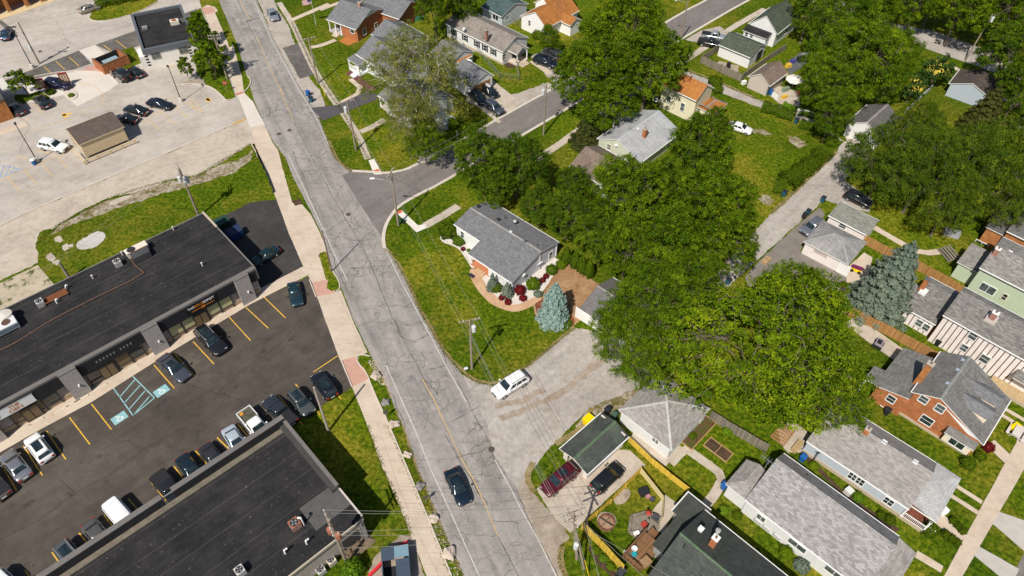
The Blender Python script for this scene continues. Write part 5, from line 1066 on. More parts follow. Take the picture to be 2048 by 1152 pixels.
h.shed(w3[0], w2[0]+.02, w3[1], w1[1], 2.65, 2.88, SH_WB, ax=1, name='porch_roof'); h.posts([(w3[0]+.2, w3[1]+.2), (w3[0]+.2, w1[1]-.3)], 0, 2.5, .09)
u = h.wallhit('y', w2[1]+.3, 1782, 798); h.win('y', w2[1]+.3, 1782, 798, .9, 1.1); h.win('y', w2[1]+.3, 1766, 817, .8, .4)
e = MB(); e.box(0.1, L_-.3, .05, .17, 0, .35); h.part(e, 'foundation', plain('tan_foundation', (.42,)*3))
# half timbered house
h = House('half_timbered_house', 'two storey off white house with brown timber strips on its walls, right edge', 'house', (1886, 630), (2033, 708), (1925, 581), 5.3, ang=AU)
zr = 6.5; yr = h.loc(1928, 583, zr)[1]; W_ = yr+1.6; L_ = 15.
RIDH = shingle('mixed_grey_shingle', (.195, .185, .168), .34); TIMB = plain('dark_timber', (.085, .04, .022), .8, .25, 3.); STU2 = plain('peeling_stucco', (.72, .655, .615), .9, .14, 1.1)
h.gable(0, L_, 0, W_, 5.3, zr, RIDH, STU2, yr=yr, ze1=5.9, oh=.3, ridge=False)
def battens(x0, x1, y, z1, gap=.62, z0=.1):
    b = MB(); n = int((x1-x0)/gap)
    for i in range(n+1): xx = x0+(x1-x0)*i/n; b.box(xx-.05, xx+.05, y-.04, y+.01, z0, z1)
    b.box(x0, x1, y-.05, y+.008, z1-.1, z1); return h.part(b, 'timber_strip', TIMB)
battens(.2, 10.5, .3, 5.0)
for px, py, w, hh in ((1946, 672, .9, 1.2), (1928, 696, .8, 1.1), (1969, 718, 1.0, 1.2)): h.win('y', .24, px, py, w, hh, glass=PANE)
h.chimney(1992, 626, zr+1.0, zr-.8, .7, .6, BR_R, cap=plain('white_flashing', (.7,)*3)); e = MB(); x, y = h.loc(1989, 633, zr-.2); e.box(x-.75, x+.5, y-1.1, y+.1, zr-.9, zr-.05); h.part(e, 'flashing', plain('pinkish_flashing', (.62, .53, .5), .7, .1))
e = MB(); e.box(8.6, 14., -1.6, .25, 0, .5); h.part(e, 'porch_base', plain('tan_foundation', (.42,)*3)); e = MB(); e.box(8.7, 14, -1.5, .2, .5, .55); h.part(e, 'porch_floor', planks('pale_deck', (.50, .36, .2), .14, .1)); h.shed(10.2, 15, -1.3, .3, 3.1, 3.4, RIDH, name='porch_roof'); h.posts([(13.6, -1.3)], .5, 3.1, .22); h.posts([(13.9, -1.5)], 0, 1.1, .35)
a = h.loc(1809, 615, 2.7); b = h.loc(1878, 655, 2.7); t = h.loc(1866, 569, 3.6)
h.gable(a[0], -.02, a[1]-.0, t[1]+1.6, 2.7, 3.6, RIDH, STU2, yr=t[1], ze1=3.2, oh=.25, ridge=False); battens(a[0]+.2, -.1, a[1]+.25, 2.5); h.win('y', a[1]+.2, 1838, 646, .8, 1.1, glass=PANE); h.win('y', a[1]+.2, 1852, 655, .8, 1.1, glass=PANE)
h.chimney(1856, 558, 5.4, 3.0, .6, .6, BR_O, cap=plain('blue_cap', (.1, .12, .15), .5, .1)); x, y = h.loc(1849, 580, 3.6); e = MB(); e.box(x-.45, x+.45, y-.7, y+.4, 3.0, 3.62); h.part(e, 'flashing', plain('white_flashing', (.7,)*3))
h.vent(1821, 612, 3.1, 'pipe'); t2 = h.loc(1839, 573, 3.2); h.gable(a[0]-2.6, a[0]+.15, a[1]+.35, t2[1]+1.0, 2.4, 3.2, RIDH, STU2, yr=t2[1], oh=.2, ridge=False)
# mint house
h = House('mint_house', 'tall mint green house with grey roof near the right edge', 'house', (1959, 535), (2048, 575), (1990, 489), 5.2, ang=AU)
zr = 6.5; yr = h.loc(1990, 489, zr)[1]; h.gable(0, 16, 0, yr*2, 5.2, zr, SH_BG, SID_MINT, oh=.35, ridge=False); h.win('y', .3, 1975, 578, 1.9, 1.3, glass=PANE, split='v'); h.win('y', .3, 2009, 594, .5, 1.0, frame=plain('cream_bay', (.68,)*3))
a = h.loc(1914, 524, 2.9); t = h.loc(1942, 486, 3.4); h.shed(a[0], .3, a[1], t[1], 2.9, 3.5, SH_BG); h.flat(a[0]+.3, .3, a[1]+.3, t[1]-.3, 0, 2.8, SID_MINT); h.chimney(1997, 498, zr+.6, zr-.9, .6, .6, BR_R, cap=plain('white_flashing', (.7,)*3)); h.vent(2020, 505, zr-.2, 'wbox')
# rust brick house
h = House('rust_brick_house', 'rust brick house with dark grey flat roofs behind the mint house', 'house', (2013, 462), (2060, 484), (2040, 405), 3.9, ang=AU)
h.gable(0, 12, 0, 9, 3.9, 5.4, SH_DG, BR_O2, oh=.3); a = h.loc(1972, 454, 3.2); b = h.loc(2001, 468, 3.2); h.flat(a[0]+.2, -.1, a[1]+.3, a[1]+6, 0, 3.1, BR_O2); h.shed(a[0], -.05, a[1], a[1]+6.2, 3.2, 3.6, SH_DG)
u, z = h.wallhit('y', a[1]+.3, 1962, 489); h.win('y', a[1]+.26, 1962, 489, 1.7, .9, split='v')
# garages along the alley, right
h = House('alley_garage', 'white garage with weathered grey hipped roof and wooden fence behind, by the asphalt pad', 'garage', (1607, 483), (1697, 529), (1739, 487), 2.4, ang=math.radians(-41.5))
h.hip(0, h.L, 0, h.W, 2.4, 3.75, SH_WG, plain('pinkish_stucco', (.68, .62, .60), .85, .08, .8), cap=shingle('weathered_ridge', (.33, .325, .315), .1), run=2.9)
h.door('y', .3, 1687, 538, 1.7, 1.95); e = MB(); u, z = h.wallhit('y', .28, 1641, 507); e.box(u-1.0, u+1.0, .24, .29, z-.25, z+.35); h.part(e, 'boarded_window', plain('peeling_board', (.45, .37, .33), .9, .3, 3.))
h = House('low_garage', 'low garage with one plain grey green roof slope beside the hipped alley garage', 'garage', (1657, 430), (1728, 471), (1757, 440), 2.5, ang=math.radians(-43))
h.gable(0, h.L+.2, 0, h.W, 2.45, 3.2, shingle('grey_green_shingle', (.215, .215, .185), .25), STUCCO, oh=.25, yr=h.W*.75, ridge=False); h.win('y', .2, 1685, 452, 1.0, .7)
h = House('tree_garage', 'white gabled garage with dark roof partly under tree shade at the alley corner', 'garage', (1692, 246), (1749, 262), (1790, 205), 2.5, ang=AU)
h.gable(0, 6.3, 0, 8, 2.5, 4.2, SH_DG, SID_W, ax=1); h.door('y', .3, 1714, 265, 3.6, 2., WHT, name='garage_door')
h = House('slate_blue_garage', 'pale blue garage with dark brown shingle roof on a wide lawn, upper right', 'garage', (1898, 167), (1980, 196), (2008, 177), 2.5, ang=math.radians(-39))
h.gable(0, h.L, 0, max(6.5, h.W), 2.5, 4.0, SH_DB, SID_BG, ax=1, oh=.3, ridge=SH_DB)
h = House('tan_garage', 'tan garage with brown gabled roof beside a patio with a parasol', 'garage', (1496, 153), (1541, 171), (1575, 145), 2.3, ang=AU)
h.gable(0, h.L, 0, h.W, 2.3, 3.9, SH_BR, SID_TAN, ax=1, ridge=SH_BR)
h = House('green_roof_garage', 'white garage with green roof behind a grey board fence', 'garage', (1437, 89), (1502, 115), (1536, 91), 2.5, ang=math.radians(-41.5))
h.gable(0, h.L, 0, h.W, 2.5, 3.9, SH_GR, SID_W, ridge=SH_GR); e = MB(); e.box(h.L-.15, h.L-.08, 3.2, 5.2, .1, 2.2); h.part(e, 'side_door', DARKM)
h = House('green_gable_house', 'white house with steep dark green gable and a low black roofed porch', 'house', (1497, 47), (1558, 66), (1604, 37), 3.0, ang=math.radians(-40))
h.gable(0, h.L, 0, max(9., h.W), 3.0, 5.8, SH_GR, SID_W, ax=1, ridge=SH_GR); h.win('x', h.L-.3, 1572, 62, 1.0, 1.2, sgn=1); h.win('x', h.L-.3, 1590, 50, 1.0, 1.2, sgn=1)
a = h.loc(1485, 59, 2.5); b = h.loc(1530, 80, 2.5); h.flat(a[0]+.3, b[0]-.2, a[1]+.3, .4, 0, 2.3, SID_W); h.shed(a[0], b[0], a[1], .3, 2.4, 2.8, MEMB, name='porch_roof'); h.win('y', a[1]+.3, 1493, 69, .6, .7); h.win('y', a[1]+.3, 1503, 72, .6, .7)
# cream house with orange roof
h = House('cream_house', 'cream two storey house with orange roof and orange roofed sun porch', 'house', (1323, 169), (1393, 202), (1426, 175), 4.7, ang=math.radians(-42.3))
W_ = h.W; zr = max(5.6, min(7.2, rz(h, 1411, 168, W_/2))); h.gable(0, h.L, 0, W_, 4.7, zr, SH_OR, SID_CR, oh=.3, ridge=SH_OR)
for px, py, hh in ((1338, 199, 1.1), (1365, 214, 1.5), (1311, 196, 1.1)): h.win('y', .25, px, py, .75, hh, glass=PANE)
a = h.loc(1385, 215, 2.7); b = h.loc(1419, 224, 2.7); c = h.loc(1446, 202, 2.7); h.hip(h.L-.2, max(b[0], h.L+3.), b[1], c[1], 2.6, 3.4, SH_OR, SID_CR, ends=(0, 1), run=1.6); e = MB(); e.box(h.L+.1, max(b[0], h.L+3.)-.2, b[1]+.2, b[1]+.28, 0, 1.1); h.part(e, 'yellow_skirt', planks('yellow_boards', (.55, .33, .06), .15, .1))
for k in range(2): h.win('x', max(b[0], h.L+3.)-.3, 0, 0, 1.2, 1., sgn=1, at_=(b[1]+1.4+k*1.8, 1.6))
h.chimney(1380, 150, zr+.7, zr-1.2, .6, .6, BR_O); x, y = h.loc(1320, 210, 1.2); e = MB(); e.lathe([(.02, 0), (.4, .12), (.45, .2)], (h.wallhit('y', .25, 1320, 210)[0], -.1, 1.3), 12); h.part(e, 'satellite_dish', WHT)
# sage house with pale grey roof
h = House('sage_house', 'sage green house with pale grey metal roof and a brick chimney between trees', 'house', (1194, 277), (1280, 322), (1339, 250), 2.5, ang=math.radians(-42.5))
PGR = shingle('pale_metal_roof', (.36, .365, .37), .06, 1.2, .5); L_ = max(h.L, 9.); W_ = max(h.W, 10.5); xr = h.loc(1236, 279, 4.2)[0]; h.gable(0, L_, 0, W_, 2.5, 4.3, PGR, SID_SAGE, ax=1, yr=xr, ze1=2.3, oh=.3, ridge=shingle('pale_metal_ridge', (.45, .46, .47), .05))
u, z = h.wallhit('y', .2, 1218, 294); h.win('y', .2, 1218, 294, .8, 1.0); h.chimney(1291, 258, 5.0, 2.8, .6, .6, BR_O); h.vent(1275, 258, 4.0, 'wbox'); a = h.loc(1225, 233, 2.7); b = h.loc(1254, 213, 2.7); c = h.loc(1282, 232, 2.7)
h.hip(a[0], a[0]+4.2, a[1], a[1]+5., 2.6, 3.5, PGR, SID_SAGE, walls=False, run=2.); h.posts([(a[0]+.3, a[1]+.3), (a[0]+.3, a[1]+4.6)], 0, 2.5, .1); x, y = h.loc(1258, 263, 4.3); e = MB(); e.tube((x, y, 4.2), (x, y, 5.4), .03); e.bar((x-.7, y, 5.3), (x+.7, y, 5.3), .04); e.bar((x, y-.5, 5.2), (x, y+.5, 5.2), .04); h.part(e, 'aerial', ALUM)
e = MB(); e.lathe([(.02, 0), (.3, .08), (.36, .16)], (h.L*.45, .1, 3.0), 12); h.part(e, 'satellite_dish', WHT)
h = House('brown_roof_house', 'house with brown shingle cross gabled roof half hidden by a big tree', 'house', (1133, 328), (1215, 375), (1208, 300), 2.5, ang=AU)
h.gable(.6, 11, 0, 7.5, 2.5, 4.4, SH_BR, plain('white_stucco', (.74,)*3), ridge=SH_BR); h.gable(.0, 2.6, 2.5, 6.0, 2.4, 3.5, SH_BR, plain('white_stucco', (.74,)*3), ridge=SH_BR, walls=False); h.posts([(.2, 2.8), (.2, 5.7)], 0, 2.3, .12); h.gable(2.0, 4.6, -.6, 4., 2.45, 3.6, SH_BR, plain('white_stucco', (.74,)*3), ax=1, ridge=SH_BR)
# white long house with taupe roof
h = House('shuttered_house', 'long white house with taupe roof, black shutters and a small gabled porch', 'house', (890, 47), (1006, 104), (1059, 76), 3.0, ang=math.radians(-41.3))
L_ = h.L; W_ = h.W; zr = max(4.4, min(6., rz(h, 1030, 72, W_/2))); h.gable(0, L_, 0, W_, 3.0, zr, SH_TP, SID_W, oh=.3, ridge=SH_TP)
for px, py in ((908, 62), (930, 74), (954, 88), (970, 97), (987, 105)):
    u, z = h.wallhit('y', .3, px, py); h.win('y', .3, px, py, .8, 1.15, at_=(u, 1.75)); e = MB()
    for s in (-1, 1): e.box(u+s*.62-.17, u+s*.62+.17, .24, .29, 1.1, 2.4)
    h.part(e, 'shutter', DARKM)
h.chimney(973, 60, zr+1.0, zr-1., .5, .5, BR_R); h.vent(945, 37, zr-.6, 'box'); h.vent(928, 58, 3.9, 'wbox'); h.vent(966, 73, 3.9, 'pipe')
e = MB(); e.box(0.1, L_-.2, .2, .295, 0, .4); h.part(e, 'foundation', plain('tan_foundation', (.42,)*3)); a = h.loc(1021, 95, 2.7); ya = W_*.22; h.gable(L_-.5, L_+2.2, ya, ya+3.4, 2.6, 3.6, SH_TP, SID_W, oh=.2, ridge=SH_TP, walls=False); h.posts([(L_+2., ya+.3), (L_+2., ya+3.1)], .3, 2.5, .09); e = MB(); e.box(L_-.2, L_+2.1, ya+.1, ya+3.3, 0, .35); h.part(e, 'porch_floor', WALKM); h.steps(L_+2.1, L_+3.2, ya+.6, ya+2.6, .34, 3, WALKM, ax=0); h.win('x', L_-.18, 1008, 107, .8, 1.2, sgn=1, at_=(ya-1.2, 1.7)); h.door('x', L_-.18, 0, 0, at_=(ya+1.7, 1.), sgn=1, mat=DARKM)
# orange brick house with grey roof
h = House('orange_brick_house', 'orange brick house with grey gabled roof and white pillared porch', 'house', (652, 38), (716, 57), (765, 15), 2.8, ang=math.radians(-31))
L_ = h.L; W_ = max(h.W, 8.); h.gable(0, L_, 0, W_, 2.8, 4.9, SH_G, BR_O, oh=.3, ridge=SH_G, walls=False); za = h.za; wallblock(h, 3.6, L_-.2, .35, W_-.3, za, W_/2, BR_O); wallblock(h, .3, 3.6, 2.4, W_-.3, za, W_/2, BR_O); e = MB(); e.extx([(W_*.22, 3.75), (W_/2, 4.75), (W_*.78, 3.75)], L_-.205, L_-.16); h.part(e, 'gable_panel', SID_W)
h.posts([(.3, .4), (1.9, .4), (3.4, .4)], .35, 2.7, .1); e = MB(); e.box(.1, 3.6, .2, 2.4, 0, .35); h.part(e, 'porch_floor', plain('grey_floor', (.4, .37, .36), .9, .1)); h.win('y', .35, 704, 60, 1.0, 1.3); h.win('x', L_-.2, 729, 63, .9, 1.3, sgn=1); h.win('x', L_-.2, 752, 51, .8, 1.0, sgn=1); h.steps(1.6, 3.0, .2, -.8, .34, 2, WALKM); h.gable(2.5, L_+4.5, W_*.8, W_+6.5, 2.8, 4.7, SH_G, BR_O, oh=.3, ridge=SH_G); h.chimney(719, 5, 5.6, 3.5, .7, .6, BR_R)
# houses under the sparse tree
h = House('white_cottage', 'white cottage with grey roof and steps under the sparse tree', 'house', (711, 108), (792, 148), (838, 110), 2.8, ang=AU)
h.gable(0, h.L+1, 0, 8.5, 2.8, 5.0, SH_G, SID_W, oh=.3, ridge=SH_G); h.shed(-.4, 3., -1.8, .3, 2.4, 2.75, SH_G, name='porch_roof'); h.posts([(-.2, -1.6), (2.8, -1.6)], .4, 2.35, .1); e = MB(); e.box(-.3, 2.9, -1.7, .3, 0, .4); h.part(e, 'porch_floor', WHT); h.rail((-.2, -1.6, 0), (1.3, -1.6, 0), .4, 1.3); h.steps(1.4, 2.6, -1.7, -2.9, .4, 3, WHT); h.win('y', .28, 745, 135, 1., 1.3)
h = House('white_bungalow', 'white bungalow with grey roof and pillared porch at the foot of the sparse tree', 'house', (766, 200), (842, 232), (895, 172), 2.8, ang=AU)
h.gable(0, h.L, 0, 9.5, 2.8, 5.0, SH_G, SID_W, oh=.3, ridge=SH_G); h.gable(-2.2, .3, .5, 4.6, 2.5, 3.5, SH_G, SID_W, oh=.2, walls=False, ridge=SH_G); h.posts([(-2., .8), (-2., 4.3)], .3, 2.4, .11); e = MB(); e.box(-2.1, .3, .6, 4.5, 0, .3); h.part(e, 'porch_floor', OLDCONC); h.win('y', .28, 800, 232, 1., 1.3); h.win('y', .28, 825, 243, 1., 1.3); e = MB(); e.box(h.L-.1, h.L+3., 2.5, 7, 0, 1.2); h.part(e, 'railed_platform', siding('slatted_white', (.5, .52, .52), .2, vert=True))
h = House('small_white_house', 'small white house with grey roof behind the white cottage', 'house', (742, 68), (806, 98), (838, 70), 2.8, ang=AU)
h.gable(0, h.L, 0, 7.5, 2.8, 4.6, SH_G, SID_W, oh=.3, ridge=SH_G); h.win('y', .28, 790, 105, .9, 1.2)
h = House('orange_door_garage', 'grey roofed garage with an orange wooden door and two cars in front', 'garage', (893, 146), (935, 177), (975, 156), 2.5, ang=math.radians(-46))
h.gable(0, h.L, 0, max(6., h.W), 2.5, 3.8, SH_G, plain('white_stucco', (.74,)*3), oh=.3, ridge=False, yr=4.2); h.door('x', h.L-.18, 0, 0, 4.2, 2.1, WOODT, sgn=1, name='garage_door', at_=(3., 1.)); e = MB(); e.box(-1.0, .0, .3, 6.3, 2.45, 2.55); h.part(e, 'white_strip_roof', WHT)
h = House('grey_garage', 'grey roofed garage beyond the orange roofed shed', 'garage', (862, 103), (905, 125), (921, 97), 2.5, ang=AU)
h.gable(0, h.L, 0, 6., 2.5, 3.9, SH_G, SID_W, oh=.3, ridge=SH_G)
h = House('orange_roof_shed', 'small shed with orange shingle roof between two garages', 'shed', (898, 115), (914, 124), (946, 108), 2.0, ang=AU)
h.gable(0, 2.6, 0, 3.6, 2.0, 2.9, SH_OR, SID_W, ax=1, oh=.15, ridge=SH_OR); h.door('y', .12, 0, 0, .9, 1.7, at_=(1.3, 1.))
h = House('white_gable_house', 'white house with bright orange roof near the top edge', 'house', (1040, 32), (1094, 56), (1158, 26), 2.7, ang=math.radians(-42))
zr = 5.0; xr = h.loc(1068, 25, zr)[0]; h.gable(0, h.L, 0, 10.5, 2.7, zr, SH_OR, plain('white_stucco', (.74,)*3), ax=1, yr=max(2.5, min(h.L-2.5, xr)), oh=.3, ridge=SH_OR); h.win('y', .2, 1059, 46, .6, 1.1); h.gable(h.L-1., h.L+2.6, 4.5, 8., 2.5, 3.4, SH_OR, plain('white_stucco', (.74,)*3), oh=.3, ridge=SH_OR); h.gable(-1.5, 3., 6, 14, 2.9, 4.8, SH_OR, plain('white_stucco', (.74,)*3), ax=1, oh=.3, ridge=SH_OR)
h.win('x', 2.9, 0, 0, .8, .9, sgn=1, at_=(12., 1.8))
h = House('teal_roof_house', 'bluish white house with teal and rusty roof at the top edge', 'house', (962, 12), (1000, 30), (1040, -5), 2.8, ang=AU)
h.gable(0, h.L+.6, 0, 8, 2.7, 4.2, shingle('teal_roof', (.06, .095, .095), .2, 1.2, .4, patch=(.12, .06, .045)), siding('bluish_siding', (.5, .54, .55)), oh=.3, ridge=False); h.win('y', .25, 990, 24, 1.6, 1.0, split='v', at_=(h.L-1.4, 1.7)); h.win('x', h.L+.4, 0, 0, 1.5, 1., sgn=1, at_=(2., 1.7))
# ---------------------------------------------------------------- cars
TYRE = plain('tyre_rubber', (.018, .018, .018), .9, .2, 4.); RIM = plain('alloy', (.42, .42, .43), .35, .1, 4., .5, .7); LAMP = plain('lamp_glass', (.62, .64, .66), .1, .06, 5., .6); TAIL = plain('tail_red', (.38, .012, .015), .2, .1, 5., .6)
CARGL = glassm('car_glass', (.012, .02, .023), .04); TRIMB = plain('black_trim', (.02, .02, .021), .5, .2, 4.); PLATE = plain('plate_white', (.6, .6, .58), .5, .05); GRILL = plain('grille', (.04, .04, .045), .4, .2, 8., .5, .4)
# (length, width, sill, [(x/L, belt z, half width factor)...] body stations, greenhouse: base rear, top rear, top front, base front (x/L), belt, roof, top width factor)
KIND = {
 'sedan': dict(L=4.85, W=1.84, zb=.22, st=[(-.5, .62, .80), (-.485, .86, .90), (-.44, .98, .96), (-.34, 1.02, 1.), (.0, .96, 1.), (.22, .93, 1.), (.36, .86, .985), (.45, .76, .94), (.485, .66, .86), (.5, .52, .76)], gh=(-.36, -.22, .06, .235), belt=.94, roof=1.46, tw=.70),
 'suv': dict(L=4.85, W=1.93, zb=.28, st=[(-.5, .70, .86), (-.49, 1.0, .93), (-.46, 1.08, .97), (-.34, 1.10, 1.), (.0, 1.08, 1.), (.22, 1.06, 1.), (.36, 1.0, .99), (.45, .93, .95), (.487, .80, .88), (.5, .6, .8)], gh=(-.485, -.40, .08, .24), belt=1.06, roof=1.74, tw=.76),
 'van': dict(L=5.1, W=2.0, zb=.28, st=[(-.5, .75, .9), (-.495, 1.05, .95), (-.46, 1.15, .98), (.0, 1.12, 1.), (.25, 1.08, 1.), (.37, 1.0, .98), (.45, .9, .94), (.487, .78, .87), (.5, .6, .8)], gh=(-.495, -.46, .20, .36), belt=1.08, roof=1.86, tw=.82),
 'pickup': dict(L=5.75, W=2.02, zb=.36, st=[(-.5, .9, .94), (-.495, 1.12, .98), (-.2, 1.15, 1.), (-.12, 1.17, 1.), (.2, 1.17, 1.), (.36, 1.13, .98), (.45, 1.05, .96), (.485, .92, .92), (.5, .7, .86)], gh=(-.13, -.105, .12, .225), belt=1.14, roof=1.86, tw=.78),
 'jeep': dict(L=4.4, W=1.88, zb=.36, st=[(-.5, .8, .92), (-.49, 1.08, .96), (-.3, 1.12, 1.), (.1, 1.12, 1.), (.2, 1.10, .92), (.40, 1.05, .82), (.47, .98, .8), (.5, .75, .78)], gh=(-.485, -.47, .10, .155), belt=1.1, roof=1.86, tw=.86),
}
def car_proto(kind):
    k = KIND[kind]; L, W, hw = k['L'], k['W'], k['W']/2; r = {}
    b = MB(); rings = []
    for x, zt, f in k['st']:
        w = hw*f; zb = k['zb']+(.12 if abs(x) > .47 else 0); h_ = zt-zb; X = x*L
        rings.append([(X, -w*.86, zb), (X, -w*.98, zb+.12*h_), (X, -w, zb+.45*h_), (X, -w*.985, zb+.75*h_), (X, -w*.93, zt-.035), (X, -w*.80, zt), (X, -w*.4, zt+.03), (X, 0, zt+.04),
                      (X, w*.4, zt+.03), (X, w*.80, zt), (X, w*.93, zt-.035), (X, w*.985, zb+.75*h_), (X, w, zb+.45*h_), (X, w*.98, zb+.12*h_), (X, w*.86, zb)])
    n = len(rings[0]); P = [p for q in rings for p in q]; F = []
    for i in range(len(rings)-1):
        for j in range(n): F.append((i*n+j, i*n+(j+1) % n, (i+1)*n+(j+1) % n, (i+1)*n+j))
    F += [tuple(range(n-1, -1, -1)), tuple(range((len(rings)-1)*n, len(rings)*n))]; b.mesh(P, F)
    a0, a1, a2, a3 = [q*L for q in k['gh']]; zb, zr, tw = k['belt'], k['roof'], k['tw']; bw = hw*.90; tp = hw*tw
    lv = []
    for t in (0, .5, .86, .97, 1.):   # cabin rings from belt to roof
        s = min(1., t/.86) if t < .9 else 1.; e = 0 if t <= .86 else (.05 if t < .99 else .16)
        xr = a0+(a1-a0)*s+e; xf = a3+(a2-a3)*s-e; w = bw+(tp-bw)*s-e*.8; z = zb-.05+(zr-zb+.05)*(t*.985 if t < .99 else 1.); c = .16
        lv.append([(xr+c, -w, z), (xf-c, -w, z), (xf-.02, -w+c, z), (xf, 0, z), (xf-.02, w-c, z), (xf-c, w, z), (xr+c, w, z), (xr+.02, w-c, z), (xr, 0, z), (xr+.02, -w+c, z)])
    P = [p for q in lv for p in q]; n = 10; F = []
    for i in range(len(lv)-1):
        for j in range(n): F.append((i*n+j, i*n+(j+1) % n, (i+1)*n+(j+1) % n, (i+1)*n+j))
    F.append(tuple(range((len(lv)-1)*n, len(lv)*n))); b.mesh(P, F)
    r['b'] = b; out = empty('car', (0, 0, -50))
    body = b.build('body', paint('car_paint_base', (.1, .1, .1)), out, smooth=True)
    def at_(t, side=None):   # cabin section at height fraction t of the glass
        s = t; return (a0+(a1-a0)*s, a3+(a2-a3)*s, bw+(tp-bw)*s, zb-.05+(zr-zb+.05)*(t*.86*.985))
    lo, hi = at_(.12), at_(.94)
    g = MB(); o = .022   # windscreen, rear screen
    g.quad((lo[1]+o, -lo[2]*.86, lo[3]+o), (lo[1]+o+.03, 0, lo[3]+o), (lo[1]+o, lo[2]*.86, lo[3]+o), (hi[1]+o, hi[2]*.84, hi[3]+o), (hi[1]+o+.02, 0, hi[3]+o), (hi[1]+o, -hi[2]*.84, hi[3]+o)); g.build('windscreen', CARGL, out, recalc=False)
    g = MB(); l2 = at_(.3 if kind in ('suv', 'van', 'jeep') else .16)
    g.quad((l2[0]-o, -l2[2]*.84, l2[3]+o), (l2[0]-o, l2[2]*.84, l2[3]+o), (hi[0]-o, hi[2]*.82, hi[3]+o), (hi[0]-o, -hi[2]*.82, hi[3]+o)); g.build('rear_window', CARGL, out, recalc=False)
    for sy in (-1, 1):
        cuts = [(.10, .47), (.51, .92)] if kind in ('sedan', 'pickup') else [(.07, .30), (.33, .60), (.64, .93)]
        for ca, cb in cuts:
            g = MB(); X = lambda q, c: q[0]+.10+(q[1]-q[0]-.2)*c
            g.quad((X(lo, ca), sy*(lo[2]+.012), lo[3]), (X(lo, cb), sy*(lo[2]+.012), lo[3]), (X(hi, cb), sy*(hi[2]+.012), hi[3]), (X(hi, ca), sy*(hi[2]+.012), hi[3])); g.build('side_window', CARGL, out, recalc=False)
    wr = {'sedan': .33, 'suv': .37, 'van': .36, 'pickup': .41, 'jeep': .41}[kind]
    for xx in (-.30, .31):
        for sy in (-1, 1):
            t = MB(); y = sy*(hw-.10); t.tube((xx*L, y-.11, wr), (xx*L, y+.125*sy if sy > 0 else y+.11, wr), wr, wr, 16); w = t.build('wheel', TYRE, out)
            w_ = MB(); e = y+sy*.128; w_.tube((xx*L, e-.012, wr), (xx*L, e+.012, wr), wr*.66, wr*.62, 14); w_.build('rim', RIM, w)
    fx = k['st'][-3][0]*L; fz = k['st'][-3][1]-.12
    for sy in (-1, 1):
        q = MB(); q.box(fx-.12, L*.488, sy*hw*.62-.17, sy*hw*.62+.17, fz-.16, fz+.02); q.build('headlight', LAMP, out)
        q = MB(); zz = k['st'][1][1]; q.box(-L*.505, -L*.455, sy*hw*.70-.16, sy*hw*.70+.16, zz-.26, zz-.05); q.build('taillight', TAIL, out)
        q = MB(); mx = a3-.35*(1 if kind != 'sedan' else 1.2); q.box(mx-.10, mx+.10, sy*(hw+.02)-.02, sy*(hw+.2)-(.0), zb+.02, zb+.18); q.build('mirror', TRIMB, out)
    q = MB(); q.box(L*.47, L*.503, -hw*.45, hw*.45, .42, k['st'][-3][1]-.2); q.build('grille', GRILL, out)
    q = MB(); q.box(-L*.506, -L*.49, -.26, .26, .62, .76); q.build('number_plate', PLATE, out)
    if kind == 'pickup':
        q = MB(); q.box(-.488*L, -.145*L, -hw*.84, hw*.84, 1.155, 1.205); q.build('bed_cover', TRIMB, out)
    return out
def open_bed(o, mat, load=None):
    """replace a pickup's cover by an open box"""
    k = KIND['pickup']; L, hw = k['L'], k['W']/2; q = MB(); z0, z1 = 1.19, 1.42
    q.box(-.5*L, -.485*L, -hw*.96, hw*.96, .7, z1); q.box(-.485*L, -.14*L, -hw*.96, -hw*.86, .9, z1); q.box(-.485*L, -.14*L, hw*.86, hw*.96, .9, z1); q.build('bed_side', mat, o)
    q = MB(); q.box(-.484*L, -.145*L, -hw*.855, hw*.855, 1.206, 1.225); q.build('bed_floor', planks('bed_liner', (.09, .085, .06), .2, .3), o)
protos = {}
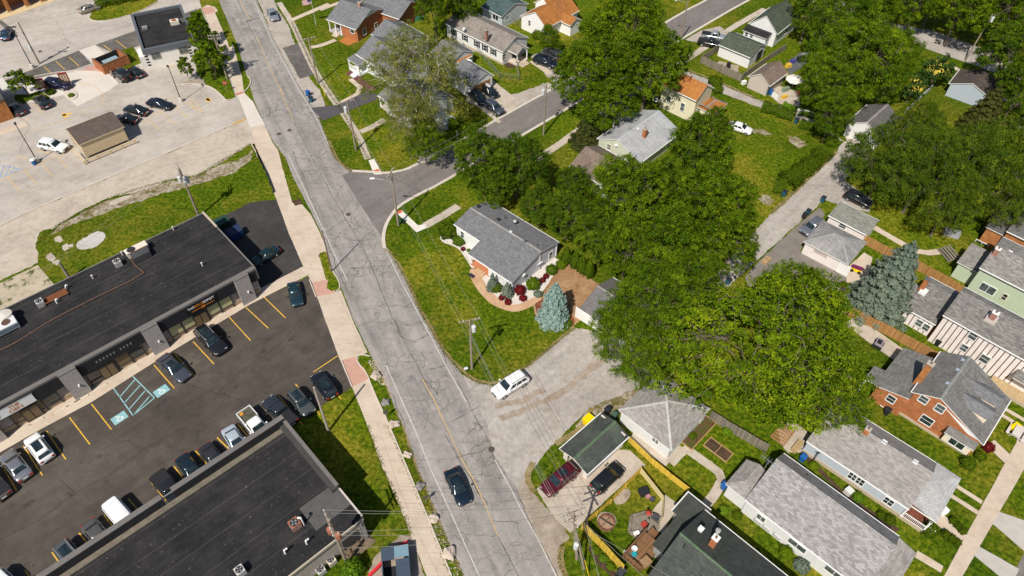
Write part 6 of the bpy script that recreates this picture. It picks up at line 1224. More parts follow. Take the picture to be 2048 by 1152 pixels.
def car(kind, label, rear, front, color, metal=.2, rough=.25, z=.035, group=None, cat='car', name='parked_car', roof=None, sun=False, rails=False, scale=1., fixed=None):
    if kind not in protos: protos[kind] = car_proto(kind); first = True
    a, b = at(*rear, .55), at(*front, .55); c = (a+b)/2; d = b-a; k = KIND[kind]
    o = copy_tree(protos[kind]); o.name = name; o.location = (c.x, c.y, z); o.rotation_euler = (0, 0, math.atan2(d.y, d.x))
    s = scale if fixed else max(.9, min(1.08, d.length/k['L']))*scale; o.scale = (s, (1+s)/2, (1+s)/2); tag(o, label, cat, group or 'parked cars')
    pm = paint('paint_%.3f_%.3f_%.3f' % color, color, rough, metal)
    for ch in o.children:
        n = ch.name.split('.')[0]
        if n == 'body' or (n == 'mirror' and rough < .5): ch.material_slots[0].link = 'OBJECT'; ch.material_slots[0].material = pm
    L = k['L']; a0, a1, a2, a3 = [q*L for q in k['gh']]
    if sun: q = MB(); w = k['W']/2*k['tw']*.62; m_ = (a1+a2)/2; ln = .45 if sun == 1 else .85; q.box(m_-ln+.25, m_+ln+.25, -w, w, k['roof']-.02, k['roof']+.012); q.build('sunroof', CARGL, o)
    if rails:
        for sy in (-1, 1): q = MB(); w = k['W']/2*k['tw']*.88; q.bar((a1+.1, sy*w, k['roof']+.05), (a2-.15, sy*w, k['roof']+.05), .05); q.bar((a1+.15, sy*w, k['roof']-.05), (a1+.15, sy*w, k['roof']+.05), .05); q.bar((a2-.2, sy*w, k['roof']-.05), (a2-.2, sy*w, k['roof']+.05), .05); q.build('roof_rail', ALUM if rails == 2 else TRIMB, o)
    if roof:
        q = MB(); w = k['W']/2*k['tw']*.93
        for i in range(5): q.bar((a1+.15, -w+.1+i*(2*w-.2)/4, k['roof']+.015), (a2-.2, -w+.1+i*(2*w-.2)/4, k['roof']+.015), .05, .03)
        q.build('roof_rib', pm, o)
    return o
BLK, NAVY, TEAL, SILV, WHI, GRY = (.012, .012, .014), (.010, .016, .030), (.016, .045, .058), (.36, .36, .37), (.74, .74, .73), (.10, .105, .11)
GL = 'cars parked in front of the shop row'; GB = 'cars parked along the flat roofed building'; GU = 'cars in the upper lot'; GH = 'cars parked by the houses'
car('sedan', 'dark teal sedan beside the side wall of the shop row, in its shade', (556, 497), (506, 527), (.012, .035, .045), .4, z=.015, group=GL)
car('sedan', 'blue green sedan nearest the road in the front row of the shops', (586, 566), (596, 611), TEAL, .4, z=.015, group=GL)
car('suv', 'large black sport utility car backed up to the shop pavement', (398, 657), (447, 708), BLK, .1, z=.015, group=GL, rails=2, sun=2, scale=1.05)
car('sedan', 'grey blue sedan parked beside the black sport utility car before the shops', (322, 714), (375, 760), (.11, .12, .145), .6, z=.015, group=GL, sun=1)
car('suv', 'white crossover with long glass roof parked before the shops', (97, 920), (62, 874), WHI, 0, z=.015, group=GL, sun=2)
car('sedan', 'silver sedan parked beside the white crossover', (53, 957), (12, 906), SILV, .7, z=.015, group=GL)
o = car('pickup', 'tan pickup cut by the left edge of the photo', (10, 996), (-40, 935), (.22, .19, .155), .5, z=.015, group=GL, cat='pickup')
car('suv', 'black crossover with red taillights at the road end of the lot', (664, 792), (634, 752), (.010, .012, .017), .2, z=.015, group=GB, sun=2, scale=1.)
car('suv', 'olive grey crossover with glass roof, beside the black crossover', (583, 783), (622, 828), (.13, .14, .13), .6, z=.015, group=GB, sun=2)
car('pickup', 'dark grey pickup with black bed cover next to the olive grey crossover', (586, 848), (536, 801), (.045, .052, .066), .5, z=.015, group=GB, cat='pickup', roof=True)
o = car('pickup', 'white pickup with open bed, partly hidden by the building parapet', (489, 826), (536, 880), WHI, 0, z=.015, group=GB, cat='pickup')
for ch in list(o.children):
    if ch.name.startswith('bed_cover'): bpy.data.objects.remove(ch)
open_bed(o, paint('paint_%.3f_%.3f_%.3f' % WHI, WHI, .25, 0))
q = MB(); q.lathe([(.1, 0), (.24, .05), (.26, .12), (.1, .16), (.02, .1)], (0, 0, 0), 12); t_ = q.build('coiled_hose', plain('hose_orange', (.5, .24, .03), .6, .2), None); t_.location = o.matrix_basis @ Vector((-2.4, -.45, 1.23)); tag(t_, 'orange coil lying in the open bed of the white pickup', 'hose')
car('sedan', 'pale blue small car between the white pickup and a dark car', (456, 858), (486, 905), (.42, .48, .53), .2, z=.015, group=GB)
car('sedan', 'dark grey car with a light edged roof, third of the dark cars from the road', (408, 893), (448, 940), (.045, .042, .045), .4, z=.015, group=GB)
car('sedan', 'dark blue green car beside the parapet, next to the ribbed black pickup', (362, 914), (402, 962), (.012, .024, .033), .3, z=.015, group=GB)
car('pickup', 'black pickup with ribbed bed cover beside the gap in the parapet', (315, 950), (368, 1010), (.02, .02, .023), .3, z=.015, group=GB, cat='pickup')
car('van', 'white van with tall roof beside the parapet', (222, 1008), (272, 1066), WHI, 0, z=.015, group=GB, cat='van')
car('sedan', 'grey brown sedan next to the white van', (176, 1046), (222, 1102), (.17, .155, .145), .6, z=.015, group=GB)
car('suv', 'silver grey crossover with long dark glass roof near the bottom left', (122, 1090), (170, 1146), (.17, .175, .18), .6, z=.015, group=GB, sun=2, rails=2)
car('suv', 'white sport utility car cut by the bottom left corner', (-8, 1150), (45, 1200), WHI, 0, z=.015, group=GB)
car('suv', 'white crossover parked alone beside the tan shelter', (82, 288), (133, 298), WHI, 0, z=.01, group=GU)
car('sedan', 'black sedan half behind the brown roofed shelter', (272, 241), (231, 235), BLK, .2, z=.01, group=GU)
car('sedan', 'black sedan between two others in the upper lot, middle of the row', (295, 226), (250, 215), BLK, .3, z=.01, group=GU)
car('sedan', 'dark blue black sedan nearest the lamp post in the upper lot', (297, 203), (343, 214), (.016, .02, .03), .3, z=.01, group=GU)
o = car('jeep', 'black square backed off roader with a spare wheel by the cafe lawn', (257, 160), (229, 143), (.011, .011, .012), .1, z=.01, group=GU)
q = MB(); q.tube((-2.22, 0, 1.0), (-2.42, 0, 1.0), .37, .37, 16); q.build('spare_wheel', TYRE, o)
car('sedan', 'black sedan beside the square backed off roader', (281, 152), (262, 136), (.012, .014, .016), .3, z=.01, group=GU)
car('suv', 'black crossover by the leafy island at the left of the upper lot', (94, 214), (76, 195), BLK, .2, z=.01, group=GU)
car('suv', 'dark car with violet sheen at the red drive through boards', (92, 167), (140, 173), (.02, .018, .05), .5, z=.014, group=GU)
car('sedan', 'beige sedan parked against the hedge island at the top left', (165, 21), (192, 14), (.33, .28, .22), .5, z=.01, group=GU)
car('sedan', 'blue car in the shade of the top left arcade', (10, 77), (14, 60), (.015, .05, .10), .3, z=.02, group=GU)
car('sedan', 'dark car in the shade beside the brick restaurant', (42, 226), (24, 211), (.03, .026, .026), .2, z=.01, group=GU)
car('sedan', 'dark blue sedan driving on the main road', (900, 940), (932, 1008), (.010, .021, .036), .4, z=.03, name='moving_car', group='cars on the main road', sun=1)
car('sedan', 'silver sedan standing on the gravel verge of the main road, top', (540, 20), (551, 40), (.40, .41, .43), .6, z=.025, group='cars on the main road')
car('suv', 'white sport utility car crossing the gravel alley mouth', (1051, 752), (989, 790), WHI, 0, z=.03, rails=1, group='cars on the main road', scale=1.02)
car('suv', 'maroon sport utility car in front of the open green roofed garage', (1149, 935), (1088, 985), (.11, .008, .018), .4, z=.03, group=GH, sun=1, rails=1)
car('suv', 'black sport utility car between the green roofed garage and the yellow board fence', (1189, 980), (1240, 932), (.015, .015, .017), .3, z=.03, group=GH, rails=1, roof=True)
car('suv', 'grey sport utility car with roof rack beside the hipped alley garage', (1640, 443), (1606, 467), (.20, .22, .25), .5, z=.03, group=GH, rails=2, roof=True)
car('suv', 'black sport utility car under the edge of the big tree by the alley', (1694, 389), (1738, 410), BLK, .2, z=.03, group=GH)
car('sedan', 'white car on the grass track beside the alley tree', (1458, 249), (1502, 263), (.70, .70, .69), 0, z=.01, group=GH)
o = car('pickup', 'silver pickup beside the green roofed garage', (1404, 70), (1452, 78), (.42, .43, .44), .5, z=.03, group=GH, cat='pickup')
car('pickup', 'black pickup next to the silver one by the green roofed garage', (1402, 84), (1440, 92), (.02, .02, .024), .3, z=.03, group=GH, cat='pickup')
car('suv', 'dark blue sport utility car on the short drive of the shuttered house', (1069, 117), (1113, 133), (.014, .018, .035), .4, z=.03, group=GH)
car('jeep', 'dark grey off roader beside the dark blue sport utility car', (1120, 119), (1088, 101), (.05, .05, .055), .2, z=.03, group=GH)
car('suv', 'black car half in tree shade before the orange door garage', (942, 184), (970, 208), (.012, .02, .024), .3, z=.03, group=GH)
o = car('suv', 'dark car with a grey roof box before the orange door garage', (965, 173), (992, 194), (.014, .016, .022), .3, z=.03, group=GH)
q = MB(); q.lathe([(.02, -.0), (.36, .0), (.42, .12), (.36, .26), (.02, .32)], (0, 0, 0), 14); rb = q.build('roof_box', plain('box_grey', (.38, .38, .38), .4, .08), o, smooth=True); rb.location = (-.3, 0, 1.74); rb.scale = (2.1, 1., 1.)
car('suv', 'blue grey car at the street end of the drive with three cars', (974, 207), (1003, 226), (.09, .10, .125), .5, z=.03, group=GH, rails=2)
for p in protos.values():
    for ch in list(p.children):
        for g2 in list(ch.children): bpy.data.objects.remove(g2)
        bpy.data.objects.remove(ch)
    bpy.data.objects.remove(p)
# ---------------------------------------------------------------- trees and shrubs
def leafmat(name, c, hue=(.25, .35, .1), trans=.28):
    """leaves: per leaf colour spread and light passing through"""
    if name in _MC: return _MC[name]
    t = NT(name); a = t.n('Attribute', attribute_name='leaf_tint').outputs['Fac']; ob = t.n('ObjectInfo').outputs['Random']
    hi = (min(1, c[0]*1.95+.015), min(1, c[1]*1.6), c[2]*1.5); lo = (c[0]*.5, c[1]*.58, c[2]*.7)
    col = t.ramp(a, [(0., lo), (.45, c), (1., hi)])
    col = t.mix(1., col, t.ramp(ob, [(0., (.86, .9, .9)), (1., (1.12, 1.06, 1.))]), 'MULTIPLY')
    t.out(col, .75, .05); tr = t.n('BsdfTranslucent'); t.l(t.mix(1., col, (1.35, 1.5, .5), 'MULTIPLY'), tr.inputs['Color'])
    mx = t.n('MixShader'); mx.inputs[0].default_value = trans; t.l(t.b.outputs[0], mx.inputs[1]); t.l(tr.outputs[0], mx.inputs[2]); t.l(mx.outputs[0], t.t.nodes['Material Output'].inputs[0])
    _MC[name] = t.m; return t.m
BARK = plain('bark', (.14, .11, .085), .95, .3, 3.); BARKP = plain('pale_bark', (.30, .255, .20), .9, .25, 2.)
def leaf_mesh(name, P, N, S, tint, mat, aspect=.62, fold=True):
    """many small leaf faces: centres P, normals N, sizes S, tint per leaf"""
    n = len(P); rs = np.random.RandomState(n)
    N = N/np.maximum(1e-6, np.linalg.norm(N, axis=1))[:, None]; r = rs.normal(size=(n, 3)); T = np.cross(N, r); T /= np.maximum(1e-6, np.linalg.norm(T, axis=1))[:, None]; B = np.cross(N, T)
    a = (S*.5)[:, None]; b = a*aspect
    V = np.stack([P-T*a, P-B*b-N*a*.15, P+T*a, P+B*b-N*a*.15], axis=1).reshape(-1, 3).astype(np.float32)
    me = bpy.data.meshes.new(name); me.vertices.add(4*n); me.vertices.foreach_set('co', V.ravel()); me.loops.add(4*n); me.loops.foreach_set('vertex_index', np.arange(4*n, dtype=np.int32))
    me.polygons.add(n); me.polygons.foreach_set('loop_start', np.arange(0, 4*n, 4, dtype=np.int32)); me.polygons.foreach_set('loop_total', np.full(n, 4, dtype=np.int32))
    me.update(); at_ = me.attributes.new('leaf_tint', 'FLOAT', 'FACE'); at_.data.foreach_set('value', np.clip(tint, 0, 1).astype(np.float32)); me.materials.append(mat); return me
def branch(mb, a, b, r0, r1, rnd, n=3, wob=.12):
    a = Vector(a); b = Vector(b); L = (b-a).length; pts = [a]
    for i in range(1, n): pts.append(a.lerp(b, i/n)+Vector((rnd.uniform(-1, 1), rnd.uniform(-1, 1), rnd.uniform(-.3, 1)))*L*wob)
    pts.append(b)
    for i in range(n): mb.tube(pts[i], pts[i+1], r0+(r1-r0)*i/n, r0+(r1-r0)*(i+1)/n, 6, False)
    return pts
def make_crown(seed, R, H, z0, nclump, per, size, mat, flat=.62, cr=(.16, .30), hang=0., hollow=.45, sparse=1., bark=None, trunk_r=.28, show=.25):
    """deciduous crown: clumps of leaves over an uneven dome of radius R, height H starting at z0. returns (crown mesh, trunk mesh)"""
    rs = np.random.RandomState(seed); rnd = random.Random(seed); C = []
    k1, k2, k3 = rs.uniform(0, 6.28, 3)
    def env(az, el): return 1+.16*np.sin(2*az+k1)+.12*np.sin(3*az+k2)+.09*np.sin(5*az+k3+2*el)
    tries = 0
    while len(C) < nclump and tries < nclump*60:
        tries += 1; az = rs.uniform(0, 6.283); u = rs.uniform(-.35, 1.); rr_ = rs.uniform(hollow, 1.)**.5; el = math.asin(max(-1, min(1, u)))
        e = env(az, el); p = np.array([math.cos(az)*math.cos(el)*R*rr_*e, math.sin(az)*math.cos(el)*R*rr_*e, z0+H*.42+u*rr_*H*.56*(.9+.1*e)]); rad = R*rs.uniform(*cr)
        if all(np.linalg.norm((p-q[:3])*np.array([1, 1, 1.2])) > .66*(rad+q[3]) for q in C): C.append(np.array([*p, rad]))
    P = []; N = []; S_ = []; T_ = []
    for q in C:
        m_ = int(per*(q[3]/(R*.23))**2*sparse); ns = max(7, int(15*q[3])); az = rs.uniform(0, 6.283, ns); u = rs.uniform(-.5, 1., ns); ce = np.sqrt(1-u*u); D = np.stack([np.cos(az)*ce, np.sin(az)*ce, u], 1)
        C2 = q[:3]+D*(q[3]*rs.uniform(.55, 1.12, ns))[:, None]*np.array([1, 1, flat]); tilt = D*.65+np.array([0, 0, .45])+rs.normal(size=(ns, 3))*.45; st = rs.normal(size=ns)*.2+rs.normal()*.13
        k = rs.randint(0, ns, m_); ss = .30*q[3]*rs.uniform(.6, 1.3, ns)[k]; p = C2[k]+rs.normal(size=(m_, 3))*(ss*.62)[:, None]*np.array([1, 1, .5])-(D[k]*ss[:, None]*.2); p[:, 2] -= hang*rs.uniform(0, 1, m_)**2*q[3]
        P.append(p); N.append(tilt[k]+rs.normal(size=(m_, 3))*.42); S_.append(size*rs.uniform(.6, 1.35, m_)); T_.append(.40+st[k]+rs.normal(size=m_)*.2)
    me = leaf_mesh('crown', np.concatenate(P), np.concatenate(N), np.concatenate(S_), np.concatenate(T_), mat)
    t = MB(); fork = z0*.75+H*.08; t.tube((0, 0, -.1), (0, 0, .5), trunk_r*1.5, trunk_r*1.05, 10); pts = branch(t, (0, 0, .5), (rnd.uniform(-.3, .3), rnd.uniform(-.3, .3), fork), trunk_r*1.05, trunk_r*.8, rnd, 3, .04)
    main = []
    for i in range(6):
        a = i*1.047+rnd.uniform(-.4, .4); e = (math.cos(a)*R*.42, math.sin(a)*R*.42, z0+H*rnd.uniform(.4, .62)); branch(t, pts[-1], e, trunk_r*.55, trunk_r*.28, rnd, 3, .08); main.append(Vector(e))
    e = (0, 0, z0+H*.75); branch(t, pts[-1], e, trunk_r*.6, trunk_r*.22, rnd, 4, .05); main.append(Vector(e))
    for q in C:
        b = Vector(q[:3]); s = min(main, key=lambda w: (w-b).length); branch(t, s, b, trunk_r*.2, .03, rnd, 3, .10)
        if rnd.random() < show: branch(t, b, b+Vector((rnd.uniform(-1, 1), rnd.uniform(-1, 1), rnd.uniform(.1, .8)))*q[3]*.9, .07, .02, rnd, 2, .2)
    tm = t.build('trunk', bark or BARK, recalc=False); mesh = tm.data; bpy.data.objects.remove(tm); return me, mesh
def make_conifer(seed, R, H, mat, tiers=16, size=.28, dens=1.0, power=.9, skirt=.4):
    rs = np.random.RandomState(seed); P = []; N = []; S_ = []; T_ = []; t = MB(); t.tube((0, 0, 0), (0, 0, H*.97), R*.07, .03, 8)
    for k in range(tiers):
        f = k/(tiers-1); z = skirt+(H-skirt-.2)*f; rad = R*(1-f)**power*rs.uniform(.85, 1.12)+.12; nb = max(5, int((12-6*f)*1.2)); a0 = rs.uniform(0, 6.28)
        for i in range(nb):
            a = a0+i*6.283/nb+rs.uniform(-.2, .2); L = rad*rs.uniform(.78, 1.12); tip = np.array([math.cos(a)*L, math.sin(a)*L, z-L*.22+rs.uniform(-.1, .1)]); t.tube((0, 0, z), tuple(tip*np.array([.8, .8, 1])), .035, .012, 4, False)
            m_ = int(max(14, 62*L*dens)); s = rs.uniform(.12, 1., m_)**.7; wd = (.10+.34*np.sin(np.pi*np.minimum(1, s*.95)))*L*.55
            off = rs.uniform(-1, 1, m_)*wd; px_ = np.array([-math.sin(a), math.cos(a), 0]); base = np.array([0, 0, z]); p = base+(tip-base)*s[:, None]+px_*off[:, None]+np.stack([np.zeros(m_), np.zeros(m_), rs.uniform(-.12, .16, m_)-np.abs(off)*.35], 1)
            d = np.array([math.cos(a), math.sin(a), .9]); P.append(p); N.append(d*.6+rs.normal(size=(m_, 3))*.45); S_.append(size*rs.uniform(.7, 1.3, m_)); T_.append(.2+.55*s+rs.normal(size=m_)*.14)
    m_ = 60; s = rs.uniform(0, 1, m_); P.append(np.stack([rs.normal(size=m_)*.08, rs.normal(size=m_)*.08, H-.9+s], 1)); N.append(rs.normal(size=(m_, 3))+np.array([0, 0, .5])); S_.append(np.full(m_, size*.7)); T_.append(np.full(m_, .7))
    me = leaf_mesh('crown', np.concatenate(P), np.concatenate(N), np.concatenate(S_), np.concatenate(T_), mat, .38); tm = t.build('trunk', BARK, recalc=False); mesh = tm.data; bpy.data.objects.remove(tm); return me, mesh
def make_bush(seed, R, H, n, size, mat, tall=0., lump=5):
    rs = np.random.RandomState(seed); az = rs.uniform(0, 6.283, n); u = rs.uniform(-.6, 1., n); ce = np.sqrt(1-u*u); d = np.stack([np.cos(az)*ce, np.sin(az)*ce, u], 1)
    k = rs.uniform(0, 6.28, 3); lump_ = 1+.13*np.sin(lump*az+k[0])*np.cos(3*u+k[1])+.08*np.sin(9*az+k[2]); rad = rs.uniform(.62, 1.05, n)**.6*lump_; f = np.ones(n)
    if tall: f = np.clip(1.02-((u+.6)/1.6)**2.2*.85, .08, 1.)
    p = d*rad[:, None]*np.array([R, R, H*.55]); p[:, :2] *= f[:, None]/np.maximum(.25, 1 if not tall else 1); p[:, 2] += H*.42
    p[:, 2] = np.maximum(.03, p[:, 2]); return leaf_mesh('foliage', p, d*.8+np.array([0, 0, .3])+rs.normal(size=(n, 3))*.4, size*rs.uniform(.6, 1.3, n), .45+.18*u+rs.normal(size=n)*.18, mat)  # upper leaves tinted lighter: light from above put into the leaf colour
G_MID = leafmat('leaf_mid_green', (.100, .168, .006)); G_DARK = leafmat('leaf_dark_green', (.076, .138, .007)); G_LIME = leafmat('leaf_yellow_green', (.112, .182, .006)); G_OLIVE = leafmat('leaf_olive', (.090, .160, .006)); G_WIL = leafmat('leaf_willow', (.094, .150, .010))
G_SP = leafmat('leaf_thin_brownish', (.185, .205, .038), trans=.3); N_BLUE = leafmat('needle_blue', (.18, .29, .28), trans=.12); N_SPR = leafmat('needle_spruce', (.115, .165, .13), trans=.12); N_DK = leafmat('needle_dark', (.045, .062, .015), trans=.2); G_RED = leafmat('leaf_crimson', (.13, .012, .014), trans=.25)
G_BR = leafmat('leaf_bright', (.10, .20, .012)); G_YF = leafmat('flower_yellow', (.55, .46, .08)); G_HEDGE = leafmat('leaf_hedge', (.062, .11, .005))
TP = {}   # crown prototypes
def proto(k):
    if k in TP: return TP[k]
    if k == 'maple': v = [make_crown(11+i, 6.5, 9.5, 2.6, 78, 560, .28, G_MID, cr=(.15, .29), flat=.66) for i in range(3)]
    elif k == 'dark': v = [make_crown(31+i, 6.0, 9.0, 2.2, 70, 560, .27, G_DARK, cr=(.15, .29), flat=.66) for i in range(3)]
    elif k == 'lime': v = [make_crown(51, 9.5, 11., 3.0, 200, 700, .29, G_LIME, cr=(.09, .18), hollow=.5, flat=.6, show=.4, trunk_r=.2)]
    elif k == 'locust': v = [make_crown(61+i, 7.0, 10., 2.6, 80, 700, .22, G_OLIVE, cr=(.15, .28), flat=.5, show=.4) for i in range(2)]
    elif k == 'willow': v = [make_crown(71+i, 7.5, 10., 1.8, 85, 700, .22, G_WIL, cr=(.15, .29), hang=.22, flat=.7) for i in range(3)]
    elif k == 'sparse': v = [make_crown(81, 8.0, 13., 3.5, 140, 620, .18, G_SP, cr=(.12, .23), hollow=.15, flat=.85, bark=BARKP, trunk_r=.25, show=1.)]
    elif k == 'young': v = [make_crown(91+i, 2.4, 4.6, 1.2, 26, 210, .26, G_MID, cr=(.22, .34), trunk_r=.11) for i in range(2)]
    elif k == 'flower': v = [make_crown(97, 3.2, 5.0, 1.2, 34, 170, .42, leafmat('leaf_large', (.05, .10, .02)), cr=(.18, .3), trunk_r=.15)]
    TP[k] = v; return v
NTREE = [0]
def tree(kind, label, px, py, rpx, hc, name='tree', group='broadleaved trees', sz=1., base=None):
    """crown centred (seen) at px,py at height hc with radius rpx photo pixels"""
    v = proto(kind); NTREE[0] += 1; me, tm = v[NTREE[0] % len(v)]; P = at(px, py, hc); R = rpx/pxm(P); ref = {'maple': 6.5, 'dark': 6., 'lime': 9.5, 'locust': 7., 'willow': 7.5, 'sparse': 8., 'young': 2.4, 'flower': 3.2}[kind]
    zc = {'maple': 7.0, 'dark': 6.4, 'lime': 8.2, 'locust': 7.2, 'willow': 6.4, 'sparse': 9.6, 'young': 3.3, 'flower': 3.6}[kind]; s = R/ref*(.86 if kind not in ('sparse', 'lime', 'young') else .95)
    r = empty(name, (P.x, P.y, 0), random.uniform(0, 6.28), label, 'tree', group); r.scale = (s, s, hc/zc*sz)
    for nm, d in (('crown', me), ('trunk', tm)): o = bpy.data.objects.new(nm, d); COL.objects.link(o); o.parent = r
    return r
T = tree
T('dark', 'dense dark tree at the corner of the side street, above the corner house', 960, 318, 62, 6.5); T('dark', 'dense dark tree right of the corner house roof ridge, over the side street kerb', 1035, 330, 58, 6.5); T('dark', 'dark tree tight behind the corner house, left of the mixed hedge trees', 990, 362, 50, 4.8)
T('dark', 'low dark tree directly behind the back eave of the corner house', 1078, 412, 44, 4.0); T('dark', 'dark tree behind the corner house, next to the row of columnar shrubs', 1136, 432, 52, 4.6); T('dark', 'small dark tree beside the brown cross gabled roof', 1150, 368, 38, 4.2)
T('dark', 'dark tree between the columnar shrubs and the big maple', 1205, 478, 52, 4.8)
T('maple', 'wide maple at the middle of the block, left of the alley tree', 1265, 395, 82, 8.5); T('maple', 'tall maple whose crown overhangs the middle alley', 1425, 415, 90, 9.); T('maple', 'bright maple beside the pale grey roof of the sage house', 1400, 290, 68, 8.0); T('maple', 'maple just above the long gravel alley bend', 1340, 505, 84, 8.); T('maple', 'maple behind the corner garage roof', 1255, 500, 58, 6.8); T('maple', 'maple beside the alley paving, lowest of the block', 1450, 480, 68, 7.0); T('dark', 'dark tree in the heart of the block between maples', 1330, 385, 62, 7.)
T('locust', 'feathery tree covering the corner garage', 1296, 616, 100, 7.5); T('locust', 'feathery tree over the gravel alley beside the hipped garage', 1262, 690, 84, 6.5); T('locust', 'feathery tree just above the lime green giant', 1370, 570, 72, 7.)
T('lime', 'huge lime green tree, the largest crown of the photo', 1530, 690, 192, 8.8)
T('lime', 'lime green crown at the upper rim of the huge lime green tree', 1590, 600, 84, 7.0); T('lime', 'lime green crown over the wooden stairs', 1640, 765, 92, 7.0)
T('maple', 'great maple over the upper street, left half', 1185, 150, 78, 8.8); T('maple', 'great maple over the upper street, top', 1255, 60, 96, 10.); T('maple', 'great maple over the upper street, right half', 1300, 130, 78, 8.8); T('maple', 'lower maple hiding the street before the cream house', 1215, 205, 62, 6.5)
T('sparse', 'tall sparse tree with thin leaves and pale branches over the white bungalows', 832, 155, 108, 10.5); T('sparse', 'second sparse tree with thin leaves at the front of the white bungalow', 826, 240, 62, 7.0); T('locust', 'fuller olive tree at the lower edge of the sparse tree', 850, 282, 45, 5.0)
T('maple', 'tree with a visible thick trunk behind the shuttered house, top', 868, 0, 46, 9.); T('maple', 'shrubby tree at the corner of the shuttered house porch', 1098, 78, 26, 3.5); T('dark', 'dark tree at the top edge left of the shuttered house', 915, -5, 40, 7.)
T('locust', 'spreading tree right of the alley turn, with open limbs', 1720, 120, 92, 9.5); T('locust', 'spreading tree over the yard with the parasol', 1660, 160, 72, 8.0); T('locust', 'spreading tree at the top of the yard by the green gable house', 1690, 55, 78, 9.5); T('locust', 'tree at the right of the big spreading tree by the far street', 1778, 118, 56, 8.); T('locust', 'dark rimmed tree hanging over the tree garage', 1668, 225, 46, 6.0); T('locust', 'tree at the lower right of the big spreading tree', 1768, 168, 44, 6.5); T('dark', 'tree at the rear corner of the green gable house', 1622, 22, 42, 7.); T('maple', 'tree on the top edge above the far street, left', 1745, 0, 62, 9.)
T('willow', 'shaggy tree beside the alley below the tree garage', 1770, 330, 78, 7.5); T('willow', 'shaggy tree in the middle of the right hand group', 1850, 345, 84, 8.); T('willow', 'shaggy tree at the right of the right hand group', 1935, 345, 84, 8.); T('willow', 'shaggy tree at the right photo edge', 2025, 320, 78, 8.); T('willow', 'shaggy tree nearest the mint house', 1900, 408, 60, 6.5); T('willow', 'shaggy tree above the right hand group near the lawn', 1835, 262, 52, 6.); T('willow', 'shaggy tree over the rust brick house', 2010, 395, 58, 7.)
T('maple', 'street tree beyond the far street, left', 1845, -12, 60, 9.); T('maple', 'street tree beyond the far street, middle', 1930, 8, 62, 9.); T('maple', 'street tree beyond the far street, right', 2015, 22, 62, 9.); T('dark', 'dark tree with bare twigs over the slate blue garage', 2022, 118, 62, 8.); T('dark', 'dark tree at the right photo edge above the lawn', 2050, 170, 50, 8.); T('maple', 'tree at the top right corner', 2050, 0, 70, 10.); T('maple', 'tree at the top edge beyond the far street, middle', 1890, -40, 62, 10.); T('maple', 'tree at the top edge beyond the far street, right', 1985, -38, 62, 10.)
T('young', 'leafy roadside tree next to the white cafe, nearer the lot', 418, 116, 30, 4.4, group='young trees'); T('young', 'leafy roadside tree beside the white cafe, tallest', 403, 78, 27, 5.2, group='young trees'); T('young', 'leafy roadside tree behind the cafe corner', 398, 55, 18, 4., group='young trees'); T('young', 'round young tree on the left island of the upper lot', 42, 165, 24, 3.2, group='young trees'); T('young', 'small thin tree on the mulch island before the cafe', 371, 136, 13, 2.8, group='young trees')
T('flower', 'tree with yellow white flowers by the slate blue garage lawn, right', 1875, 140, 30, 4., group='flowering trees'); T('flower', 'tree with yellow white flowers beside the low grey wall, left', 1828, 172, 28, 3.4, group='flowering trees')
def blossoms(px, py, rpx, h, n, lab):
    P = at(px, py, h); R = rpx/pxm(P); rs = np.random.RandomState(n); az = rs.uniform(0, 6.28, n); u = rs.uniform(0, 1, n); ce = np.sqrt(1-u*u); d = np.stack([np.cos(az)*ce, np.sin(az)*ce, u], 1)
    c = leaf_mesh('blossom', d*np.array([R, R, 1.7]), d+rs.normal(size=(n, 3))*.2, rs.uniform(.2, .5, n), rs.uniform(.3, .9, n), G_YF, .9); return c, P
for o in [q for q in COL.objects if q.get('group') == 'flowering trees']:
    me, P = blossoms(1875, 140, 30, 4., 260, ''); b = bpy.data.objects.new('blossom', me); COL.objects.link(b); b.parent = o; b.location = (0, 0, 3.6)
def conifer(lab, bpx, bpy_, H, rpx, mat, seed, tiers=16, size=.28, dens=1., power=.9, group='conifers', name='conifer'):
    P = at(bpx, bpy_, 0); R = rpx/pxm(P+Vector((0, 0, 1))); me, tm = make_conifer(seed, R, H, mat, tiers, size, dens, power); r = empty(name, P, 0, lab, 'tree', group)
    for nm, d in (('crown', me), ('trunk', tm)): o = bpy.data.objects.new(nm, d); COL.objects.link(o); o.parent = r
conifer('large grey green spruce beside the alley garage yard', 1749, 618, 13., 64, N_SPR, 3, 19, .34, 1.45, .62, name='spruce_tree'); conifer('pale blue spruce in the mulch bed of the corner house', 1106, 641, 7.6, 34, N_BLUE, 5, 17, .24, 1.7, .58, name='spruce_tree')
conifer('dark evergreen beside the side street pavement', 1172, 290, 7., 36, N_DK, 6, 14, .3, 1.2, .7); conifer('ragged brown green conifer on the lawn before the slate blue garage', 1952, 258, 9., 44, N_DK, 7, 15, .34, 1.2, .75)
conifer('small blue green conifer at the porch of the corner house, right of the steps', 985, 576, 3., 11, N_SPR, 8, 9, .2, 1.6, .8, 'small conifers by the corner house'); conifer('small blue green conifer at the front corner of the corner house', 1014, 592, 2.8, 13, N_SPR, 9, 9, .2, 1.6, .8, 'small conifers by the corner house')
BU = {}
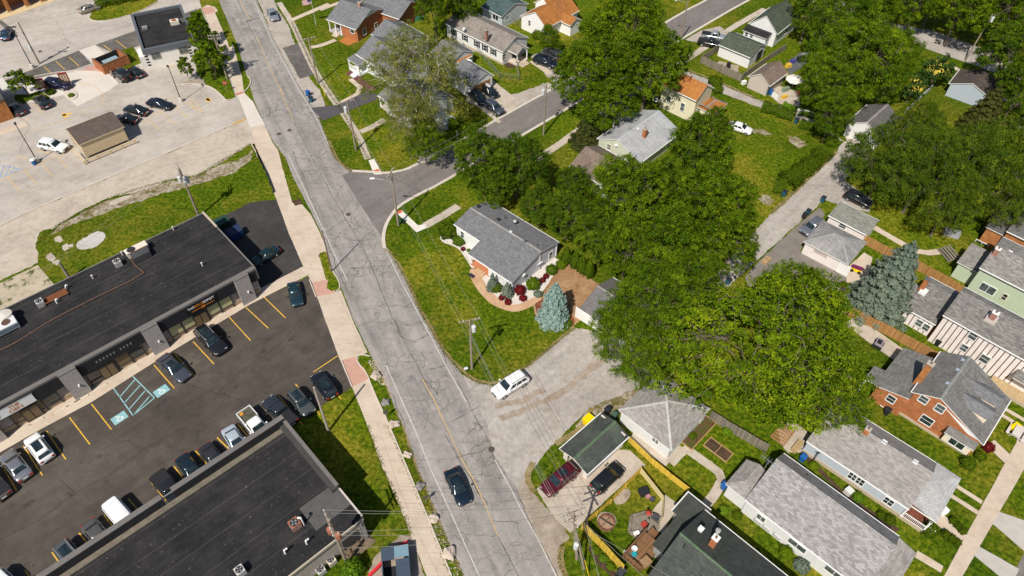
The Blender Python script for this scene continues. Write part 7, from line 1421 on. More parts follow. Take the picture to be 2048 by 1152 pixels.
def bush(kind, lab, px, py, rpx, hh=None, group='shrubs', name='shrub', cat='shrub', sx=1., sy=1., rz_=0.):
    mats = {'green': G_HEDGE, 'dark': G_DARK, 'red': G_RED, 'bright': G_BR, 'column': G_DARK, 'blue': N_SPR, 'yellow': G_LIME, 'olive': G_OLIVE, 'gold': G_YF}
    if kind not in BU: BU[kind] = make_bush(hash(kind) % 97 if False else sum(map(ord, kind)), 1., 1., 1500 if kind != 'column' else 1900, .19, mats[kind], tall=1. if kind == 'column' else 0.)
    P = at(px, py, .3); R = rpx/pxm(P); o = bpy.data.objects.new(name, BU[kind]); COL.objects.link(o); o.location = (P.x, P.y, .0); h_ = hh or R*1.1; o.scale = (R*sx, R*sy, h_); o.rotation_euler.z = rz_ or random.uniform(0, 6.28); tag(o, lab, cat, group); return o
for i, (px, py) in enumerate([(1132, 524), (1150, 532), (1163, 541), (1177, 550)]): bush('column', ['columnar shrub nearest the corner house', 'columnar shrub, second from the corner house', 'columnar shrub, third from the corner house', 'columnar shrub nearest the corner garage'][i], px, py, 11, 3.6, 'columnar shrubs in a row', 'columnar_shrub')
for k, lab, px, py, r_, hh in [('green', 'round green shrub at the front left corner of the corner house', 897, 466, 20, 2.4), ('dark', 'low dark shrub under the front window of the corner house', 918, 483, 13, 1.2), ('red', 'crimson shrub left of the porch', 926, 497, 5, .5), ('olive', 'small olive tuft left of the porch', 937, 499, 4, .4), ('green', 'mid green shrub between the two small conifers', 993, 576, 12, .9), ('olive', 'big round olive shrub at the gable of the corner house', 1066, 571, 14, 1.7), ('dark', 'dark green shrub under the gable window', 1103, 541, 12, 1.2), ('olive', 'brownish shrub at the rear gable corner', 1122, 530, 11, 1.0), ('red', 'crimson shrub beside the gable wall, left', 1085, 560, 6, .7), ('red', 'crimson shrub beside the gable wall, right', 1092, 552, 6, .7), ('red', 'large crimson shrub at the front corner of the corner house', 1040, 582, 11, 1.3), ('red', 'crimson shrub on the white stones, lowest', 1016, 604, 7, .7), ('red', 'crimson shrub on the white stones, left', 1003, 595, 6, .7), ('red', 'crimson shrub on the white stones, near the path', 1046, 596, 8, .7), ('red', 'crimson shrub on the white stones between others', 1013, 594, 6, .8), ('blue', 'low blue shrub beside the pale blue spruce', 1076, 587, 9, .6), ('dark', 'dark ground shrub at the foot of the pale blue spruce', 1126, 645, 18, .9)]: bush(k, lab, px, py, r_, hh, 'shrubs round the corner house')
for k, lab, px, py, r_, hh in [('bright', 'bright lime shrub at the bottom beside the utility pole', 708, 1142, 22, 2.2), ('green', 'ball shrub of the porch walk, upper row nearest the porch', 1906, 1042, 8, .9), ('green', 'ball shrub of the porch walk, upper row middle', 1916, 1052, 8, .9), ('green', 'ball shrub of the porch walk, upper row nearest the pavement', 1925, 1062, 8, .9), ('green', 'ball shrub of the porch walk, lower row nearest the porch', 1891, 1068, 8, .9), ('green', 'ball shrub of the porch walk, lower row middle', 1904, 1077, 8, .9), ('green', 'ball shrub of the porch walk, lower row nearest the pavement', 1914, 1085, 8, .9), ('green', 'large round shrub at the corner of the white porch', 1857, 1062, 16, 1.5), ('green', 'shrub by the brick house front corner', 1935, 928, 15, 1.2), ('green', 'second shrub by the brick house front corner', 1960, 913, 11, 1.), ('red', 'dark plum shrub at the brick house corner', 1976, 896, 11, 1.2), ('yellow', 'yellow green shrub beside the long white house wall', 1572, 1105, 14, 1.0), ('blue', 'silvery shrub beside the long white house wall', 1603, 1132, 16, 1.0), ('bright', 'yellow green plants by the white house wall, upper left', 1448, 1020, 11, .8), ('green', 'low plants by the white house wall corner', 1475, 1030, 10, .7), ('yellow', 'yellow green plant between the white and blue houses, left', 1628, 932, 10, .8), ('bright', 'bright plant between the white and blue houses, middle', 1716, 994, 12, .9), ('green', 'dark plant between the white and blue houses, right', 1780, 1040, 11, .9), ('green', 'plant between the white and blue houses near the porch', 1762, 1030, 9, .8), ('green', 'clipped shrub at the bend of the narrow alley, upper', 1430, 165, 14, 1.6), ('green', 'clipped shrub at the bend of the narrow alley, lower', 1434, 180, 12, 1.3), ('dark', 'dark round shrub at the end of the narrow alley', 1662, 285, 15, 1.5), ('green', 'round shrub on the lawn below the flowering tree', 1861, 212, 9, .9), ('gold', 'yellow flowers on the lawn below the flowering tree', 1843, 212, 9, .4), ('olive', 'shrub on the small round island by the drive through', 142, 190, 6, .6), ('green', 'shrub behind the drive through boards', 100, 184, 9, .8), ('green', 'shrub beside the brick bin enclosure', 245, 129, 6, .6), ('dark', 'dark shrub under the white bungalow porch', 905, 250, 14, 1.6), ('olive', 'reddish olive shrub on the lawn behind the sparse tree', 877, 60, 8, .7), ('green', 'green shrub behind the alley garage pad', 1690, 580, 17, 1.4), ('olive', 'shrub at the green house patio', 1900, 498, 8, .8), ('green', 'shrub beside the white gable house', 1078, 72, 14, 1.5), ('green', 'shrub at the teal roofed house', 1012, 22, 9, .9), ('green', 'vegetables in the back garden bed by the hipped garage', 1385, 870, 9, .5), ('bright', 'round plant in the garden corner by the grey board fence', 1455, 862, 10, .7), ('olive', 'weeds by the yellow fence bed, upper', 1192, 1100, 9, .5), ('bright', 'weeds by the yellow fence bed, middle', 1207, 1115, 9, .5), ('olive', 'weeds by the yellow fence bed, lower', 1222, 1132, 9, .5), ('green', 'shrub behind the fence by the dark tree at the top', 770, 8, 14, 1.4)]: bush(k, lab, px, py, r_, hh, 'garden shrubs')
def hedge(lab, pts, w, h_, n, mat, group='hedges', name='hedge'):
    """clipped or loose hedge along a photo polyline"""
    pw = world_poly(pts); rs = np.random.RandomState(n); P = []; N = []
    tot = sum((b-a).length for a, b in zip(pw[:-1], pw[1:])); c = pw[0]
    for a, b in zip(pw[:-1], pw[1:]):
        m_ = int(n*(b-a).length/tot); s = rs.uniform(0, 1, m_); d = (b-a).normalized(); q = Vector((-d.y, d.x, 0)); th = rs.uniform(-.5, math.pi+.5, m_); wob = 1+.18*np.sin(s*(b-a).length*1.7+th*2)+.1*rs.normal(size=m_)
        x = np.cos(th)*w/2*wob; z = np.maximum(.05, np.sin(th)*h_*.62*wob+h_*.38); base = np.array(a)[None]+(np.array(b)-np.array(a))[None]*s[:, None]; p = base+np.array(q)[None]*x[:, None]; p[:, 2] = z; P.append(p-np.array(c)); N.append(np.array(q)[None]*np.cos(th)[:, None]+np.stack([np.zeros(m_), np.zeros(m_), np.sin(th)+.3], 1)+rs.normal(size=(m_, 3))*.35)
    P = np.concatenate(P); me = leaf_mesh('foliage', P, np.concatenate(N), .26*rs.uniform(.6, 1.3, len(P)), .45+rs.normal(size=len(P))*.2, mat); o = bpy.data.objects.new(name, me); COL.objects.link(o); o.location = c; tag(o, lab, 'hedge', group)
hedge('clipped hedge along the narrow alley, with a blue bin at its end', [(1523, 218), (1555, 228), (1586, 240)], 2.0, 1.5, 2600, G_HEDGE); hedge('loose hedge along the narrow alley below the blue bin', [(1598, 252), (1630, 262), (1655, 275)], 1.6, 1.3, 2200, G_HEDGE)
hedge('broad loose hedge along the long alley, upper part', [(1648, 308), (1610, 340), (1575, 362)], 2.8, 1.5, 3600, G_HEDGE); hedge('broad loose hedge along the long alley, lower part', [(1585, 355), (1570, 378), (1548, 372)], 3.2, 1.6, 3200, G_HEDGE)
hedge('round topped hedge on the top left island', [(192, 12), (225, 6), (262, -2), (300, -8)], 3.2, 2.6, 5200, G_HEDGE); hedge('thin overgrown hedge along the white low wall of the alley', [(1565, 212), (1600, 226), (1640, 242)], .9, .9, 1500, G_BR)
# loose grass tufts that break the clean edges (uncountable)
def tufts(name, lines, n, size, mat, spread, hh=.12):
    rs = np.random.RandomState(n); P = []; pw = [world_poly(l) for l in lines]; seg = [(a, b) for l in pw for a, b in zip(l[:-1], l[1:])]; tot = sum((b-a).length for a, b in seg)
    for a, b in seg:
        m_ = int(n*(b-a).length/tot); s = rs.uniform(0, 1, m_); d = (b-a).normalized(); q = np.array((-d.y, d.x, 0)); p = np.array(a)[None]+np.array(b-a)[None]*s[:, None]+q[None]*(rs.normal(size=m_)*spread)[:, None]; p[:, 2] = rs.uniform(.04, hh, m_); P.append(p)
    P = np.concatenate(P); me = leaf_mesh(name, P, rs.normal(size=(len(P), 3))*.5+np.array([0, 0, 1.5]), size*rs.uniform(.5, 1.4, len(P)), rs.uniform(.1, .9, len(P)), mat, .5); o = bpy.data.objects.new(name, me); COL.objects.link(o); tag(o, 'short grass tufts and weeds creeping over pavement and kerb edges', 'grass', kind='stuff')
tufts('grass_tufts', [[(779, 501), (822, 578), (843, 629), (890, 708), (922, 745), (950, 764), (985, 772), (1026, 754), (1127, 674), (1150, 656)], [(735, 852), (764, 934), (798, 1010), (822, 1071)], [(779, 852), (829, 971), (869, 1063), (903, 1152)], [(816, 894), (869, 1031), (924, 1152)], [(655, 280), (669, 314), (704, 344)], [(501, 288), (395, 351), (330, 362), (227, 393), (116, 449), (72, 491)], [(584, 45), (632, 148), (690, 232), (736, 318)], [(1127, 1085), (1118, 1120), (1130, 1160)], [(1542, 428), (1671, 306)], [(1340, 128), (1432, 164), (1508, 197), (1627, 240)]], 12000, .13, leafmat('grass_blade', (.085, .10, .010)), .16)
# ---------------------------------------------------------------- utility poles, lamps, wires
POLEW = plain('pole_wood', (.25, .20, .155), .9, .25, 2.); INS = plain('insulator', (.55, .53, .5), .3, .1, 6.); CAN = plain('transformer_grey', (.52, .53, .53), .4, .1, 3.); RUSTC = plain('transformer_rust', (.30, .11, .06), .8, .3, 3.)
def upole(lab, bx, by, hgt, arms=(), cans=(), lean=(0, 0), r=.15, mat=None, az=0., canmat=None, group='utility poles', arm_len=2.4):
    """wooden pole; arms: (height, direction angle, length); cans: (height, direction angle)"""
    P = at(bx, by, 0); o = empty('utility_pole', P, 0, lab, 'utility pole', group); t = MB(); top = Vector((lean[0], lean[1], hgt)); t.tube((0, 0, -.1), top, r*1.15, r*.75, 10); t.build('pole', mat or POLEW, o); ends = []
    ax = lambda z: Vector((lean[0]*z/hgt, lean[1]*z/hgt, z))
    for z, a, L in arms:
        d = Vector((math.cos(a), math.sin(a), 0)); n = Vector((-d.y, d.x, 0))*.17; b = MB(); b.bar(ax(z)-d*L/2+n, ax(z)+d*L/2+n, .11, .13); c = b.build('crossarm', POLEW, o); i_ = MB()
        for s in (-.46, -.28, .28, .46): i_.lathe([(.05, 0), (.07, .05), (.045, .09), (.06, .13), (.02, .17)], tuple(ax(z)+d*L*s+n+Vector((0, 0, .065))), 8); ends.append(P+ax(z)+d*L*s+n+Vector((0, 0, .2)))
        i_.build('insulators', INS, c); b = MB()
        for s in (-1, 1): b.bar(ax(z-.7), ax(z)+d*s*L*.3+n, .03)
        b.build('brace', ALUM, c)
    for z, a in cans:
        d = Vector((math.cos(a), math.sin(a), 0))*.48; q = MB(); q.lathe([(.24, 0), (.27, .04), (.27, .85), (.25, .9), (.29, .91), (.27, .98), (.05, 1.03)], tuple(ax(z)+d), 14); c = q.build('transformer', canmat or CAN, o); q = MB(); q.lathe([(.05, 0), (.07, .08), (.05, .16), (.07, .22), (.02, .3)], tuple(ax(z)+d+Vector((.1, 0, 1.0))), 8); q.build('bushing', INS, c); q = MB(); q.bar(ax(z+.5), ax(z+.5)+d*.6, .10); q.build('bracket', ALUM, c)
    ends.append(P+top); return o, ends
aR = math.radians(27)   # arms stand across the road
p1, e1 = upole('utility pole with one crossarm and a white transformer on the corner house lawn', 944, 738, 9.8, [(9.5, math.radians(16), 2.6)], [(7.9, math.radians(-20))])
q = MB(); q.tube((-.5, -.1, .35), (-1.0, -.2, .3), .17, .17, 10); q.build('meter_box', CAN, p1)
p2, e2 = upole('utility pole with a street light at the side street corner', 797, 451, 10.4, [(10.0, math.radians(75), 2.2)], [], arm_len=2)
q = MB(); q.path([(0, 0, 8.2), (-1.2, .1, 8.75), (-2.6, .2, 8.9)], .05, 8); a_ = q.build('lamp_arm', ALUM, p2); q = MB(); q.mesh([(-2.5, .08, 8.85), (-2.5, .32, 8.85), (-3.25, .36, 8.85), (-3.25, .04, 8.85), (-2.55, .12, 9.05), (-2.55, .28, 9.05), (-3.1, .28, 9.0), (-3.1, .12, 9.0)], [(0, 1, 2, 3), (4, 7, 6, 5), (0, 4, 5, 1), (1, 5, 6, 2), (2, 6, 7, 3), (3, 7, 4, 0)]); q.build('lamp_head', plain('lamp_shell', (.66, .68, .7), .3, .05), a_)
q = MB(); q.box(.15, .5, -.2, .12, .9, 1.5); q.build('control_box', plain('green_box', (.03, .07, .03), .6, .1), p2)
p3, e3 = upole('weathered utility pole with two crossarms and three transformers behind the shop row', 398, 433, 9.3, [(9.0, math.radians(110), 2.4), (8.3, math.radians(110), 2.4)], [(6.9, math.radians(200)), (7.0, math.radians(320)), (6.6, math.radians(10))], r=.17)
p4, e4 = upole('utility pole with two rusty transformers at the corner of the flat roofed building', 695, 1130, 11., [(10.7, math.radians(118), 2.6), (10.0, math.radians(118), 2.6)], [(7.6, math.radians(160)), (7.4, math.radians(330))], canmat=RUSTC, r=.17)
p5, e5 = upole('utility pole with crossed arms at the bottom by the yellow board fence', 1154, 1118, 9.8, [(9.6, math.radians(25), 2.6), (9.0, math.radians(115), 2.4), (8.5, math.radians(25), 2.4)], [(3.5, math.radians(265))], lean=(-1.1, .6))
q = MB(); q.tube((.7, -1., 0), (-.7, .5, 6.5), .13, .11, 8); q.build('prop_pole', POLEW, p5)
p6, e6 = upole('utility pole with one crossarm beside the grass walk near the orange brick house', 636, 167, 9.3, [(9.0, aR, 2.4)], [])
p7, e7 = upole('utility pole with a crossarm on the lawn before the white bungalow', 712, 300, 9.7, [(9.4, aR, 2.4)], [(7.6, math.radians(200))])
p8, e8 = upole('utility pole with a white transformer beside the side street', 1087, 270, 10.1, [(9.7, math.radians(135), 1.6)], [(7.9, math.radians(160))])
p9, e9 = upole('leaning utility pole with a transformer beside the far street, upper right', 1930, 122, 9.9, [], [(8.3, math.radians(-10))], lean=(.5, 0))
p10, e10 = upole('utility pole with double crossarm on the grass by the white cafe', 455, 159, 9.0, [(8.8, math.radians(10), 2.2), (8.2, math.radians(10), 2.2)], [])
p11, e11 = upole('wooden pole with a low grey box in the upper lot, next to a lamp', 79, 127, 8.4, [], [])
q = MB(); q.box(-.35, .1, -.35, .1, 2.9, 3.8); q.build('box', CAN, p11); q = MB(); q.lathe([(.05, 0), (.16, .1), (.12, .3), (.03, .35)], (-.25, 0, 8.1), 8); q.build('lamp_head', CAN, p11)
p12, e12 = upole('bare leaning wooden pole at the edge of the lower lot', 657, 862, 9.1, [], [], mat=plain('pale_pole', (.36, .31, .26), .9, .2, 2.))
p13, e13 = upole('slim rusty pole leaning at the edge of the main road', 664, 543, 8.0, [], [], r=.09, mat=plain('rusty_pole', (.15, .09, .07), .8, .3, 2.))
p14, e14 = upole('short grey stub pole on the grass behind the shop row', 140, 558, 3.4, [], [], r=.2, mat=plain('grey_stub', (.22, .2, .17), .9, .25, 2.))
p15, e15 = upole('pole with a street light over the upper street, in the great maple', 1360, 82, 8.5, [], [])
q = MB(); q.path([(0, 0, 8.0), (-1., 0, 8.4), (-2.2, .1, 8.5)], .05, 8); a_ = q.build('lamp_arm', ALUM, p15); q = MB(); q.lathe([(.05, .1), (.2, .05), (.16, -.1), (.02, -.12)], (-2.4, .1, 8.5), 10); q.build('lamp_head', CAN, a_)
def lot_lamp(lab, bx, by, hgt, a=0., lean=(0, 0), heads=2):
    P = at(bx, by, 0); o = empty('lot_lamp', P, 0, lab, 'lamp post', 'lamp posts of the upper lot'); q = MB(); q.lathe([(.36, 0), (.36, .75), (.32, .8)], (0, 0, 0), 16); q.build('base', WALK2, o); q = MB(); q.tube((0, 0, .78), (lean[0], lean[1], hgt), .09, .06, 8); q.build('pole', plain('bronze_pole', (.05, .042, .036), .5, .15), o)
    d = Vector((math.cos(a), math.sin(a), 0))
    for s in ((-1, 1) if heads == 2 else (1,)):
        q = MB(); c = Vector((lean[0], lean[1], hgt))+d*.45*s; q.bar(c-d*.34*s, c+d*.34*s, .34, .14); q.build('lamp_head', DARKM, o)
lot_lamp('black lamp post on a round concrete base in the middle of the upper lot', 363, 203, 6.9, 2.2, heads=1); lot_lamp('black lamp post with a blue bin at its foot in the upper lot', 75, 323, 7.2, 2.2, heads=1); lot_lamp('double headed lamp post next to a wooden pole in the upper lot', 66, 136, 8.3, 0.2)
P = at(632, 50, 0); o = empty('flagpole', P, 0, 'slim pale flagpole on a front lawn near the top edge', 'flagpole'); q = MB(); q.tube((0, 0, 0), (0, 0, 6.2), .05, .03, 8); q.build('pole', plain('flagpole_white', (.62, .62, .6), .4, .05), o); q = MB(); q.lathe([(.01, 0), (.07, .07), (.01, .14)], (0, 0, 6.2), 8); q.build('finial', YT, o)
fo = empty('flag', P+Vector((0, 0, 4.6)), math.radians(200), 'striped flag with a blue corner hanging from the flagpole', 'flag')
red, wht, blu = plain('flag_red', (.42, .04, .05), .8, .1), plain('flag_white', (.65, .63, .62), .8, .06), plain('flag_blue', (.03, .04, .14), .8, .1)
q = MB(); N_ = 13
for i in range(N_):
    q.k = i % 2
    for j in range(6):
        x = [.03+.30*(j+t) for t in (0, 1)]; w = [.10*math.sin(2.6*v) for v in x]; dz = [-.12*v for v in x]; z0 = i*.085; q.quad((x[0], w[0], z0+dz[0]), (x[1], w[1], z0+dz[1]), (x[1], w[1], z0+.085+dz[1]), (x[0], w[0], z0+.085+dz[0]))
q.build('cloth', [red, wht], fo, recalc=False); q = MB()
for j in range(2):
    x = [.03+.36*(j+t) for t in (0, 1)]
    for s in (-.012, .012): q.quad(*[(x[a], .10*math.sin(2.6*x[a])+s, z-.12*x[a]) for a, z in ((0, .52), (1, .52), (1, 1.11), (0, 1.11))])
q.build('canton', blu, fo, recalc=False)
WIRE = plain('wire', (.26, .26, .22), .5, .1)
def wire(a, b, sag=.7, r=.014, lab='thin dark overhead wire strung between poles', grp='overhead wires', n=10):
    a, b = Vector(a), Vector(b); pts = [a.lerp(b, i/n)-Vector((0, 0, 4*sag*(i/n)*(1-i/n))) for i in range(n+1)]; m_ = MB(); m_.path([p-a for p in pts], r, 4); o = m_.build('overhead_wire', WIRE, recalc=False); o.location = a; tag(o, lab, 'wire', grp)
for i in (0, 1, 3): wire(e2[i], e1[i], .6)
for i in (0, 1, 2, 3): wire(e1[i], e5[i], .8)
wire(e1[4]-Vector((0, 0, 2.2)), e5[4]-Vector((0, 0, 2.4)), .8); wire(e1[4]-Vector((0, 0, 3.0)), e5[4]-Vector((0, 0, 3.2)), .9)
for i in (0, 3): wire(e7[i], e2[i], .6); wire(e6[i], e7[i], .6); wire(e8[i], e2[i], .7)
wire(e7[4]-Vector((0, 0, 2.5)), e2[4]-Vector((0, 0, 2.5)), .7); wire(e6[4]-Vector((0, 0, 2.5)), e7[4]-Vector((0, 0, 2.5)), .7)
for i in (0, 3, 4, 7): wire(e4[i], e5[min(i, 11)], .7)
wire(e4[4]-Vector((0, 0, 3)), e5[0]-Vector((0, 0, 3)), .9); wire(at(1600, 1290, 9), e5[5], .5); wire(at(1460, 1300, 8), e5[7], .5); wire(at(1230, 1300, 8), e5[3], .4); wire(at(1215, 1300, 7), e5[1], .4); wire(e11[-1], at(340, -40, 6), .6); wire(at(1280, 1420, 9), e5[2], .4)
for i in (0, 3): wire(e3[i], at(-60, 640, 9), .5)
def guy(lab, a, b, yel):
    a, b = Vector(a), Vector(b); o = empty('guy_wire', b, 0, lab, 'guy wire', 'guy wires'); q = MB(); q.tube((0, 0, 0), a-b, .018, .018, 5); q.build('strand', WIRE, o); d = (a-b).normalized(); q = MB(); q.tube(d*.1, d*yel, .05, .05, 6); q.build('guard', plain('guard_yellow', (.62, .42, .02), .6, .1), o)
guy('guy wire with a yellow guard on the side street verge', e2[4]-Vector((0, 0, 1.)), at(873, 398, 0), 2.4); guy('guy wire with a yellow guard at the bottom by the yellow fence', e5[-1]-Vector((0, 0, 1.)), at(1178, 1152, 0), 2.6); guy('guy wire with a yellow guard beside the gravel verge of the main road', e6[-1]-Vector((0, 0, 1.)), at(651, 194, 0), 2.)
# ---------------------------------------------------------------- fences
YWOOD = planks('yellow_wood', (.64, .43, .055), .14, .16); OWOOD = planks('cedar_wood', (.40, .21, .075), .14, .2); GWOOD = planks('grey_wood', (.23, .20, .155), .14, .25); CHAIN = plain('chain_link', (.30, .31, .28), .5, .1, 3., .5, .4)
def fence(lab, pts, h_, mat, style='board', gap=2.3, name='board_fence', group='fences', pm=None):
    """pts: photo positions at the ground"""
    w = world_poly(pts); o = empty(name, w[0], 0, lab, 'fence', group); A = w[0]; pm = pm or mat; pan = MB()
    for a, b in zip(w[:-1], w[1:]):
        a = a-A; b = b-A; L = (b-a).length; d = (b-a).normalized(); n = Vector((-d.y, d.x, 0)); k = max(1, round(L/gap))
        if style == 'board':
            m_ = int(L/.15)
            for i in range(m_): p = a+d*(i+.5)*L/m_; pan.mesh([p+d*s*.068+n*t*.012+Vector((0, 0, z)) for z in (.05, h_+.03*math.sin(i*12.9)) for s, t in ((-1, -1), (1, -1), (1, 1), (-1, 1))], [(3, 2, 1, 0), (4, 5, 6, 7), (0, 1, 5, 4), (1, 2, 6, 5), (2, 3, 7, 6), (3, 0, 4, 7)])
            for z in (.35, h_*.5, h_-.25): pan.bar(a+n*.045+Vector((0, 0, z)), b+n*.045+Vector((0, 0, z)), .05, .09)
        elif style == 'rail':
            for z in [h_*(i+.5)/5 for i in range(5)]: pan.bar(a+Vector((0, 0, z)), b+Vector((0, 0, z)), .03, h_/5*.86)
        elif style == 'chain':
            pan.bar(a+Vector((0, 0, h_)), b+Vector((0, 0, h_)), .05); m_ = int(L/.3)
            for i in range(m_+1):
                p = a+d*i*L/m_; pan.bar(p, p+d*min(.3, L)+Vector((0, 0, h_)), .012); pan.bar(p+Vector((0, 0, h_)), p+d*.3, .012)
        elif style == 'solid': pan.bar(a+Vector((0, 0, h_/2)), b+Vector((0, 0, h_/2)), .12, h_)
        for i in range(k+1):
            q = MB(); p = a+d*L*i/k-n*(.06 if style != 'chain' else 0); s = .05 if style != 'chain' else .03
            if style != 'solid': q.box(p.x-s, p.x+s, p.y-s, p.y+s, 0, h_+.08); q.build('post', pm, o)
    pan.build({'chain': 'mesh_panel', 'solid': 'panel'}.get(style, 'board_panel'), mat, o); return o
fence('bright yellow solid board fence in front of the dark green roofed house', [(1163, 1058), (1200, 1095), (1244, 1143)], 1.8, YWOOD); fence('yellow horizontal board fence beside the parked black car', [(1163, 1056), (1220, 1007), (1279, 945)], 1.2, YWOOD, 'rail'); fence('short yellow fence with white inside running from the car pad towards the worn lawn', [(1281, 946), (1325, 1002), (1322, 1045)], 1.1, plain('pale_yellow_paint', (.58, .48, .25), .8, .1, 2.), 'rail')
fence('long yellow picket fence along the hipped garage lawn', [(1257, 884), (1300, 925), (1340, 958), (1375, 985)], 1.2, YWOOD, 'rail', 1.6); fence('grey weathered board fence at the edge of the lime green tree', [(1418, 838), (1470, 870), (1530, 905)], 1.8, GWOOD)
fence('cedar board fence between the alley garages and the spruce', [(1655, 450), (1730, 490), (1795, 525)], 1.7, OWOOD); fence('cedar board fence beyond the spruce towards the mint house', [(1822, 535), (1880, 566), (1935, 600)], 1.7, OWOOD); fence('long cedar board fence beside the concrete drive of the half timbered house', [(1695, 632), (1760, 664), (1830, 702), (1890, 735)], 1.8, OWOOD)
fence('grey brown board fence round the gravel yard behind the green roofed garage', [(1434, 104), (1401, 126), (1440, 145), (1482, 164)], 1.6, GWOOD); fence('plain low board fence behind the tan garage', [(1482, 160), (1540, 118), (1570, 100)], 1.3, GWOOD, 'solid')
fence('chain link fence round the lawn of the shuttered house', [(950, 100), (1000, 158), (1038, 162), (1032, 128)], 1.2, CHAIN, 'chain'); fence('chain link fence behind the shuttered house', [(985, 24), (1035, 52), (1075, 72)], 1.2, CHAIN, 'chain'); fence('chain link fence on the upper right lawn', [(1985, 190), (2010, 205), (2060, 222)], 1.2, CHAIN, 'chain')
fence('low grey wall between the lawn and the flowering trees', [(1808, 228), (1835, 203), (1862, 178)], .9, plain('grey_wall', (.36, .37, .38), .9, .1), 'solid', name='low_wall'); fence('low white wall along the narrow alley under the spreading tree', [(1592, 226), (1612, 230), (1640, 242)], 1.0, plain('white_wall', (.6, .57, .54), .9, .15), 'solid', name='low_wall')
fence('low white kerb wall at the road end of the weedy strip', [(503, 290), (512, 305), (515, 315)], .5, plain('pinkish_timber', (.45, .36, .31), .9, .15), 'solid', name='low_wall'); fence('dark steel rail between the grass and the pavement behind the shop row', [(515, 312), (535, 352), (548, 386)], .55, DARKM, 'rail', name='low_rail')
fence('railed wooden platform behind the light blue house', [(1604, 836), (1632, 855)], 1.4, GWOOD, 'rail', 1., name='deck_railing'); fence('white slatted fence by the tan garage', [(1540, 190), (1555, 200)], 1.0, WHT, 'board', name='board_fence')
# wooden stairs and terraces by the lime tree
def stairs(lab, bot, top, w, h0, h1, n, mat=None):
    a, b = at(*bot, h0), at(*top, h1); o = empty('wooden_stairs', (a.x, a.y, 0), math.atan2(b.y-a.y, b.x-a.x), lab, 'stairs', 'wooden stairs'); L = Vector((b.x-a.x, b.y-a.y)).length; mt = mat or planks('stair_wood', (.36, .19, .085), .14, .2)
    for i in range(n): q = MB(); z = h0+(h1-h0)*(i+1)/n; q.box(i*L/n, (i+.8)*L/n, -w/2, w/2, z-.06, z); q.build('tread', mt, o)
    for s in (-1, 1): q = MB(); q.bar((0, s*w/2, h0+.05), (L, s*w/2, h1), .06, .22); q.build('stringer', mt, o)
stairs('wooden stairs climbing under the lime green tree beside the flagstone terrace', (1553, 884), (1578, 852), 1.8, .0, 1.0, 7); stairs('second wooden stairs higher under the lime green tree', (1597, 826), (1610, 812), 1.6, .3, 1.0, 4); stairs('weathered stepped planters behind the mint house', (1885, 512), (1912, 502), 2.6, .1, .8, 5, GWOOD)
# ---------------------------------------------------------------- bins, boxes, yard things
BLUE = plain('bin_blue', (.015, .10, .32), .45, .12); DBLUE = plain('bin_teal', (.012, .09, .13), .45, .12); BLKP = plain('bin_black', (.018, .02, .022), .5, .15); LID = plain('bin_dark_lid', (.02, .025, .035), .5, .15)
def bin_(lab, px, py, mat, a=AV, lid=None, s=1., group='wheeled bins'):
    P = at(px, py, 0); o = empty('wheeled_bin', P, a, lab, 'bin', group); o.scale = (s, s, s); q = MB(); q.mesh([(-.24, -.26, .06), (.24, -.26, .06), (.24, .24, .06), (-.24, .24, .06), (-.31, -.33, 1.0), (.31, -.33, 1.0), (.31, .33, 1.0), (-.31, .33, 1.0)], [(3, 2, 1, 0), (4, 5, 6, 7), (0, 1, 5, 4), (1, 2, 6, 5), (2, 3, 7, 6), (3, 0, 4, 7)]); q.build('body', mat, o)
    q = MB(); q.extx([(-.38, 1.0), (.36, 1.0), (.34, 1.05), (0, 1.10), (-.36, 1.07)], -.34, .34); q.build('lid', lid or mat, o); q = MB(); q.tube((-.28, .3, .13), (-.22, .3, .13), .13, .13, 10); q.tube((.22, .3, .13), (.28, .3, .13), .13, .13, 10); q.build('wheels', TYRE, o); q = MB(); q.tube((-.25, .42, 1.0), (.25, .42, 1.0), .025, .025, 6); q.build('handle', BLKP, o)
for lab, px, py, mt, ld, a in [('bright blue bin on the gravel verge of the main road, upper', 617, 192, BLUE, None, 1.), ('blue bin with dark lid on the gravel verge, lower of the pair', 623, 204, DBLUE, LID, 1.2), ('bright blue bin with dark lid at the left corner of the light blue house', 1603, 921, BLUE, None, AU), ('blue bin beside the hip wing of the long white house', 1446, 977, BLUE, None, AU), ('blue bin on the alley verge beside the black bin, by the grey parked car', 1614, 430, DBLUE, LID, AU), ('black bin next to the grey car with roof rack', 1607, 437, BLKP, None, AU), ('blue bin on the small lawn at the alley pad', 1644, 404, DBLUE, LID, AU), ('blue bin on the weed patch left of the long alley', 1567, 392, DBLUE, LID, AV), ('blue bin at the end of the clipped hedge', 1591, 247, DBLUE, LID, AU), ('blue bin at the tan garage, right of the pair', 1541, 190, BLUE, None, AU), ('teal bin at the tan garage, left of the pair', 1533, 189, DBLUE, LID, AU), ('blue bin behind the cream house sun porch', 1441, 213, BLUE, LID, AU), ('green bin between the green roofed and hipped garages', 1228, 836, plain('bin_green', (.05, .10, .07), .5, .12), None, AU), ('black bin between the green roofed and hipped garages', 1214, 826, BLKP, LID, AU), ('black bin beside the half timbered house wall', 1873, 690, BLKP, None, AU), ('black covered grill box beside the brick house wall', 1771, 828, BLKP, None, AU), ('blue bin tucked under the lime tree by the alley', 1455, 568, DBLUE, LID, AV)]: bin_(lab, px, py, mt, a, ld)
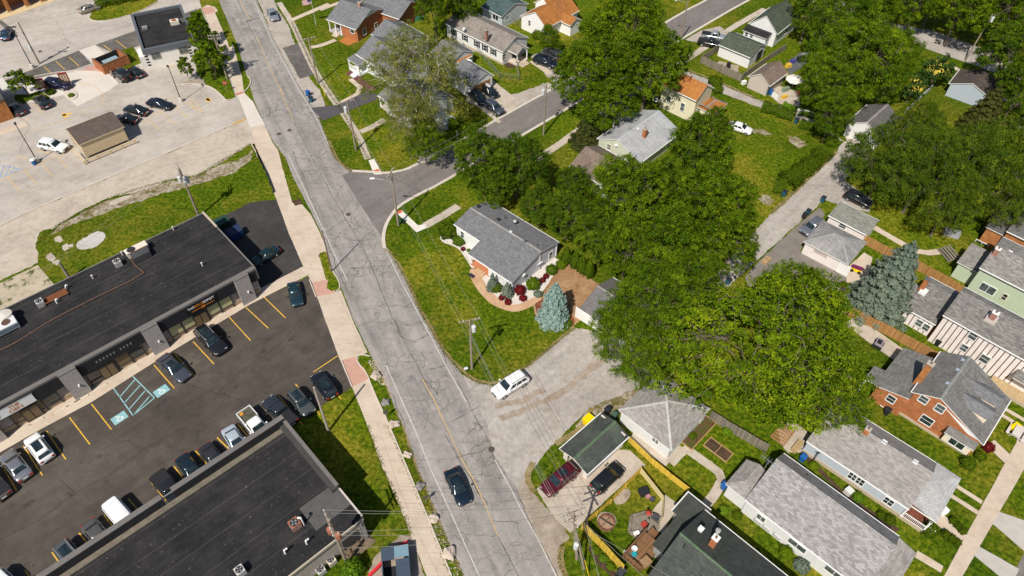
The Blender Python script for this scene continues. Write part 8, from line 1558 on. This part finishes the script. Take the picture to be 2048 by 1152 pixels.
b_ = at(70, 329, 0); o = empty('litter_bin', b_, 0, 'blue litter bin at the foot of the lamp post in the upper lot', 'bin'); q = MB(); q.lathe([(.3, 0), (.36, .9), (.38, .92)], (0, 0, 0), 14); q.build('body', BLUE, o); q = MB(); q.lathe([(.4, .92), (.4, 1.0), (.2, 1.12), (.02, 1.14)], (0, 0, 0), 14); q.build('lid', WHT, o)
def skip(lab, px, py, mat, a, lidm, L=2.0, W_=1.4, h_=1.5):
    P = at(px, py, 0); o = empty('waste_skip', P, a, lab, 'skip', 'waste skips'); q = MB(); x, y = L/2, W_/2; q.mesh([(-x*.9, -y*.85, .1), (x*.9, -y*.85, .1), (x*.9, y*.85, .1), (-x*.9, y*.85, .1), (-x, -y, h_-.2), (x, -y, h_-.2), (x, y, h_), (-x, y, h_)], [(3, 2, 1, 0), (0, 1, 5, 4), (1, 2, 6, 5), (2, 3, 7, 6), (3, 0, 4, 7)]); q.build('body', mat, o); q = MB()
    for s in (-1, 1): q.mesh([(s*x*.02, -y-.05, h_-.2), (s*x*1.02, -y-.05, h_-.2), (s*x*1.02, y, h_+.02), (s*x*.02, y, h_+.02), (s*x*.02, -y-.05, h_-.14), (s*x*1.02, -y-.05, h_-.14), (s*x*1.02, y, h_+.08), (s*x*.02, y, h_+.08)], [(3, 2, 1, 0), (4, 5, 6, 7), (0, 1, 5, 4), (1, 2, 6, 5), (2, 3, 7, 6), (3, 0, 4, 7)])
    q.build('lid', lidm, o); q = MB(); q.box(-x-.1, -x*.93, -.5, .5, .7, .85); q.box(x*.93, x+.1, -.5, .5, .7, .85); q.build('lift_pocket', mat, o)
skip('dark green waste skip against the end wall of the shop row', 447, 455, plain('skip_green', (.015, .06, .035), .5, .2), AP, plain('skip_lid', (.02, .05, .04), .5, .15)); skip('blue waste skip next to the dark green one', 473, 474, plain('skip_blue', (.015, .05, .16), .5, .2), AP, plain('skip_lid_blue', (.02, .035, .08), .5, .15))
o = empty('yellow_bin', at(1176, 846, 0), AV, 'bright yellow box standing on the grass beside the green roofed garage', 'box'); q = MB(); q.mesh([(-.5, -.4, 0), (.5, -.4, 0), (.5, .4, 0), (-.5, .4, 0), (-.6, -.5, .9), (.6, -.5, .9), (.6, .5, 1.0), (-.6, .5, 1.0)], [(3, 2, 1, 0), (4, 5, 6, 7), (0, 1, 5, 4), (1, 2, 6, 5), (2, 3, 7, 6), (3, 0, 4, 7)]); q.build('body', plain('sun_yellow', (.78, .55, .0), .5, .05), o); q = MB(); q.box(-.64, .64, -.54, .54, 1.0, 1.05); q.build('lid', plain('sun_yellow', (.78,)*3), o)
# blue shelter / skip with red beam at the bottom
o = empty('ribbed_container', Vector((at(791, 1126, 1.6).x, at(791, 1126, 1.6).y, 0)), math.radians(101), 'slate blue ribbed metal container with a missing roof panel, bottom by the pavement', 'container'); o.scale = (.68, .88, .7); RIBM = siding('ribbed_blue_metal', (.055, .075, .11), .22, .1, True, .5); q = MB(); q.box(-2.9, 2.6, -1.6, -1.5, 0, 2.2); q.box(-2.9, 2.6, 1.5, 1.6, 0, 2.2); q.box(2.5, 2.6, -1.5, 1.5, 0, 2.2); q.box(-2.9, -2.8, -1.5, 1.5, 0, 1.7); q.build('wall', plain('slate_blue_paint', (.07, .10, .13), .6, .15), o)
q = MB(); q.box(-2.9, .55, -1.6, -.02, 2.2, 2.28); q.box(.6, 2.65, .12, 1.6, 2.2, 2.28); q.build('roof', RIBM, o); q = MB(); q.box(.8, 2.6, -1.6, .08, 2.21, 2.3); q.build('roof_panel', plain('pale_blue_panel', (.16, .26, .31), .5, .1), o); q = MB(); q.box(-2.75, .5, .0, 1.5, .02, .05); q.build('floor', BLKP, o)
for (a, b, lab) in (((738, 1152), (770, 1120), 'red steel beam on the left of the ribbed container'), ((785, 1100), (815, 1084), 'red steel beam beyond the ribbed container')):
    a, b = at(*a, .3), at(*b, .5); q = MB(); q.bar((0, 0, 0), b-a, .28, .28); q.bar((0, 0, -.3), (0, 0, .1), .2, .2); o = q.build('steel_beam', plain('signal_red', (.55, .015, .025), .5, .1)); o.location = a; tag(o, lab, 'beam', 'red steel beams')
# boulders in the strip
ROCK = plain('boulder_stone', (.46, .38, .31), .95, .3, 2.); ROCKG = plain('boulder_grey', (.22, .20, .19), .95, .35, 2.5)
def boulder(lab, px, py, r, mat, seed):
    rs = random.Random(seed); bm = bmesh.new(); bmesh.ops.create_icosphere(bm, subdivisions=3, radius=1.)
    ph = [rs.uniform(0, 6) for _ in range(6)]
    for v in bm.verts:
        n = v.co.normalized(); k = 1+.16*math.sin(2.3*n.x*2+ph[0])+.13*math.sin(3.1*n.y*2+ph[1])+.10*math.sin(6*n.z+ph[2]+4*n.x)+.05*math.sin(11*n.x+9*n.y+ph[3]); v.co = Vector((n.x*r*k*1.15, n.y*r*k*.95, n.z*r*k*.62+r*.4))
    me = bpy.data.meshes.new('boulder'); bm.to_mesh(me); bm.free(); me.materials.append(mat); o = bpy.data.objects.new('boulder', me); COL.objects.link(o); o.location = at(px, py, .02); o.rotation_euler.z = rs.uniform(0, 6); tag(o, lab, 'boulder', 'boulders along the grass strip')
BLAB = ['largest pale boulder at the top end of the roadside grass strip', 'dark grey boulder, second from the top of the roadside strip', 'pale boulder, third from the top of the roadside strip', 'small pale boulder left side of the strip, above a grey one', 'round grey boulder in the middle of the roadside strip', 'pale pinkish boulder below the grey one in the strip', 'big mottled boulder near the bottom of the roadside strip']
for i, (px, py, r, mt) in enumerate([(752, 754, .62, ROCK), (772, 806, .5, ROCKG), (788, 850, .52, ROCK), (815, 911, .42, ROCK), (840, 973, .48, ROCKG), (868, 1038, .55, ROCK), (898, 1108, .68, ROCK)]): boulder(BLAB[i], px, py, r, mt, i+3)
rs = random.Random(5); q = MB()
for k in range(420):
    t = rs.random(); i = rs.choice([0, 0, 1]); a = ((744, 720), (770, 770)) if i == 0 else ((868, 1050), (918, 1152)); p = at(a[0][0]+(a[1][0]-a[0][0])*t+rs.uniform(-9, 9), a[0][1]+(a[1][1]-a[0][1])*t, .04); s = rs.uniform(.03, .10); q.mesh([(p.x+s*math.cos(w), p.y+s*math.sin(w), .04) for w in (0, 1.5, 3., 4.6)]+[(p.x, p.y, .04+s*.9)], [(0, 1, 4), (1, 2, 4), (2, 3, 4), (3, 0, 4)])
o = q.build('pebbles', ROCK); tag(o, 'scattered small pale stones in the roadside grass strip', 'stones', kind='stuff')
# wheel stops
def wstop(lab, px, py, a, grp, mat=None):
    q = MB(); q.extx([(-.11, 0), (.11, 0), (.07, .14), (-.07, .14)], -.85, .85); o = q.build('wheel_stop', mat or plain('stop_concrete', (.62, .54, .42), .9, .1, 2.)); o.location = at(px, py, .03); o.rotation_euler.z = a; tag(o, lab, 'wheel stop', grp)
for px, py in [(494, 602), (477, 611), (438, 635), (422, 645), (384, 668), (310, 712), (262, 742), (200, 780), (163, 802), (147, 811), (125, 823), (72, 848), (48, 862)]: wstop('pale concrete block standing in front of the shop windows', px, py-4, AP, 'concrete blocks before the shop windows')
# drive through boards
for px, py, lab in ((88, 182, 'tall red framed board at the drive through, nearer the tree'), (135, 170, 'tall red framed board at the drive through, nearer the round island')):
    o = empty('order_board', at(px, py, .1), math.radians(20), lab, 'board', 'drive through boards'); q = MB(); q.box(-.75, -.65, -.08, .08, 0, 2.5); q.box(.65, .75, -.08, .08, 0, 2.5); q.box(-.75, .75, -.1, .1, 2.4, 2.55); q.box(-.65, .65, -.08, .08, .5, .6); q.build('frame', plain('board_red', (.30, .035, .03), .6, .2), o); q = MB(); q.box(-.65, .65, -.04, .04, .6, 2.4); q.build('panel', plain('board_dark', (.08, .06, .055), .4, .2), o); q = MB()
    for k in range(3): q.box(-.55+k*.4, -.25+k*.4, -.06, -.041, .8, 2.2)
    q.build('menu_sheet', plain('menu_tan', (.45, .33, .22), .6, .25, 5.), o)
# stop sign, signs, hydrant like marks
def sign(lab, px, py, hgt, az, board, txt=None, mat=None, shape='oct', group='road signs'):
    o = empty('road_sign', at(px, py, 0), az, lab, 'sign', group); q = MB(); q.tube((0, .04, 0), (0, .04, hgt+.3), .03, .03, 6); q.build('post', ALUM, o); q = MB()
    if shape == 'oct': q.mesh([(.38*math.cos(math.radians(22.5+45*i))*1., y, hgt+.38*math.sin(math.radians(22.5+45*i))) for y in (-.02, .0) for i in range(8)], [tuple(range(8)), tuple(range(15, 7, -1))]+[(i, (i+1) % 8, 8+(i+1) % 8, 8+i) for i in range(8)])
    else: q.box(-.3, .3, -.02, .0, hgt-.38, hgt+.38)
    b = q.build('board', mat, o)
    if txt: text_mesh(txt, .26, WT_, b, Matrix.Translation((0, -.03, hgt)) @ Matrix.Rotation(math.pi/2, 4, 'X'), ext=.004)
sign('red stop sign on the grass at the upper lot exit', 455, 184, 1.9, math.radians(20), None, 'STOP', plain('sign_red', (.45, .02, .03), .5, .06)); sign('grey backed sign on a post by the side street kerb under the sparse tree', 822, 322, 2.2, math.radians(60), None, None, plain('sign_grey', (.4, .42, .4), .5, .08), 'rect'); sign('low dark sign in the grass strip by the boulders, upper', 774, 838, 1.6, math.radians(30), None, None, plain('sign_brown', (.10, .085, .07), .6, .1), 'rect'); sign('low dark sign in the grass strip by the boulders, lower', 853, 1008, 1.6, math.radians(30), None, None, plain('sign_brown', (.1,)*3), 'rect')
sign('pale sign on a post beside the far kerb of the side street', 915, 287, 2.3, math.radians(100), None, None, plain('sign_pale', (.5, .5, .46), .5, .08), 'rect')
# yard of the dark green roofed house
o = empty('fire_pit', at(1212, 1047, 0), 0, 'round rusty fire pit ring with logs on bare soil', 'fire pit'); q = MB(); q.lathe([(.95, 0), (.95, .35), (.85, .35), (.85, .05)], (0, 0, 0), 20); q.build('ring', plain('rusty_ring', (.20, .09, .05), .85, .3, 3.), o); q = MB(); q.lathe([(.84, .06), (.02, .1)], (0, 0, 0), 20); q.build('ash', plain('ash_tan', (.30, .19, .12), .95, .25, 3.), o); q = MB(); q.tube((-.8, .5, .4), (.7, -.5, .42), .07, .06, 8); q.tube((-.5, -.4, .25), (.3, .5, .3), .06, .05, 8); q.build('log', BARK, o)
o = empty('sandbox', at(1287, 1055, 0), .3, 'six sided wooden sandbox with toys', 'sandbox'); q = MB(); hx = [(1.7*math.cos(i*math.pi/3), 1.7*math.sin(i*math.pi/3), .15) for i in range(6)]
for i in range(6): q.bar(hx[i], hx[(i+1) % 6], .3, .3)
q.build('frame', GWOOD, o); q = MB(); q.quad(*[(x*.95, y*.95, .1) for x, y, z in hx]); q.build('sand', plain('grey_sand', (.20, .17, .13), .95, .3, 3.), o)
def boxy(name, lab, cat, px, py, dims, mat, a=0., z=0., grp=None, top=None, parts=()):
    P = at(px, py, z); o = empty(name, P, a, lab, cat, grp); x, y, h_ = dims; q = MB(); q.mesh([(-x/2, -y/2, 0), (x/2, -y/2, 0), (x/2, y/2, 0), (-x/2, y/2, 0), (-x*.46, -y*.44, h_), (x*.46, -y*.44, h_), (x*.46, y*.44, h_), (-x*.46, y*.44, h_)], [(3, 2, 1, 0), (4, 5, 6, 7), (0, 1, 5, 4), (1, 2, 6, 5), (2, 3, 7, 6), (3, 0, 4, 7)]); q.build('body', mat, o); q = MB(); q.box(-x*.5, x*.5, -y*.5, y*.5, h_, h_+.05); q.build('top', top or mat, o); return o
REDPL, WPL = plain('red_plastic', (.36, .045, .03), .5, .08), plain('white_plastic', (.72, .72, .7), .5, .05)
boxy('toy_box', 'red toy in the wooden sandbox', 'toy', 1288, 1050, (.6, .55, .25), REDPL, .6, .12); boxy('cool_box', 'white topped red cool box in front of the sandbox', 'cool box', 1272, 1069, (.7, .45, .4), REDPL, .3, 0, top=WPL); boxy('crate', 'brown wooden box seat on the deck', 'box', 1291, 1126, (.95, .9, .55), plain('cardboard', (.28, .17, .08), .9, .12), .7, .82)
o = empty('lawn_mower', at(1297, 1028, 0), 2.4, 'red lawn mower with grey bag on the lawn beside the fence', 'lawn mower'); q = MB(); q.lathe([(.32, .12), (.36, .25), (.26, .36), (.16, .48), (.02, .5)], (0, 0, 0), 12); q.build('deck', REDPL, o); q = MB(); q.box(-1.25, -.5, -.3, .3, .2, .6); q.build('grass_bag', plain('grey_bag', (.06, .06, .065), .8, .15), o); q = MB()
for s in (-.25, .25): q.bar((-.3, s, .4), (-1.5, s, 1.0), .03)
q.bar((-1.5, -.25, 1.0), (-1.5, .25, 1.0), .03); q.build('handle', DARKM, o)
for x in (-.35, .35):
    for y in (-.42, .42): q = MB(); q.tube((x, y-.04, .14), (x, y+.04, .14), .14, .14, 10); q.build('wheel', TYRE, o)
for px, py, dm, mt, lab in [(1287, 986, (1.1, .9, .5), BLKP, 'black folded cover on the worn lawn by the fence'), (1296, 995, (.5, .4, .3), plain('pinkish_toy', (.4, .2, .2), .6, .2), 'small pink toy on the worn lawn'), (1304, 1000, (.5, .4, .35), plain('dark_toy', (.06, .06, .08), .6, .2), 'small dark toy on the worn lawn')]: boxy('toy', lab, 'toy', px, py, dm, mt, .4, grp='things on the worn lawn')
for px, py, lab, z in ((1268, 1100, 'white round tub on the deck corner', .82), (1252, 1108, 'pale pot below the deck corner', 0.)): q = MB(); q.lathe([(.2, 0), (.3, .4), (.33, .42), (.27, .42), (.24, .24), (.02, .22)], (0, 0, 0), 14); o = q.build('tub', WPL); o.location = at(px, py, z); tag(o, lab, 'tub', 'tubs by the deck')
boxy('bucket', 'teal bucket on the deck beside the white tub', 'bucket', 1268, 1110, (.5, .45, .3), plain('teal_plastic', (.02, .28, .32), .5, .1), .2, .82); boxy('grill', 'black covered grill at the bottom between the fence and the deck', 'grill', 1240, 1150, (1.0, .7, .95), BLKP, .8, 0, top=plain('grill_lid', (.05, .05, .06), .3, .2))
# other yards
o = empty('parasol', at(1583, 178, 0), 0, 'white octagonal parasol over garden furniture', 'parasol', 'parasols'); q = MB(); q.tube((0, 0, 0), (0, 0, 2.5), .03, .03, 6); q.build('pole', ALUM, o); q = MB(); n = 8; q.mesh([(1.7*math.cos(i*2*math.pi/n), 1.7*math.sin(i*2*math.pi/n), 2.1) for i in range(n)]+[(0, 0, 2.55)]+[(1.7*math.cos(i*2*math.pi/n), 1.7*math.sin(i*2*math.pi/n), 1.95) for i in range(n)], [(i, (i+1) % n, n) for i in range(n)]+[(n+1+i, n+1+(i+1) % n, (i+1) % n, i) for i in range(n)]); q.build('canopy', plain('canvas_cream', (.70, .64, .58), .8, .05), o)
o = empty('parasol', at(2046, 238, 0), 0, 'yellow parasol at the right edge above a dark planter', 'parasol', 'parasols'); q = MB(); q.tube((0, 0, 0), (0, 0, 2.5), .03, .03, 6); q.build('pole', ALUM, o); q = MB(); q.mesh([(1.6*math.cos(i*2*math.pi/n), 1.6*math.sin(i*2*math.pi/n), 2.1) for i in range(n)]+[(0, 0, 2.5)], [(i, (i+1) % n, n) for i in range(n)]); q.build('canopy', plain('canvas_yellow', (.72, .52, .05), .8, .05), o)
boxy('planter', 'dark square planter with pale rim under the yellow parasol', 'planter', 2040, 246, (2.4, 2.4, .35), plain('planter_pale', (.5, .44, .36), .9, .1), .4, 0, top=SOIL)
for px, py, dm, mt, lab in [(1570, 182, (1.5, .6, .7), plain('sage_cushion', (.18, .24, .15), .8, .15), 'sage green garden bench under the white parasol'), (1568, 196, (1.3, .5, .5), plain('toy_yellow', (.6, .38, .04), .6, .1), 'yellow low garden seat beside the patio'), (1598, 188, (.7, .7, .6), REDPL, 'red garden chair beyond the parasol'), (1576, 134, (1.1, .8, .6), plain('toy_yellow', (.6,)*3), 'yellow ride on toy on the dark pad'), (1585, 125, (1.0, .8, .6), plain('violet_plastic', (.07, .06, .22), .5, .1), 'violet plastic toy on the dark pad'), (1600, 122, (1.4, 1.0, .8), BLKP, 'black covered machine on the dark pad'), (1612, 112, (2.2, .9, .5), plain('grey_boards', (.3, .29, .28), .8, .2), 'stack of grey boards on the dark pad'), (1487, 168, (.9, .6, .6), WHT, 'white air unit at the left of the tan garage'), (1455, 138, (.6, .6, 1.3), BLKP, 'black tall box in the gravel yard')]: boxy('garden_item', lab, 'garden furniture', px, py, dm, mt, .5, 0, 'garden things by the tan garage')
boxy('air_conditioner', 'grey air conditioner beside the shuttered house wall', 'air conditioner', 925, 98, (.9, .9, .8), CAN, .6, 0, 'air conditioning units', DARKM); boxy('air_conditioner', 'grey air conditioner in the narrow bed beside the light blue house', 'air conditioner', 1695, 986, (.8, .8, .7), plain('ac_casing', (.5,)*3), .6, 0, 'air conditioning units', plain('ac_top', (.6, .6, .58), .5, .1))
o = boxy('toy_quad', 'yellow and purple toy quad beside the hipped alley garage', 'toy', 1712, 540, (1.5, .8, .5), plain('sun_yellow', (.78,)*3), -.5, .2, top=plain('purple_plastic', (.16, .02, .08), .5, .1))
for x in (-.5, .5):
    for y in (-.42, .42): q = MB(); q.tube((x, y-.1, .05), (x, y+.1, .05), .24, .24, 10); q.build('wheel', TYRE, o)
o = boxy('garden_cart', 'white garden cart with dark seat beside the hipped alley garage', 'cart', 1674, 586, (1.9, 1.5, .5), WPL, -.3, .2, top=plain('cart_panel', (.6, .55, .5), .6, .15))
q = MB(); q.box(.1, .8, -.5, .5, .55, .95); q.build('seat', plain('brown_seat', (.06, .04, .04), .7, .1), o)
for x in (-.6, .6):
    for y in (-.75, .75): q = MB(); q.tube((x, y-.08, .03), (x, y+.08, .03), .23, .23, 10); q.build('wheel', TYRE, o)
o = boxy('ride_on_mower', 'small black ride on mower on the concrete drive beside the lime tree', 'mower', 1756, 690, (1.5, .9, .55), BLKP, .9, .25, top=plain('mower_hood', (.25, .22, .25), .4, .1))
for x in (-.5, .5):
    for y in (-.48, .48): q = MB(); q.tube((x, y-.1, .03), (x, y+.1, .03), .26, .26, 10); q.build('wheel', TYRE, o)
q = MB(); q.box(-.35, .15, -.25, .25, .6, .95); q.build('seat', BLKP, o)
o = empty('garden_bed', at(1436, 900, 0), AU, 'rectangular timber framed garden bed on the lawn of the hipped garage', 'garden bed', 'garden beds'); q = MB(); q.box(-1.6, 1.6, -.8, -.7, 0, .2); q.box(-1.6, 1.6, .7, .8, 0, .2); q.box(-1.6, -1.5, -.7, .7, 0, .2); q.box(1.5, 1.6, -.7, .7, 0, .2); q.box(-.04, .04, -.7, .7, 0, .17); q.build('frame', planks('bed_wood', (.42, .27, .12), .14, .15), o); q = MB(); q.box(-1.5, 1.5, -.7, .7, 0, .1); q.build('soil', SOIL, o)
WEEDY2 = ground('planted_soil', [(.38, (.05, .028, .014)), (.48, (.11, .06, .03)), (.55, (.045, .075, .008)), (.64, (.09, .12, .01))], .5, 2., 8., (.3, .4, .3), bump=.5)
o = empty('garden_bed', at(1398, 866, 0), AV, 'narrow timber edged planting bed along the hipped garage wall', 'garden bed', 'garden beds'); q = MB(); q.box(-2.6, 2.6, -.75, -.65, 0, .18); q.box(-2.6, -2.5, -.65, .75, 0, .18); q.box(2.5, 2.6, -.65, .75, 0, .18); q.build('frame', planks('bed_wood', (.42,)*3), o); q = MB(); q.box(-2.5, 2.5, -.65, .75, 0, .09); q.build('soil', WEEDY2, o)
o = empty('picnic_table', at(2030, 869, 0), AU+1.57, 'pale garden table with two benches beside the right hand pavement', 'picnic table'); q = MB(); q.box(-.9, .9, -.45, .45, .7, .76); q.build('table_top', plain('pale_resin', (.55, .49, .45), .6, .06), o)
for s in (-1, 1): q = MB(); q.box(-.9, .9, s*.85-.16, s*.85+.16, .42, .47); q.build('bench', plain('pale_resin', (.55,)*3), o)
for x in (-.7, .7): q = MB(); q.bar((x, -.85, .42), (x, .85, .42), .07); q.bar((x, -.5, 0), (x, -.2, .7), .07); q.bar((x, .5, 0), (x, .2, .7), .07); q.build('leg', plain('pale_resin', (.55,)*3), o)
o = boxy('ride_on_toy', 'yellow and white ride on toy beside the pale garden table', 'toy', 2028, 856, (1.3, .7, .45), plain('sun_yellow', (.78,)*3), .5, .1, top=plain('sun_yellow', (.78,)*3))
q = MB()
for x in (-.4, .4): q.tube((x, -.42, .12), (x, .42, .12), .2, .2, 10)
q.build('wheels', TYRE, o)
boxy('bench', 'wooden bench on the flagstone terrace behind the light blue house', 'bench', 1593, 895, (1.8, .7, .42), planks('pale_bench', (.42, .30, .15), .14, .12), AV, 0)
o = boxy('lounge_chair', 'white chair beside the porch steps of the light blue house', 'chair', 1884, 1026, (.8, .7, .4), WPL, .5, 0); q = MB(); q.box(.28, .36, -.33, .33, .42, .9); q.build('backrest', WPL, o)
boxy('garden_swing', 'dark green play set behind the shuttered house', 'play set', 838, 40, (1.8, .8, .7), plain('play_green', (.02, .16, .10), .5, .1), .3, 0); boxy('covered_boat', 'grey tarpaulin covered heap under the shaggy trees', 'tarpaulin', 1901, 470, (2.2, 1.2, .8), plain('tarp_grey', (.28, .28, .3), .8, .2), -.4, 0); boxy('timber_stack', 'stack of pale timber at the edge of the lime green tree', 'timber', 1532, 522, (1.6, .8, .3), planks('stack_wood', (.42, .28, .14), .14, .2), AV, .04)
boxy('meter_cabinet', 'grey low cabinet at the corner of the side street pole', 'cabinet', 806, 447, (.35, .3, .9), plain('cabinet_green', (.03, .06, .035), .6, .1), .2, 0)
P = at(1640, 1000, 0)
for i, (px, py, z, lab) in enumerate([(1685, 965, .0, 'bare stump like pole beside the light blue house wall')]): q = MB(); q.tube((0, 0, 0), (0, 0, 2.2), .05, .05, 6); q.bar((-.2, 0, 2.2), (.2, 0, 2.2), .1); o = q.build('clothes_post', DARKM); o.location = at(1624, 925, 0); tag(o, 'dark post with a short arm beside the light blue house', 'post')
